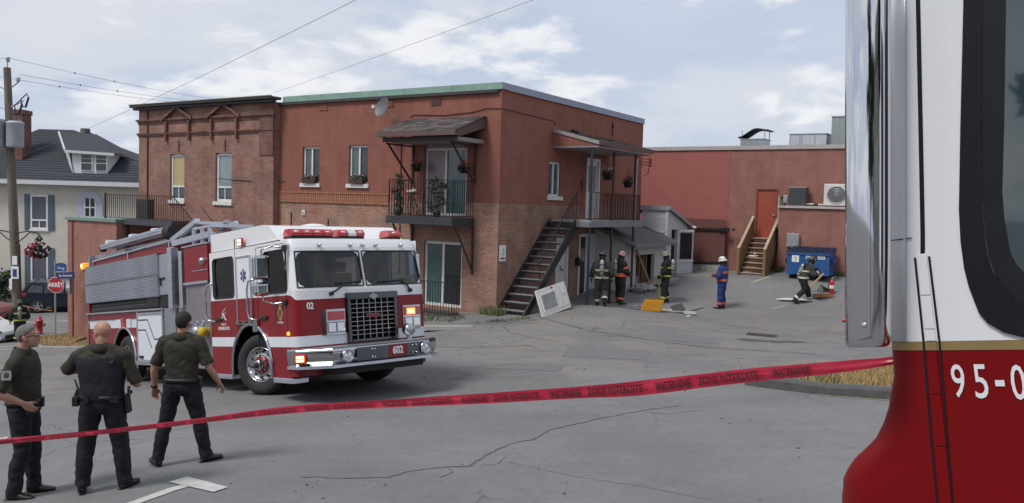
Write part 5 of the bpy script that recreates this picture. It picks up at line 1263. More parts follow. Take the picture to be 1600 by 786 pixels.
# wheels
def wheel(x, y, side, dual=False, steer=0):
    s_ = side; tz = .525
    b = MB(); b.lathe([(.30,.11*s_),(.33,.15*s_),(.44,.165*s_),(.495,.145*s_),(.525,.10*s_),(.53,0),(.525,-.10*s_),(.495,-.145*s_),(.3,-.15*s_)], c=(0,0,0), axis='y', n=48); Wl = b.build('wheel', M_RUB, TK); Wl.location = (x,y,tz); Wl.rotation_euler = (0,0,steer)
    b = MB()
    for g_ in (-.06,0,.06): b.lathe([(.5305,g_-.008),(.532,g_-.008),(.532,g_+.008),(.5305,g_+.008)],c=(0,0,0),axis='y',n=48)
    b.build('tread_groove', M_UNDER, Wl)
    b = MB(); d = .13 if not dual else -.02
    b.lathe([(.31,.125*s_),(.305,.14*s_),(.29,.135*s_),(.275,.10*s_),(.255,(d-.055)*s_),(.16,(d-.03)*s_),(.10,(d)*s_)], c=(0,0,0), axis='y', n=48); b.build('rim', M_CHROME, Wl)
    for k in range(10):
        a = 2*math.pi*k/10+.2; b = MB(); c0 = Vector((.222*math.cos(a), (d-.043)*s_, .222*math.sin(a))); b.cyl(c0-Vector((0,.01,0)),c0+Vector((0,.006,0)),.024,n=10); b.build('rim_hole', M_UNDER, Wl)
    b = MB(); b.lathe([(.165,(d-.028)*s_),(.165,(d-.012)*s_),(.09,(d+.012)*s_)],c=(0,0,0),axis='y',n=32); b.build('hub_plate', mat('hub_red',(.26,.06,.055),.35,.3), Wl)
    b = MB()
    for k in range(10): a = 2*math.pi*k/10; c0 = Vector((.14*math.cos(a), (d-.005)*s_, .14*math.sin(a))); b.cyl(c0,c0+Vector((0,.035*s_,0)),.014,n=6)
    b.build('wheel_nuts', M_CHROME, Wl)
    b = MB(); b.lathe([(.092,(d-.01)*s_),(.09,(d+.06)*s_),(.075,(d+.09)*s_),(.05,(d+.095)*s_)],c=(0,0,0),axis='y',n=24); b.build('hub', M_CHROME, Wl)
    b = MB(); b.lathe([(.052,(d+.096)*s_),(.05,(d+.11)*s_),(.001,(d+.115)*s_)],c=(0,0,0),axis='y',n=20); b.build('hub_cap', M_UNDER, Wl)
wheel(0,YR+.20,-1,steer=R(22)); wheel(0,YL-.20,1,steer=R(22)); wheel(-6.42,YR+.17,-1,True); wheel(-6.42,YL-.17,1,True)
b = MB(); b.box(-6.9,-5.9,YR+.36,YL-.36,.3,.75); b.cyl((-6.42,YR+.4,.52),(-6.42,YL-.4,.52),.12); b.cyl((0,YR+.3,.5),(0,YL-.3,.5),.09); b.build('axle', M_UNDER, TK)
# -- body behind the cab
XB0, XB1 = -9.02, -1.78
b = MB(); b.box(XB0+.1,XB1,YR+.30,YL-.05,.62,2.72); b.build('body_core', mat('body_dark',(.03,.03,.033),.7), TK)
b = MB()
def lowskin(x0,x1,z0,z1,m_):
    cx = -6.42
    def cut(z): return RA if z <= .5 else (RA*math.sqrt(max(0,1-((z-.5)/RA)**2)))
    n = 8
    for i in range(n):
        za, zb = z0+(z1-z0)*i/n, z0+(z1-z0)*(i+1)/n
        for q in ([(x0,za),(cx-cut(za),za),(cx-cut(zb),zb),(x0,zb)],[(cx+cut(za),za),(x1,za),(x1,zb),(cx+cut(zb),zb)]) if z0 < 1.24 else ([(x0,za),(x1,za),(x1,zb),(x0,zb)],):
            b.add([(x,YR,z) for x,z in q], [(0,1,2,3)], m_)
lowskin(XB0,-5.55,.5,1.24,0); b.add([(XB0,YR,1.24),(-5.55,YR,1.24),(-5.55,YR,1.44),(XB0,YR,1.44)],[(0,1,2,3)],1); b.add([(XB0,YR,1.44),(-4.05,YR,1.44),(-4.05,YR,1.60),(XB0,YR,1.60)],[(0,1,2,3)],0)
b.box(XB0,-7.2,YR+.01,YL,.5,1.6); b.box(-5.62,-4.05,YR+.01,YL,.5,1.6); b.box(XB0,-4.05,YR+.01,YL,1.26,1.6)
b.build('lower_body', [M_RED, M_STRIPE], TK)
arch_trim(-6.42,.745,YR-.012)
b = MB(); b.box(-6.55,-6.30,YR-.04,YR-.001,1.22,1.46); b.build('side_light', M_LENSR, TK, bev=.01); b = MB(); b.box(-6.50,-6.35,YR-.06,YR-.041,1.40,1.45); b.build('light_cap', M_CHROME, TK)
b = MB(); b.box(XB0,-4.0,YR-.05,YR+.2,1.60,1.635); b.build('body_rail', M_ALU, TK)
b = MB(); b.box(-5.55,-1.75,YR-.06,YR+.25,.42,.50); b.build('running_board', M_DIAM, TK)
# white locker door with its dark chevrons
b = MB(); b.box(-5.50,-4.10,YR-.02,YR-.001,.53,1.50); LK = b.build('locker_door', M_STRIPE, TK, bev=.006)
b = MB(); b.box(-5.56,-5.50,YR-.03,YR-.001,.50,1.585); b.box(-4.10,-4.05,YR-.03,YR-.001,.50,1.585); b.box(-5.499,-4.101,YR-.03,YR-.001,1.50,1.56); b.box(-5.499,-4.101,YR-.03,YR-.001,.50,.53); b.build('frame', M_ALU, LK)
b = MB()
def strip(pts, w):
    for (xa,za),(xb,zb) in zip(pts[:-1],pts[1:]): b.bar((xa,YR-.0215,za),(xb,YR-.0215,zb),w,.003,upv=(0,1,0))
strip([(-5.48,1.40),(-4.92,1.40),(-4.55,.98),(-4.12,.98)],.028); strip([(-5.48,1.18),(-5.05,1.18),(-4.70,.78)],.028); b.build('chevron', mat('navy_line',(.02,.03,.05),.5), LK)
b = MB(); b.box(-5.42,-5.2,YR-.05,YR-.021,.56,.62); b.build('locker_latch', M_UNDER, LK, bev=.01)
b = MB(); strip([(-8.9,1.455),(-7.0,1.455)],.02); b.build('stripe_edge', MATS['navy_line'], TK); b = MB(); strip([(-5.95,1.25),(-5.95,1.455),(-5.6,1.455)],.02); b.build('stripe_edge', mat('navy_line',(0,0,0)), TK)
b = MB(); b.box(-4.04,-3.45,YR,YL,.5,1.62); b.build('treadplate_panel', M_DIAM, TK, bev=.01)
# pump compartment with gauges, hose outlets
b = MB(); b.box(-3.4,XB1,YR+.06,YL,.62,1.66); b.box(-2.92,XB1,YR+.03,YL,1.0,2.08); PP = b.build('pump_panel', mat('pump_grey',(.21,.19,.21),.5,.2,var=.15,dirt=.3), TK)
for k in range(3):
    x = -2.75+.3*k; b = MB(); b.lathe([(.06,0),(.06,-.02),(.05,-.025),(.045,-.015),(.001,-.015)],c=(x,YR+.03,1.28),axis='y',n=16); b.build('gauge', M_ALUD, PP)
MY = mat('hose_yellow',(.50,.36,.02),.6,var=.2)
for k,(x,z,m_) in enumerate(((-2.18,1.14,M_ALU),(-1.93,1.12,MY))):
    b = MB(); b.lathe([(.001,-.22),(.075,-.21),(.095,-.17),(.095,-.09),(.07,-.07),(.07,.02)],c=(x,YR+.06,z),axis='y',n=16); b.build('hose_outlet', m_, PP)
b = MB(); b.box(-2.90,XB1,YR,YL,2.10,2.80); RP = b.build('upper_panel', M_RED, TK, bev=.01)
b = MB(); b.box(-2.92,XB1,YR-.02,YR-.001,2.05,2.10); b.box(-2.96,XB1,YR-.02,YR+.2,2.801,2.83); b.box(-2.5,XB1-.0,YR-.012,YR-.001,2.30,2.315); b.build('edge_trim', M_ALU, RP)
b = MB(); b.lathe([(.001,-.09),(.06,-.07),(.08,-.02),(.08,0)],c=(-1.98,YR,2.48),axis='y',n=14); b.build('scene_light', M_CHROME, RP)
b = MB(); b.box(-3.62,-3.42,YR-.06,YR+.1,1.60,2.86); b.box(-3.20,-3.05,YR+.0,YR+.12,1.6,2.76); b.build('lift_post', M_ALU, TK, bev=.012)
b = MB(); b.box(-3.42,-3.20,YR+.12,YR+.2,1.62,2.7); b.box(-3.4,-3.25,YR+.02,YR+.12,1.9,2.3); b.tube([(-3.32,YR+.05,1.7),(-3.32,YR+.05,2.6)],.03,8); b.build('lift_gear', M_UNDER, TK)
# ribbed aluminium stowage cover
b = MB(); b.box(-9.05,-4.22,YR-.02,YR+.3,1.88,2.78); CV = b.build('ribbed_cover', M_ALUD, TK)
rb = MB(); rb.prism([(YR-.021,.0),(YR-.044,.008),(YR-.044,.026),(YR-.021,.032)], -9.04, -4.23, 'x'); rme = rb.mesh('rib', M_ALU)
for k in range(21):
    if k == 10: continue
    o = bpy.data.objects.new('rib', rme); COL.objects.link(o); o.parent = CV; o.location = (0,0,1.90+k*.0425)
b = MB(); b.box(-9.05,-4.22,YR-.05,YR-.02,2.325,2.357); b.box(-9.06,-4.2,YR-.04,YR+.3,2.781,2.80); b.build('bright_edge', M_CHROME, CV)
b = MB(); b.box(-4.219,-3.66,YR+.0,YR+.3,1.90,2.76); b.build('cover_end', mat('grey_paint',(.30,.31,.33),.5,.3,var=.12,vs=3), CV, bev=.015)
b = MB(); b.box(-4.2,-3.9,YR-.03,YR-.001,2.24,2.27); b.tube([(-4.12,YR-.02,2.26),(-4.08,YR-.03,2.1)],.02,6); b.build('cover_latch', M_UNDER, CV)
# hoses and pipes in the gap under the cover
for k,(z,r_) in enumerate(((1.70,.07),(1.80,.06))): b = MB(); b.tube([(-8.8,YR+.08,z),(-4.6,YR+.08,z+.02)],r_,10); b.build('suction_hose', M_RUB, TK)
b = MB(); b.box(-5.0,-4.3,YR+.0,YR+.25,1.66,1.88); b.box(-4.3,-3.7,YR+.02,YR+.25,1.64,1.9); b.build('stowage_box', M_UNDER, TK, bev=.02)
# red coaming, hose bed, ladder rack
b = MB(); b.box(-9.0,-3.66,YR+.08,YL,2.72,2.98); b.build('hose_bed', M_RED, TK)
b = MB(); b.tube([(-8.7,YR+.05,2.93),(-3.7,YR+.05,3.02)],.022,8)
for x in (-8.7,-6.2,-3.75): b.tube([(x,YR+.05,2.7),(x,YR+.05,2.93+.09*(x+8.7)/5)],.016,6)
b.build('hand_rail', M_ALU, TK)
b = MB(); b.box(-8.95,-8.85,YR+.02,YR+.12,2.4,3.1); b.box(-8.95,-6.6,YR+.12,YR+.3,2.95,3.08); b.build('rear_frame', M_ALUD, TK)
RK = MB(); RK.bar((-8.0,YR+.15,3.20),(-4.0,YR+.15,3.24),.26,.05); RK.bar((-8.0,YR+.02,3.26),(-4.0,YR+.02,3.30),.03,.06); RK.bar((-8.0,YR+.30,3.26),(-4.0,YR+.30,3.30),.03,.06); RK = RK.build('ladder_rack', M_ALU, TK)
b = MB()
for k in range(12): b.bar((-7.8+k*.33,YR+.3,3.07),(-7.8+k*.33,YR+.75,3.07),.035,.035)
b.bar((-8.2,YR+.33,3.09),(-3.8,YR+.33,3.09),.035,.09); b.bar((-8.2,YR+.72,3.09),(-3.8,YR+.72,3.09),.035,.09); b.build('ladder', M_ALU, RK)
for x in (-7.5,-5.9,-4.55): b = MB(); b.box(x-.1,x+.1,YR+.0,YR+.3,3.26+.01*(x+8)/1,3.36); b.build('clip', M_STRIPE, RK, bev=.02)
b = MB(); b.cyl((-4.05,YR+.16,3.22),(-3.72,YR+.16,3.22),.15,n=16); b.build('end_roll', M_UNDER, RK)
b = MB(); b.ball((-8.1,YR+.12,3.2),.1,.1,.08,nu=8,nv=6); b.build('end_knob', M_UNDER, RK)
# pump deck frame and monitor behind the cab
b = MB()
for p,q,w in (((-3.7,YR+.1,3.02),(-2.4,YR+.1,3.30),.10),((-3.6,YR+.1,2.95),(-1.85,YR+.1,2.98),.12),((-2.6,YR+.1,3.16),(-1.7,YR+.1,3.14),.05),((-2.6,YR+.9,3.16),(-1.7,YR+.9,3.14),.05),((-3.4,YR+.9,3.02),(-2.4,YR+.9,3.28),.08),((-2.4,YR+.1,3.26),(-2.4,YR+.9,3.26),.06),((-1.75,YR+.1,3.14),(-1.75,YR+.9,3.14),.06)): b.bar(p,q,w,w)
for x in (-2.6,-2.2,-1.85): b.box(x-.03,x+.03,YR+.07,YR+.13,2.82,3.15)
b.build('deck_frame', M_ALU, TK)
b = MB(); b.tube([(-2.1,YR+.5,2.85),(-2.1,YR+.5,3.12),(-1.95,YR+.45,3.2),(-1.7,YR+.4,3.22)],[.07,.07,.06,.045],10); b.ball((-2.1,YR+.5,3.15),.1,nu=10,nv=8); b.build('monitor', M_ALUD, TK)
b = MB()
for k in range(5): b.ball((-3.2+k*.28,YR+.25+.08*(k%2),2.98),.13,.1,.07,nu=9,nv=6)
b.build('folded_hose', mat('hose_grey',(.30,.30,.29),.9,var=.2), TK)
# amber beacon on the tail
b = MB(); b.box(-9.32,-9.0,YR-.02,YR+.12,2.72,2.76); bc = b.build('beacon', M_UNDER, TK); b = MB(); b.box(-9.36,-9.1,YR-.06,YR+.12,2.761,2.93); b.build('beacon_lens', mat('amber_lens',(.55,.2,.02),.25,var=.1,emit=(1,.35,.03),es=.55), bc, bev=.03); b = MB(); b.ball((-9.23,YR-.065,2.85),.045,.01,.045,nu=8,nv=6); b.build('beacon_lamp', M_LITCORE, bc)
b = MB(); b.box(XB0-.02,XB0+.12,YR,YL,.55,2.7); b.build('tail', M_RED, TK)
# ------------------------------------------------------------------ the far side of the street on the left
HY = 50.0
HS = thing('stucco_house', 'cream stucco house with dark hipped roof, blue-grey shutters and a white dormer', 'house', (-29,HY,H(-29,HY)))
ho = tuple(HS.location)
M_STUC = mat('cream_stucco', (.53,.51,.445), .9, var=.08, vs=1.5, bump=.3, bs=30, dirt=.2, dirtcol=(.3,.28,.24))
M_SLATE = mat('dark_roof_shingle', (.036,.040,.052), .9, var=.25, vs=3, bump=.5, bs=25)
M_SHUT = mat('blue_grey_shutter', (.085,.125,.165), .6, var=.12)
PH = lambda u,z,d: (u, HY+d, z)
ops = [(-29.42,-28.36,.78,2.86),(-29.42,-28.36,-2.95,-.40),(-26.18,-25.40,1.55,2.86),(-33.6,-32.6,.78,2.86)]
b = MB(); wall(b,(-34,-21),(-5.2,3.65),ops,PH,.18); b.quad((-21,HY,-5.2),(-21,HY+9,-5.2),(-21,HY+9,3.65),(-21,HY,3.65)); b.quad((-34,HY+9,-5.2),(-34,HY,-5.2),(-34,HY,3.65),(-34,HY+9,3.65)); b.build('wall', M_STUC, HS, off=ho)
# hipped roof: eaves, ridge
e0,e1,f0,f1,ze,zr = -35.6,-20.6,HY-.6,HY+9.6,3.72,7.2
b = MB(); b.add([(e0,f0,ze),(e1,f0,ze),(e1,f1,ze),(e0,f1,ze),(-31.5,HY+4.5,zr),(-29.2,HY+4.5,zr)],[(0,1,5,4),(1,2,5),(2,3,4,5),(3,0,4),(3,2,1,0)]); RF = b.build('roof', M_SLATE, HS, off=ho)
def on_roof(x, t): return (x, f0+t*(HY+4.5-f0), ze+t*(zr-ze))
# shingle courses as shallow laps
b = MB()
for k in range(1,22):
    t = k/22; x0_ = e0+(-31.5-e0)*t; x1_ = e1+(-29.2-e1)*t; y,z = f0+t*(HY+4.5-f0), ze+t*(zr-ze)
    b.box(x0_,x1_,y-.03,y+.05,z+.0,z+.010)
b.build('shingle_courses', M_SLATE, RF, off=(0,0,0), kind='stuff').location = tuple(-np.array(ho))
b = MB(); b.box(e0,e1,f0-.06,f0-.002,3.50,3.76); b.box(e0,e1,f0-.002,HY-.002,3.60,3.70); b.build('eave_board', mat('white_eave',(.55,.56,.58),.6,var=.06), HS, off=ho)
# dormer
def hpart(n_, m_, parent=HS, **k):
    o = b.build(n_, m_, parent, off=ho if parent is HS else (0,0,0), **k)
    if parent is not HS: o.location = tuple(-np.array(ho))
    return o
b = MB(); b.prism([(-26.95,4.25),(-24.85,4.25),(-24.85,5.55),(-27.05,5.62)], HY+.2, HY+2.6,'y'); DM = hpart('dormer', mat('white_siding',(.62,.63,.66),.6,var=.06))
b = MB(); b.add([(-29.05,HY+2.6,6.75),(-27.15,HY+.12,5.62),(-26.9,HY+.12,4.22),(-27.2,HY+.5,4.3)],[(0,3,2,1)]); b.add([(-29.05,HY+2.7,6.75),(-27.15,HY+.3,5.62),(-26.9,HY+.3,4.22)],[(0,1,2)]); hpart('cheek', mat('white_siding',(0,0,0)), DM)
b = MB(); b.add([(-27.3,HY-.05,5.66),(-24.3,HY-.05,5.52),(-26.9,HY+2.9,6.85),(-29.2,HY+2.9,6.95),(-27.3,HY-.05,5.58),(-24.3,HY-.05,5.44)],[(0,1,2,3),(4,5,1,0)]); b.add([(-24.3,HY-.05,5.52),(-24.3,HY+2.9,5.52),(-26.9,HY+2.9,6.85)],[(0,1,2)]); hpart('dormer_roof', M_SLATE, DM)
b = MB(); b.bar((-27.3,HY-.08,5.56),(-24.3,HY-.08,5.44),.06,.16); b.bar((-29.15,HY+2.6,6.9),(-27.3,HY-.08,5.62),.08,.12); hpart('dormer_fascia', mat('white_eave',(0,0,0)), DM)
for x in (-26.45,-25.55):
    b = MB(); b.box(x,x+.72,HY+.12,HY+.19,4.40,5.42); wv = hpart('dormer_window', mat('white_siding',(0,0,0)), DM) if False else hpart('dormer_window', M_WHITE)
    for (a0,a1,c0,c1) in [(x+.06,x+.66,4.47,4.86)]+[(x+.06+.205*i,x+.06+.205*i+.18,4.93+.24*j,4.93+.24*j+.2) for i in range(3) for j in range(2)]:
        b = MB(); b.box(a0,a1,HY+.09,HY+.119,c0,c1); hpart('pane', M_GLASSD, wv)
# windows with shutters
for (u0,u1,z0,z1),kind in zip(ops,('w','w','a','w')):
    f = MB(); pbox(f,PH,u0,u0+.1,z0,z1,-.05,.1); pbox(f,PH,u1-.1,u1,z0,z1,-.05,.1); pbox(f,PH,u0+.1,u1-.1,z1-.1,z1,-.05,.1); pbox(f,PH,u0+.1,u1-.1,z0,z0+.1,-.05,.1)
    b = f
    if kind == 'w':
        zm = z0+.55; pbox(f,PH,u0+.1,u1-.1,zm-.05,zm+.05,-.05,.1); um = (u0+u1)/2; pbox(f,PH,um-.03,um+.03,z0+.1,zm-.05,-.03,.1)
        pbox(f,PH,u0-.06,u1+.06,z0-.12,z0-.002,-.10,.1); wv = hpart('window', M_WHITE)
        for a0,a1,c0,c1 in ((u0+.1,u1-.1,zm+.05,z1-.1),(u0+.1,um-.03,z0+.1,zm-.05),(um+.03,u1-.1,z0+.1,zm-.05)): b = MB(); pbox(b,PH,a0,a1,c0,c1,.0,.04); hpart('pane', mat('house_glass',(.10,.105,.125),.15,var=.2), wv)
        for s0,s1 in ((u0-.36,u0-.0-.02),(u1+.02,u1+.38)):
            b = MB(); pbox(b,PH,s0,s1,z0-.06,z1+.04,-.06,-.002); sh_ = hpart('shutter', M_SHUT)
            b = MB()
            for q in range(14): zz = z0+.05+q*(z1-z0-.1)/14; pbox(b,PH,s0+.05,s1-.05,zz,zz+.07,-.075,-.061)
            hpart('louvre', M_SHUT, sh_)
    else:
        um = (u0+u1)/2; pbox(f,PH,um-.03,um+.03,z0+.1,z1-.1,-.06,.1); pbox(f,PH,u0+.1,u1-.1,2.15,2.23,-.055,.1); wv = hpart('arched_window', M_WHITE)
        b = MB(); pbox(b,PH,u0+.1,u1-.1,z0+.1,z1-.1,.0,.04); hpart('pane', M_GLASSD, wv)
        b = MB(); n = 12; ou = [(um-.78*math.cos(math.pi*k/n), 2.45+.75*math.sin(math.pi*k/n)) for k in range(n+1)]; inn = [(um-.36*math.cos(math.pi*k/n), 2.42+.40*math.sin(math.pi*k/n)) for k in range(n+1)]
        for k in range(n): b.add([(*ou[k][:1],HY-.06,ou[k][1]),(ou[k+1][0],HY-.06,ou[k+1][1]),(inn[k+1][0],HY-.06,inn[k+1][1]),(inn[k][0],HY-.06,inn[k][1])],[(3,2,1,0)])
        b.box(um-.78,um-.37,HY-.06,HY-.055,1.2,2.45); b.box(um+.37,um+.78,HY-.06,HY-.055,1.2,2.45); hpart('stone_surround', mat('pale_blue_trim',(.42,.46,.56),.8,var=.08), wv)
b = MB(); b.box(-31.5,-30.65,HY+1.2,HY+2.2,5.0,8.05); b.box(-31.55,-30.6,HY+1.15,HY+2.25,7.85,8.12); hpart('chimney', M_DARKB)
b = MB(); b.lathe([(.001,7.8),(.28,7.8),(.32,7.55),(.45,7.52),(.45,7.35),(.3,7.3),(.26,5.2)],c=(-28.7,HY+5.0,-.45),n=16); hpart('roof_vent', M_BLACK)
# ------------------------------------------------------------------ trees and shrubs
M_BARK = mat('bark', (.07,.055,.045), .95, var=.3, vs=8, bump=.6, bs=25)
M_TREE = [mat('leaf_a',(.045,.085,.03),.6,var=.35,vs=3), mat('leaf_b',(.07,.115,.04),.6,var=.35,vs=3), mat('leaf_c',(.03,.06,.024),.6,var=.35,vs=3)]
M_HEDGE = [mat('hedge_a',(.022,.034,.018),.7,var=.4,vs=4), mat('hedge_b',(.035,.05,.025),.7,var=.4,vs=4)]
def tree(name, label, x, y, h, r, n=5000, size=.35, group=None, mats=M_TREE, clumps=26, seed=1):
    rs = random.getstate(); random.seed(seed)
    t = thing(name, label, 'tree', at(x,y), (0,0,0), group)
    b = MB(); b.tube([(0,0,-.3),(.05,0,h*.25),(-.05,.05,h*.55),(0,0,h*.8)],[h*.035,h*.028,h*.018,h*.006],8)
    for k in range(7):
        a = k*2.4; z = h*(.3+.06*k); b.tube([(0,0,z),(r*.4*math.cos(a),r*.4*math.sin(a),z+h*.12),(r*.75*math.cos(a),r*.75*math.sin(a),z+h*.2)],[h*.014,h*.009,h*.003],6)
    b.build('trunk', M_BARK, t); b = MB()
    for k in range(clumps):
        v = Vector((random.gauss(0,1),random.gauss(0,1),random.gauss(0,1))).normalized()*random.random()**.4
        c = Vector((v.x*r*.85, v.y*r*.85, h*.66+v.z*h*.32)); leaf_cloud(b,c,r*random.uniform(.22,.38),n//clumps,size,[0,1,2],r*random.uniform(.16,.28))
    b.build('crown', mats, t); random.setstate(rs); return t
tree('leafy_tree','pale green tree crown showing between the stucco house and the brick building',-31.5,68,9.9,4.5,3500,.5,seed=3)
tree('leafy_tree','small round tree behind the dormer end of the stucco house',-27.6,75,9.2,4,2500,.5,seed=4)
t = thing('conifer','dark conifer tip rising behind the stucco house roof','tree',at(-28.8,64))
b = MB(); b.tube([(0,0,0),(0,0,11.2)],[.2,.02],6); b.build('trunk', M_BARK, t); b = MB()
for k in range(22):
    z = 3+k*.37; rr = 2.2*(1-(z-2)/9.6)
    for q in range(9): a = q*.7+k; b.add([(0,0,z+.2),(rr*math.cos(a-.16),rr*math.sin(a-.16),z-.25),(rr*1.1*math.cos(a),rr*1.1*math.sin(a),z-.1),(rr*math.cos(a+.16),rr*math.sin(a+.16),z-.25)],[(0,1,2,3)])
b.build('crown', M_HEDGE, t)
def shrub(name,label,x,y,rx,ry,h,n=900,size=.16,cat='shrub',seed=5):
    rs = random.getstate(); random.seed(seed)
    t = thing(name,label,cat,at(x,y)); b = MB()
    for k in range(4): b.tube([(0,0,0),(random.uniform(-1,1)*rx*.4,random.uniform(-1,1)*ry*.4,h*.6)],.02,5)
    b.build('stems', M_BARK, t); b = MB()
    for k in range(14):
        c = (random.uniform(-1,1)*rx*.7,random.uniform(-1,1)*ry*.7,h*random.uniform(.25,.8)); leaf_cloud(b,c,min(rx,1)*.45+.1,n//14,size,[0,1],h*.2)
    b.build('foliage', M_HEDGE, t); random.setstate(rs); return t
shrub('dark_shrub','dark bushy shrub at the far left beyond the pole',-30.9,48.9,1.3,.7,2.5,1500,.2)
shrub('low_hedge','low green hedge under the house window behind the dark car',-27.4,49.1,1.6,.5,2.1,1600,.17,'hedge',seed=8)
shrub('low_shrub','low clipped shrub at the very left foot of the house',-32.6,48.6,1.4,.6,1.4,900,.18,seed=9)
# ------------------------------------------------------------------ street: sidewalk, kerbs, road lines, dry grass corner
M_GRASS = mat('dry_ground', (.235,.16,.075), .95, var=.35, vs=4, bump=.8, bs=40, dirt=.6, dirtcol=(.12,.11,.045))
def draped(name, poly, m, dz=.02, step=.5, thick=0, kind='structure', parent=None):
    """a sheet laid over the terrain inside an outline"""
    P = [Vector((p[0],p[1])) for p in poly]; x0 = min(p.x for p in P); x1 = max(p.x for p in P); y0 = min(p.y for p in P); y1 = max(p.y for p in P)
    bm = bmesh_new(P, x0,x1,y0,y1,step)
    me = bpy.data.meshes.new(name); vs, fs = bm
    z = HV([v[0] for v in vs],[v[1] for v in vs])+dz
    n = len(vs); V = [(v[0],v[1],zz) for v,zz in zip(vs,z)]
    me.from_pydata(V,[],fs); me.materials.append(m); o = bpy.data.objects.new(name,me); COL.objects.link(o)
    if thick:
        s_ = o.modifiers.new('thick','SOLIDIFY'); s_.thickness = thick; s_.offset = -1
    if kind: o['kind'] = kind
    if parent: o.parent = parent
    return o
import bmesh
def bmesh_new(P,x0,x1,y0,y1,step):
    bm = bmesh.new(); f = bm.faces.new([bm.verts.new((p.x,p.y,0)) for p in P])
    for ax,a,bb in ((0,x0,x1),(1,y0,y1)):
        k = a+step
        while k < bb:
            co = (k,0,0) if ax == 0 else (0,k,0); no = (1,0,0) if ax == 0 else (0,1,0)
            bmesh.ops.bisect_plane(bm, geom=bm.verts[:]+bm.edges[:]+bm.faces[:], plane_co=co, plane_no=no); k += step
    bm.normal_update()
    for f in bm.faces:
        if f.normal.z < 0: f.normal_flip()
    bm.verts.index_update(); vs = [tuple(v.co) for v in bm.verts]; fs = [tuple(v.index for v in f.verts) for f in bm.faces]; bm.free(); return vs, fs
def ribbon(name, pts, w, m, dz=.008, jitter=0, parent=None, kind='structure', step=.15, thick=0, h=0, wobble=0):
    """a strip that follows the ground: road paint, cracks, kerbs (h > 0 gives it a raised section)"""
    L = [Vector((p[0],p[1],0)) for p in pts]; Q = []
    for a,b_ in zip(L[:-1],L[1:]):
        k = max(1,int((b_-a).length/step)); Q += [a.lerp(b_,i/k) for i in range(k)]
    Q.append(L[-1]); n = len(Q); mb = MB(); rows = []
    for i,p in enumerate(Q):
        d = (Q[min(i+1,n-1)]-Q[max(i-1,0)]).normalized(); s_ = Vector((-d.y,d.x,0)); ww = w*(1+random.uniform(-jitter,jitter)) if jitter else w
        if jitter and (i in (0,n-1)): ww *= .3
        if wobble and 0 < i < n-1: p = p+s_*random.uniform(-wobble,wobble)
        a, c = p+s_*ww/2, p-s_*ww/2; rows.append((a,c))
    if h:
        rings = []
        for a,c in rows:
            m_ = (a+c)/2; z0_ = H(m_.x,m_.y); e_ = (a-c)*.12
            h_ = h*(1+.22*noise.noise(Vector((m_.x*1.7,m_.y*1.7,3)))); e_ = e_*(1+.8*noise.noise(Vector((m_.x*2.3,m_.y*2.3,8))))
            rings.append([(a.x,a.y,z0_-.1),(a.x,a.y,z0_+h_*.75),(a.x-e_.x,a.y-e_.y,z0_+h_),(c.x+e_.x,c.y+e_.y,z0_+h_),(c.x,c.y,z0_+h_*.75),(c.x,c.y,z0_-.1)])
        mb.rings(rings, 0, False, True)
    else:
        for (a,c),(a2,c2) in zip(rows[:-1],rows[1:]):
            mb.add([(q.x,q.y,H(q.x,q.y)+dz) for q in (a,c,c2,a2)],[(0,1,2,3)])
    o = mb.build(name,m,parent)
    if kind: o['kind'] = kind
    return o
M_LINE = mat('road_paint', (.46,.46,.45), .8, var=.12, vs=9, dirt=.55, dirtcol=(.2,.2,.2))
M_KERB = mat('kerb_concrete', (.25,.245,.235), .9, var=.2, vs=5, bump=.4, bs=50, dirt=.5, dirtcol=(.12,.12,.115))
draped('sidewalk',[(-45,46.9),(-33,48.6),(-25.5,47.7),(-20,46.9),(-20,49.9),(-45,49.9)],mat('sidewalk_concrete',(.27,.25,.235),.9,var=.12,vs=2),.10,thick=.25)
ribbon('kerb',[(-45,46.8),(-33,48.5),(-25.5,47.6),(-20,46.8)],.22,M_KERB,h=.14,step=.8)
ribbon('road_marking',[(-26.8,42.3),(-23.0,43.9)],.16,M_LINE,step=.5)
ribbon('road_marking',[(-21.4,31.4),(-19.2,32.9)],.22,M_LINE,step=.5); ribbon('road_marking',[(-21.2,30.2),(-18.6,31.7)],.22,M_LINE,step=.5)
corner = [(-19.7,33.9),(-21.6,37.6),(-20.7,39.3),(-18.7,37.0),(-17.2,31.6),(-13.5,29.0),(-13.2,27.6),(-14.6,27.8),(-17.2,30.2)]
draped('dry_verge',corner,M_GRASS,.10,.4,thick=.2)
ribbon('kerb',[(-13.2,27.5),(-14.7,27.65),(-17.3,30.05),(-19.85,33.8),(-21.8,37.7),(-20.8,39.5)],.18,M_KERB,h=.13,step=.5)
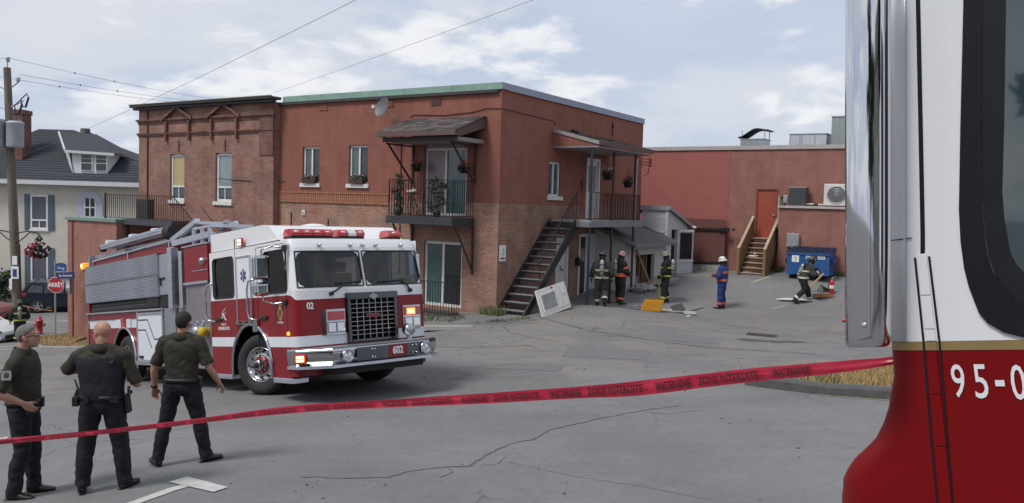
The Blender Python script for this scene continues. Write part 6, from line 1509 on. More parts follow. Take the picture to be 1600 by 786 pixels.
def grass_patch(name, poly, n, hh, mats, dz=.08, seed=2):
    rs = random.getstate(); random.seed(seed); P = poly; b = MB(); k = 0
    x0 = min(p[0] for p in P); x1 = max(p[0] for p in P); y0 = min(p[1] for p in P); y1 = max(p[1] for p in P)
    def inside(x,y):
        c = False; j = len(P)-1
        for i in range(len(P)):
            if (P[i][1]>y)!=(P[j][1]>y) and x < (P[j][0]-P[i][0])*(y-P[i][1])/(P[j][1]-P[i][1])+P[i][0]: c = not c
            j = i
        return c
    XY = []
    while len(XY) < n:
        x,y = random.uniform(x0,x1),random.uniform(y0,y1)
        if inside(x,y) and noise.noise(Vector((x*1.3,y*1.3,seed)))>-.35: XY.append((x,y))
    Z = HV([p[0] for p in XY],[p[1] for p in XY])+dz
    for (x,y),z in zip(XY,Z):
        a = random.uniform(0,6.28); l_ = hh*random.uniform(.4,1.3); w = .012+.02*hh; dx,dy = math.cos(a)*w,math.sin(a)*w; tx,ty = random.gauss(0,.4)*l_,random.gauss(0,.4)*l_
        q = noise.noise(Vector((x*.8,y*.8,seed+5)))
        b.add([(x-dx,y-dy,z-.02),(x+dx,y+dy,z-.02),(x+tx,y+ty,z+l_)],[(0,1,2)],0 if q < .1 else (1 if random.random()<.7 else 2))
    random.setstate(rs); o = b.build(name,mats); o['kind'] = 'stuff'; return tag(o,'dry straw-coloured grass' if False else o.get('label',''),'grass') if False else o
G_DRY = [mat('straw',(.36,.26,.115),.9,var=.3,vs=5), mat('straw_pale',(.42,.33,.17),.9,var=.3,vs=5), mat('grass_green',(.10,.125,.04),.8,var=.3,vs=5)]
o = grass_patch('dry_grass',corner,3500,.12,G_DRY); tag(o,'straw-coloured dry grass and leaf litter round the stop sign','grass')
# ------------------------------------------------------------------ stop sign with two blue street signs
SX, SY = -19.0, 34.0
t = wthing('stop_sign','red octagonal ARRÊT stop sign under two blue street name plates on a grey post','stop sign',SX,SY)
oz = t.location.z; M_SRED = mat('sign_red',(.38,.02,.03),.4,var=.04); M_SBL = mat('sign_blue',(.02,.06,.22),.4,var=.05)
b = MB(); b.tube([(0,0,0),(0,0,3.42)],.035,8); b.build('post', M_GREYMET, t)
def octo(r, y0, y1, zc, mm, nm, par): b = MB(); b.prism([(r*math.cos(math.pi/8+k*math.pi/4)+.05,zc+r*math.sin(math.pi/8+k*math.pi/4)) for k in range(8)],y0,y1,'y'); return b.build(nm,mm,par)
zc = -.80-oz
pl = octo(.355,-.052,-.042,zc,M_PAPER,'plate',t); octo(.335,-.056,-.0525,zc,M_SRED,'field',pl)
text_mesh('lettering','ARRÊT',.245,M_LETTER,pl,frame((.05,-.058,zc-.005),(1,0,0),(0,0,1)),bold=.006,sx=.85)
b = MB(); b.box(.42,.62,.02,.03,zc-.22,zc+.24); b.build('back_plate', M_GREYMET, t); b = MB(); b.box(.44,.60,.005,.019,zc-.12,zc+.20); b.build('notice', M_PAPER, t); b = MB(); b.box(.60,.66,.0,.04,zc-.35,zc+.35); b.build('edge_board', mat('dark_green_board',(.03,.05,.035),.6), t)
za = -.05-oz
b = MB(); n_ = 10; b.prism([(.02,za-.18),(.50,za-.18),(.50,za+.06)]+[(.26+.24*math.cos(math.pi*k/n_),za+.06+.12*math.sin(math.pi*k/n_)) for k in range(1,n_)]+[(.02,za+.06)],-.04,-.03,'y'); nb = b.build('name_plate', M_SBL, t)
text_mesh('lettering','King',.16,M_LETTER,nb,frame((.26,-.042,za-.04),(1,0,0),(0,0,1)))
b = MB(); b.bar((.06,-.03,za-.36),(.92,-.22,za-.30),.02,.27); nb = b.build('name_plate', mat('sign_navy',(.015,.03,.115),.4), t)
text_mesh('lettering','2e Avenue',.15,M_LETTER,nb,frame((.50,-.14,za-.335),(.86,-.19,.06),(0,0,1)))
b = MB(); b.box(-.04,.04,-.04,.04,za-.55,za-.5); b.cyl((0,0,za+.1),(0,0,za+.14),.05); b.build('clamp', M_GREYMET, t)
# hydrant
t = wthing('fire_hydrant','red fire hydrant at the kerb beyond the grey-haired officer','hydrant',-22.9,39.6)
b = MB(); b.lathe([(.001,0),(.19,0),(.19,.05),(.14,.06),(.14,.62),(.18,.63),(.18,.68),(.14,.70),(.11,.80),(.05,.86),(.04,.92),(.001,.92)],n=16); b.build('barrel', M_SRED, t)
for d_ in ((1,0),(-1,0),(0,-1)): b = MB(); b.cyl((d_[0]*.12,d_[1]*.12,.48),(d_[0]*.25,d_[1]*.25,.48),.075); b.build('outlet_cap', M_SRED, t)
# ------------------------------------------------------------------ utility pole with transformers, lamp arms and flower basket
PX, PY = -23.2, 38.0
# the pole stands further up the street, by the sidewalk
t = thing('utility_pole','tall wooden utility pole with two transformers and ornamental basket arms','utility pole',(PX-.1,PY,H(PX,PY)))
M_POLE = mat('pole_wood',(.15,.125,.105),.95,var=.3,vs=3,stretch=(3,3,.4),bump=.5,bs=20,dirt=.4,dirtcol=(.06,.05,.045)); M_TRF = mat('transformer_grey',(.36,.40,.45),.5,.2,var=.15,vs=3,dirt=.4,dirtcol=(.2,.2,.22))
pz = t.location.z; Z = lambda z: z-pz
b = MB(); b.tube([(.36,0,-.3),(.05,0,Z(4)),(-.12,0,Z(8.7))],[.21,.185,.15],12); b.build('shaft', M_POLE, t)
for x,z0_,z1_,r_ in ((-.52,5.0,6.35,.42),(.40,5.05,6.25,.36)):
    b = MB(); b.lathe([(.001,Z(z0_)),(r_*.95,Z(z0_)),(r_,Z(z0_)+.06),(r_,Z(z1_)-.15),(r_*1.05,Z(z1_)-.12),(r_*1.05,Z(z1_)-.06),(r_*.7,Z(z1_)),(.001,Z(z1_))],c=(x,-.28,0),n=20); tr = b.build('transformer', M_TRF, t)
    b = MB(); b.tube([(x,-.28,Z(z1_)-.03),(x+.05,-.28,Z(z1_)+.22)],.05,8); b.build('bushing', mat('porcelain',(.12,.10,.10),.3), tr)
    b = MB(); b.box(x*.5-.12,x*.5+.12,-.14,-.02,Z(5.3),Z(5.45)); b.box(x*.5-.12,x*.5+.12,-.14,-.02,Z(5.9),Z(6.05)); b.build('hanger', M_GREYMET, tr)
b = MB(); b.tube([(-.12,0,Z(8.5)),(-.10,0,Z(9.0))],.03,6); b.lathe([(.04,Z(8.95)),(.10,Z(9.02)),(.07,Z(9.08)),(.11,Z(9.14)),(.05,Z(9.2)),(.001,Z(9.22))],c=(-.08,0,0),n=10); b.build('top_pin', M_GREYMET, t)
for x,z in ((-.72,8.05),(.42,8.15)):
    b = MB(); b.tube([(-.1,0,Z(7.65)),(x,-.05,Z(z)-.1)],.03,6); b.lathe([(.04,Z(z)-.1),(.10,Z(z)-.03),(.06,Z(z)+.03),(.10,Z(z)+.08),(.04,Z(z)+.14),(.001,Z(z)+.15)],c=(x,-.05,0),n=10); b.build('insulator_arm', M_GREYMET, t)
for x0_,z0_ in ((.32,6.95),(.62,7.25)):
    b = MB(); p = [(x0_,-.1,Z(z0_-.3)),(x0_-.05,-.1,Z(z0_)+.02),(x0_+.22,-.1,Z(z0_+.28)),(x0_+.30,-.1,Z(z0_+.1))]; b.tube(p,.03,6); b.tube([(x0_,-.1,Z(z0_-.3)),(x0_+.16,-.1,Z(z0_-.34)),(x0_+.30,-.1,Z(z0_+.1))],.045,6); b.build('fuse_cutout', M_IRON, t)
b = MB(); b.bar((-.05,-.05,Z(6.85)),(.7,-.1,Z(7.2)),.05,.05); b.bar((-.7,0,Z(6.9)),(-.1,0,Z(6.8)),.04,.04); b.build('cutout_arm', M_GREYMET, t)
for s_ in (-1,1):
    b = MB(); x0_ = .28; b.tube([(x0_,-.1,Z(1.1)),(x0_+s_*.6,-.15,Z(1.22)),(x0_+s_*1.05,-.15,Z(1.15)),(x0_+s_*1.3,-.15,Z(.85))],.03,6); b.tube([(x0_,-.1,Z(.62)),(x0_+s_*.35,-.15,Z(.85)),(x0_+s_*.75,-.15,Z(1.2))],.025,6); b.build('basket_arm', M_IRON, t)
b = MB(); b.box(.22,.44,-.26,-.20,Z(-.35),Z(.05)); b.box(.16,.5,-.25,-.205,Z(-1.0),Z(-.42)); b.build('notice', M_PAPER, t); b = MB(); b.box(.24,.42,-.265,-.261,Z(-.9),Z(-.55)); b.build('notice_print', M_SBL, t)
b = MB(); b.tube([(.55,-.1,Z(-3)),(.48,-.12,Z(.6))],.035,6); b.build('riser_pipe', M_BLACK, t)
b = MB(); b.box(.1,.22,-.3,-.22,Z(-1.5),Z(-1.0)); b.build('meter', M_PAPER, t)
t = thing('flower_ball','hanging ball of dark pink and white flowers on the pole arm','flower basket',(-21.95,PY-.15,.35))
b = MB(); b.lathe([(.001,-.3),(.2,-.28),(.32,0),(.001,.02)],n=12); b.build('pot', M_POT, t); b = MB(); b.tube([(0,0,.0),(0,0,.5)],.02,5); b.build('hanger', M_IRON, t)
b = MB()
for k in range(5): leaf_cloud(b,(random.uniform(-.25,.25),random.uniform(-.2,.1),random.uniform(-.15,.15)),.3,90,.13,[0,0,1],.22)
for k in range(150):
    v = Vector((random.gauss(0,1),random.gauss(0,1),random.gauss(0,1))).normalized(); q = Vector((v.x*.55,v.y*.4,v.z*.36)); dark = q.x > .2
    b.ball(q,.06,nu=6,nv=4,m=(3 if random.random()<.75 else 2) if not dark else (4 if random.random()<.7 else 2))
leaf_cloud(b,(0,0,.5),.16,40,.12,[0],.14)
b.build('flowers', [M_LEAF,M_LEAF2,M_PINKF,mat('magenta_petal',(.22,.015,.06),.6,var=.3),mat('indigo_petal',(.03,.025,.06),.6,var=.3)], t)
# ------------------------------------------------------------------ cables
M_WIRE = mat('wire_black',(.13,.135,.145),.6,var=0)
def cable(label, p, q, sag, r=.012, n=24, name='overhead_cable', dots=0):
    p = Vector(p); q = Vector(q); pts = [p.lerp(q,k/n)-Vector((0,0,sag*4*(k/n)*(1-k/n))) for k in range(n+1)]
    b = MB(); o0_ = p; b.tube([x-o0_ for x in pts],r*.55,5); o = b.build(name,M_WIRE); o.location = o0_; tag(o,label,'cable')
    for k in range(dots): b = MB(); b.ball(pts[4+k*3]-o0_,.05,nu=6,nv=4); c = b.build('spacer',M_WIRE,o)
    return o
# ------------------------------------------------------------------ people
M_SKIN = mat('skin', (.40,.215,.15), .55, var=.12, vs=14, bump=.15, bs=120, dirt=.25, dirtcol=(.34,.15,.11))
M_OLIVE = mat('olive_shirt', (.028,.0245,.0165), .85, var=.16, vs=7, bump=.3, bs=200)
M_NAVY = mat('navy_trousers', (.0035,.0055,.009), .85, var=.25, vs=6, bump=.25, bs=180)
M_VEST = mat('navy_vest', (.0055,.008,.0125), .8, var=.2, vs=8, bump=.35, bs=90)
M_SHOE = mat('black_leather', (.010,.010,.010), .35, var=.3, vs=10)
M_GHAIR = mat('grey_hair', (.15,.142,.135), .85, var=.5, vs=60, bump=.8, bs=120)
M_DHAIR = mat('dark_hair', (.010,.009,.008), .7, var=.5, vs=60, bump=.8, bs=120)
M_GEAR = mat('black_gear', (.009,.009,.010), .5, var=.3, vs=15)
M_SHADES = mat('dark_lens', (.006,.006,.007), .08, var=0, spec=.9)
M_EYE = mat('eye', (.5,.48,.45), .2, var=0)
def remesh(mb, name, m, parent, vox, smooth=4, wr=0, wf=9, seed=0, kind=None):
    """one continuous surface out of overlapping tapered forms, then soft folds"""
    me0 = mb.mesh(name+'_form', m); ob = bpy.data.objects.new(name, me0); COL.objects.link(ob)
    r_ = ob.modifiers.new('r','REMESH'); r_.mode = 'VOXEL'; r_.voxel_size = vox; r_.use_smooth_shade = True
    s_ = ob.modifiers.new('s','SMOOTH'); s_.factor = .5; s_.iterations = smooth
    dg = bpy.context.evaluated_depsgraph_get(); me = bpy.data.meshes.new_from_object(ob.evaluated_get(dg)); me.name = name
    ob.modifiers.clear(); ob.data = me; bpy.data.meshes.remove(me0)
    me.materials.clear(); me.materials.append(m); me.polygons.foreach_set('use_smooth', [True]*len(me.polygons))
    if wr:
        n = len(me.vertices); co = np.empty(n*3); me.vertices.foreach_get('co', co); co = co.reshape(-1,3); no = np.empty(n*3); me.vertices.foreach_get('normal', no); no = no.reshape(-1,3)
        d = np.array([noise.noise(Vector((c[0]*wf*.8+seed, c[1]*wf*.8, (c[2]+.45*c[0])*wf*1.5)))+.5*noise.noise(Vector((c[0]*wf*2.1, c[1]*wf*2.1+seed, (c[2]-.5*c[0])*wf*2.6))) for c in co])
        d = np.where(d > 0, d, d*1.5)
        me.vertices.foreach_set('co', (co+no*(d*wr)[:,None]).ravel()); me.update()
    ob.parent = parent
    if kind: ob['kind'] = kind
    return ob
def ell(c, rx, ry, n=24, e=2.4, tw=0, tilt=(0,0)):
    out = []
    for k in range(n):
        a = 2*math.pi*k/n; ca, sa = math.cos(a), math.sin(a); x = rx*math.copysign(abs(ca)**(2/e),ca); y = ry*math.copysign(abs(sa)**(2/e),sa)
        out.append(Vector((c[0]+x*math.cos(tw)-y*math.sin(tw), c[1]+x*math.sin(tw)+y*math.cos(tw), c[2]+x*tilt[0]+y*tilt[1])))
    return out
def smooth_path(pts, rs, k=5):
    """Catmull-Rom through joints, radii along with it"""
    P = [Vector(p) for p in pts]; n = len(P); out = []; ro = []
    for i in range(n-1):
        p0, p1, p2, p3 = P[max(i-1,0)], P[i], P[i+1], P[min(i+2,n-1)]
        for j in range(k):
            t = j/k; t2, t3 = t*t, t*t*t
            out.append(.5*((2*p1)+(p2-p0)*t+(2*p0-5*p1+4*p2-p3)*t2+(3*p1-p0-3*p2+p3)*t3)); ro.append(rs[i]*(1-t)+rs[i+1]*t)
    out.append(P[-1]); ro.append(rs[-1]); return out, ro
def limb(b, joints, rs, n=14, flat=1.0, k=5, upv=None):
    p, r = smooth_path(joints, rs, k); b.tube(p, r, n, ry=[x*flat for x in r] if flat != 1 else None, upv=upv)
def hand(b, W, d, pn, side, curl=.5, scale=1, spread=.1):
    """palm, four bent fingers of unequal length, thumb from the side of the palm"""
    d = Vector(d).normalized(); pn = Vector(pn); pn = (pn-d*pn.dot(d)).normalized(); s = d.cross(pn)*side; W = Vector(W)
    S = scale; q = lambda a,c,e: W+d*(a*S)+s*(c*S)+pn*(e*S)
    for c in (-.028,-.01,.01,.028): b.tube([q(-.01,c*.7,0),q(.045,c,0),q(.09,c*1.05,.004)],[.015*S,.0165*S,.0125*S],8)
    for i,(c,L) in enumerate(((.030,.070),(.011,.080),(-.009,.076),(-.028,.060))):
        a = 0; p = q(.088,c,.004); pts = [p]; 
        for sg,fr in ((.45,.5),(.32,.9),(.23,.8)):
            a += curl*fr*1.25; v = d*math.cos(a)+pn*math.sin(a)+s*(c*spread*4); p = p+v*(L*sg*S); pts.append(p)
        b.tube(pts,[.0098*S,.0092*S,.0084*S,.0068*S],8)
    b.tube([q(.012,.026,.004),q(.045,.052,.016),q(.072,.056,.03+.02*curl),q(.095,.046,.04+.03*curl)],[.0145*S,.0125*S,.0105*S,.008*S],8)
def head_forms(b, H0, Q, S=1.0):
    """skull, jaw, nose, brow, lips, ears"""
    P = lambda x,y,z: H0+Q@Vector((x*S,y*S,z*S))
    E = Q.to_4x4()
    def bl(c, rx, ry, rz, nu=16, nv=12): b.ball(P(*c), rx*S, ry*S, rz*S, nu, nv, rot=E)
    bl((0,-.012,.035),.076,.098,.092); bl((0,.028,-.03),.064,.070,.085); bl((0,.062,-.088),.032,.028,.026); bl((0,.02,-.07),.056,.06,.04)
    bl((.034,.062,-.02),.022,.024,.025); bl((-.034,.062,-.02),.022,.024,.025)
    b.tube([P(0,.088,.022),P(0,.103,-.005),P(0,.116,-.026)],[.010*S,.0125*S,.016*S],8); bl((.012,.102,-.030),.011,.013,.010,8,6); bl((-.012,.102,-.030),.011,.013,.010,8,6)
    bl((0,.084,.034),.046,.016,.013); bl((0,.092,-.058),.025,.011,.0075,10,6); bl((0,.089,-.069),.021,.011,.008,10,6)
    for s in (-1,1): bl((s*.076,-.006,-.008),.011,.022,.033,10,8); bl((s*.080,-.016,.004),.008,.016,.022,10,8)
class Fig: pass
def skeleton(**k):
    f = Fig(); f.h = 1.0
    f.pel = (0,0,.97); f.chest = (0,.0,1.30); f.neck = (0,-.01,1.505); f.head = (0,.025,1.665); f.hyaw = 0; f.hpitch = 0; f.hroll = 0
    f.shL, f.shR = (-.195,-.005,1.435), (.195,-.005,1.435); f.elL, f.elR = (-.25,-.02,1.14), (.25,-.02,1.14); f.wrL, f.wrR = (-.27,.05,.90), (.27,.05,.90)
    f.hpL, f.hpR = (-.095,0,.93), (.095,0,.93); f.knL, f.knR = (-.12,.025,.50), (.12,.025,.50); f.anL, f.anR = (-.14,-.02,.085), (.14,-.02,.085)
    f.toeL, f.toeR = (-.3,1), (.3,1); f.hdL = f.hdR = None; f.curl = .55; f.pnL = f.pnR = None; f.tw = 0; f.build = 1.0; f.belly = 1.0; f.footpL = f.footpR = 0
    for a,v in k.items(): setattr(f,a,v)
    return f
def foot(b, an, toe, g=0, pitch=0, L=.20):
    a = Vector(an); t = Vector((toe[0],toe[1],0)).normalized(); Z = Vector((0,0,1))
    if pitch: t2 = t*math.cos(pitch)-Z*math.sin(pitch); z2 = Z*math.cos(pitch)+t*math.sin(pitch)
    else: t2, z2 = t, Z
    q = lambda u,w: a+t2*u+z2*w
    b.tube([q(-.065,-.035),q(-.03,-.03),q(.05,-.037),q(.13,-.05),q(L,-.056)],[.040,.046,.045,.046,.032],12,ry=[.045,.05,.044,.032,.024])
    return q
def torso_rings(f, grow=0, z0=.90, z1=1.50, n=24):
    B = f.build; bl = f.belly
    prof = [(.86,.165*B,.115),(.93,.172*B,.122*bl),(1.0,.163*B,.122*bl),(1.08,.160*B,.122*bl),(1.18,.170*B,.124*bl**.5),(1.28,.186*B,.128),(1.36,.196*B,.122),(1.43,.182*B,.108),(1.475,.125*B,.085),(1.505,.072,.07)]
    out = []
    P, C, N = Vector(f.pel), Vector(f.chest), Vector(f.neck)
    for z,rx,ry in prof:
        if z < z0-1e-6 or z > z1+1e-6: continue
        if z <= 1.30: t = (z-.97)/.33; c = P.lerp(C, t) if t >= 0 else Vector((P.x,P.y,P.z+(z-.97)))
        else: c = C.lerp(N, (z-1.30)/.205)
        out.append(ell(c, rx+grow, ry+grow, n, 2.5, f.tw*min(1,max(0,(z-.95)/.4))))
    return out
def make_person(name, label, x, y, rotz, f, style, vox=.0095, scale=1.0, group=None, **o):
    t = thing(name, label, 'person', at(x,y), (0,0,rotz), group); t.scale = (scale,)*3
    V = Vector
    def hdir(el, wr, dflt): return (V(wr)-V(el)).normalized() if dflt is None else V(dflt)
    Qh = (Matrix.Rotation(f.hyaw,3,'Z') @ Matrix.Rotation(f.hpitch,3,'X') @ Matrix.Rotation(f.hroll,3,'Y'))
    H0 = V(f.head)
    fire = style == 'fire'
    # body
    b = MB(); b.rings(torso_rings(f, -.012 if not fire else -.03, .86, 1.505))
    b.tube([V(f.neck)-V((0,0,.06)), V(f.neck), V(f.neck).lerp(H0,.6)+V((0,-.012,0)), H0+Qh@V((0,-.02,-.02))],[.075,.060,.058,.056],14)
    head_forms(b, H0, Qh)
    for sh in (f.shL,f.shR): b.tube([V(f.neck)+V((0,-.005,.015)),V(f.neck).lerp(V(sh),.35)+V((0,-.005,-.012)),V(sh)+V((0,0,-.02))],[.04,.045,.045],12)
    for s,sh,el,wr,hd,pn in ((-1,f.shL,f.elL,f.wrL,f.hdL,f.pnL),(1,f.shR,f.elR,f.wrR,f.hdR,f.pnR)):
        limb(b, [V(sh)+V((-s*.05,0,-.01)), sh, V(sh).lerp(V(el),.5), el, V(el).lerp(V(wr),.35), wr], [.05,.052,.046,.040,.043,.027], 12)
        d = hdir(el, wr, hd); pv = pn or (-s,0.2,0); hand(b, V(wr)+d*.012, d, pv, s, f.curl, 1.0)
    for s,hp,kn,an,toe,fp in ((-1,f.hpL,f.knL,f.anL,f.toeL,f.footpL),(1,f.hpR,f.knR,f.anR,f.toeR,f.footpR)):
        limb(b, [hp, V(hp).lerp(V(kn),.5), kn, V(kn).lerp(V(an),.4)+V((0,-.012,0)), an], [.080,.068,.052,.052,.036], 12); foot(b, an, toe, 0, fp, .185)
    body = remesh(b, 'body', o.get('skin', M_SKIN), t, vox, 3)
    # eyes
    for s in (-1,1): e_ = MB(); e_.ball(H0+Qh@V((s*.031,.083,.012)),.0125,nu=8,nv=6); e_.build('eye', M_EYE, t)
    # trousers
    tm = o.get('trouser', M_NAVY); w = o.get('leg', 1.0); g = MB()
    g.rings([r for r in torso_rings(f, .008 if not fire else .022, .86, o.get('waist',1.03))])
    for s,hp,kn,an in ((-1,f.hpL,f.knL,f.anL),(1,f.hpR,f.knR,f.anR)):
        hp, kn, an = V(hp), V(kn), V(an); e_ = an+(kn-an).normalized()*(-.02 if not fire else .03)
        limb(g, [hp+V((0,0,.03)), hp.lerp(kn,.25), hp.lerp(kn,.6), kn, kn.lerp(an,.4)+V((0,-.012,0)), kn.lerp(an,.8), e_], [.090*w,.093*w,.080*w,.070*w,.068*w,.062*w,.064*w], 14)
    g.ball((V(f.hpL)+V(f.hpR))/2+V((0,-.045,.0)),.15*w**.5,.10,.11)
    remesh(g, 'trousers', tm, t, vox*1.1, 3, o.get('wr',.009), 8, seed=x)
    # shoes
    for s,kn,an,toe,fp in ((-1,f.knL,f.anL,f.toeL,f.footpL),(1,f.knR,f.anR,f.toeR,f.footpR)):
        g = MB(); q = foot(g, an, toe, 0, fp, .205); g.tube([V(an)+V((0,0,-.03)), V(an)+(V(kn)-V(an)).normalized()*(.06 if not fire else .14)],[.05,.05 if not fire else .062],12)
        sh_ = remesh(g, 'shoe' if not fire else 'boot', M_SHOE, t, vox, 2)
        g = MB(); g.tube([q(-.085,-.078),q(-.02,-.08),q(.06,-.08),q(.15,-.08),q(.222,-.077)],[.028,.043,.040,.044,.022],12,ry=[.010,.011,.010,.009,.007]); g.build('sole', M_GEAR, sh_)
    # shirt or coat
    sm = o.get('shirt', M_OLIVE); slv = o.get('sleeve', .92); g = MB(); gr = o.get('grow', .010)
    low = o.get('hem', 1.0)
    rr = torso_rings(f, gr, low, 1.48); g.rings(rr)
    for s,sh,el,wr in ((-1,f.shL,f.elL,f.wrL),(1,f.shR,f.elR,f.wrR)):
        sh, el, wr = V(sh), V(el), V(wr); k = o.get('sw', 1.0)
        if slv <= 1: limb(g, [sh+V((-s*.06,0,.0)), sh+V((s*.004,0,.004)), sh.lerp(el,.45), sh.lerp(el,slv)], [.066*k,.070*k,.066*k,.068*k], 14)
        else: limb(g, [sh+V((-s*.06,0,.0)), sh+V((s*.004,0,.004)), sh.lerp(el,.5), el, el.lerp(wr,.5), el.lerp(wr,.95)], [.070*k,.074*k,.066*k,.060*k,.054*k,.048*k], 14)
    g.tube([V(f.neck)-V((0,0,.10)),V(f.neck)-V((0,0,.04)),V(f.neck)+V((0,.0,.02))],[.11,.088,.074 if not fire else .10],16)
    for sh in (f.shL,f.shR): g.tube([V(f.neck)+V((0,-.012,.012)),V(f.neck).lerp(V(sh),.4)+V((0,-.005,.010)),V(sh)],[.062,.068,.068],12)
    coat = remesh(g, 'shirt' if not fire else 'coat', sm, t, vox*1.1, 3, o.get('wr',.009), 7, seed=y)
    if not fire:
        g = MB(); g.tube([V(f.neck)+V((0,-.008,-.03)),V(f.neck)+V((0,-.006,.015)),V(f.neck)+V((0,-.002,.045))],[.098,.081,.073],18,caps=False); c_ = g.build('collar', sm, t); c_.modifiers.new('th','SOLIDIFY').thickness = .006
        # duty belt with pouches
        B0 = ell((f.pel[0],f.pel[1],1.03),.166*f.build+.021,.122*f.belly+.021,32,2.5); B1 = ell((f.pel[0],f.pel[1],.985),.170*f.build+.021,.123*f.belly+.021,32,2.5)
        g = MB(); g.rings([B1,B0],0,True,False); bt = g.build('belt', M_GEAR, t); bt.modifiers.new('th','SOLIDIFY').thickness = .008
        for s,sh in ((-1,f.shL),(1,f.shR)):
            g = MB(); a = V(sh)+V((-s*.09,0,.058)); c = V(sh)+V((s*.015,0,.058)); g.bar(a,c,.05,.012); g.build('epaulette', o.get('epm', M_GEAR), coat, bev=.004)
        return t, body, coat, Qh, H0
    # helmet, hood, air cylinder, reflective bands
    hm = o['helmet']; g = MB(); tilt = Matrix.Rotation(R(-6),3,'X')
    Qm = Qh@tilt; P = lambda v: H0+Qm@V(v)
    rs = []
    for rr_,zz,yo in ((.165,.052,-.025),(.13,.062,-.01),(.117,.07,0),(.118,.10,0),(.108,.145,0),(.08,.18,-.005),(.04,.197,-.008),(.004,.20,-.01)):
        rs.append([P((rr_*.86*math.cos(2*math.pi*k/20), yo+rr_*1.12*math.sin(2*math.pi*k/20), zz-.012*abs(math.cos(2*math.pi*k/20))*(rr_>.12))) for k in range(20)])
    g.rings(rs, 0, True, False); hl = g.build('helmet', hm, t); hl.modifiers.new('th','SOLIDIFY').thickness = .006
    g = MB(); g.tube([P((0,.125,.075)),P((0,.15,.13)),P((0,.14,.185))],[.035,.03,.01],8,ry=[.008,.008,.006]); g.build('front_shield', o.get('shield',M_GEAR), hl)
    g = MB()
    for k in range(4): a = k*math.pi/4; g.tube([P((.112*math.cos(a+q*.0)*math.cos(w_),.132*math.sin(a)*math.cos(w_),.07+.135*math.sin(w_))) for w_ in [j*math.pi/8 for j in range(9)] for q in (0,)],.006,5)
    g.build('helmet_ridge', hm, hl)
    g = MB(); g.ball(P((.09,.06,.10)),.03,.012,.022,nu=8,nv=6); g.ball(P((-.09,.06,.10)),.03,.012,.022,nu=8,nv=6); g.build('helmet_patch', o['band'], hl, kind='stuff')
    g = MB(); g.ball(H0+V((0,-.02,-.02)),.098,.115,.13); g.tube([V(f.neck)+V((0,0,-.04)),H0+V((0,-.02,-.06))],[.12,.10],14); g.build('hood', o.get('hood', M_GEAR), t)
    bands = o['band']; gk = gr+.012
    for z,hh in o.get('zb', ((1.30,.026),(1.0,.026))):
        T = [Vector(p) for p in []]; 
        rA = torso_rings(f, gk, .86, 1.48); zs_ = [.86,.93,1.0,1.08,1.18,1.28,1.36,1.43,1.475]
        def at_z(zq):
            for i in range(len(zs_)-1):
                if zs_[i] <= zq <= zs_[i+1]: u = (zq-zs_[i])/(zs_[i+1]-zs_[i]); return [a.lerp(c,u) for a,c in zip(rA[i],rA[i+1])]
        g = MB(); g.rings([at_z(z-hh),at_z(z),at_z(z+hh)],0,True,False); g.build('reflective_band', bands, coat)
    def lband(a, c, ra, rc, t0, t1, nm='reflective_band', par=coat, m_=bands):
        a, c = V(a), V(c); g = MB(); g.tube([a.lerp(c,t0),a.lerp(c,(t0+t1)/2),a.lerp(c,t1)],[ra,(ra+rc)/2,rc],14,caps=False); g.build(nm, m_, par)
    k = o.get('sw',1.0)
    for sh,el,wr in ((f.shL,f.elL,f.wrL),(f.shR,f.elR,f.wrR)):
        lband(el,wr,.060*k+.002,.054*k+.004,.62,.82)
        if o.get('armband'): lband(sh,el,.070*k+.003,.068*k+.003,.45,.62)
        g = MB(); d = (V(wr)-V(el)).normalized(); hand(g, V(wr), d, (1,0,0) if el is f.elL else (-1,0,0), -1 if el is f.elL else 1, .8, 1.15); g.tube([V(wr)-d*.05,V(wr)+d*.02],[.045,.042],10); remesh(g, 'glove', M_GEAR, t, .013, 2)
    for kn,an in ((f.knL,f.anL),(f.knR,f.anR)): lband(kn,an,.064*w+.006,.064*w+.007,.66,.84)
    if o.get('tank'):
        C = V(f.chest); N = V(f.neck); bk = Matrix.Rotation(f.tw,3,'Z')@V((0,-1,0)); up2 = (N-V(f.pel)).normalized()
        p0 = C+bk*.235-up2*.20; p1 = C+bk*.235+up2*.20
        g = MB(); g.tube([p0-up2*.05,p0,p0+up2*.03,p1,p1+up2*.05,p1+up2*.085],[.03,.055,.078,.078,.05,.02],16); g.build('air_cylinder', o.get('tankm', mat('cylinder_grey',(.30,.34,.30),.4,.2,var=.15,dirt=.3)), t)
        g = MB(); g.obox(C+bk*.155,.12,.02,.26,Matrix.Rotation(f.tw,3,'Z')); bp_ = g.build('back_plate', M_GEAR, t, bev=.01)
        for z in (-.12,.12): g = MB(); g.tube([C+bk*.235+up2*(z-.015),C+bk*.235+up2*(z+.015)],.0815,16); g.build('cylinder_strap', M_GEAR, t)
        g = MB(); g.tube([p0-up2*.05,p0-up2*.10+bk*.0,p0-up2*.08+V((.12,.1,0))],[.03,.025,.014],8); g.build('valve', M_GREYMET, t)
        for s in (-1,1): g = MB(); Q = Matrix.Rotation(f.tw,3,'Z'); g.tube([C+Q@V((s*.10,-.15,.18)),C+Q@V((s*.115,-.02,.215)),C+Q@V((s*.11,.15,.12)),C+Q@V((s*.09,.165,-.1)),C+Q@V((s*.12,.05,-.26))],.022,8,ry=.008); g.build('harness', M_GEAR, t)
    return t, body, coat, Qh, H0
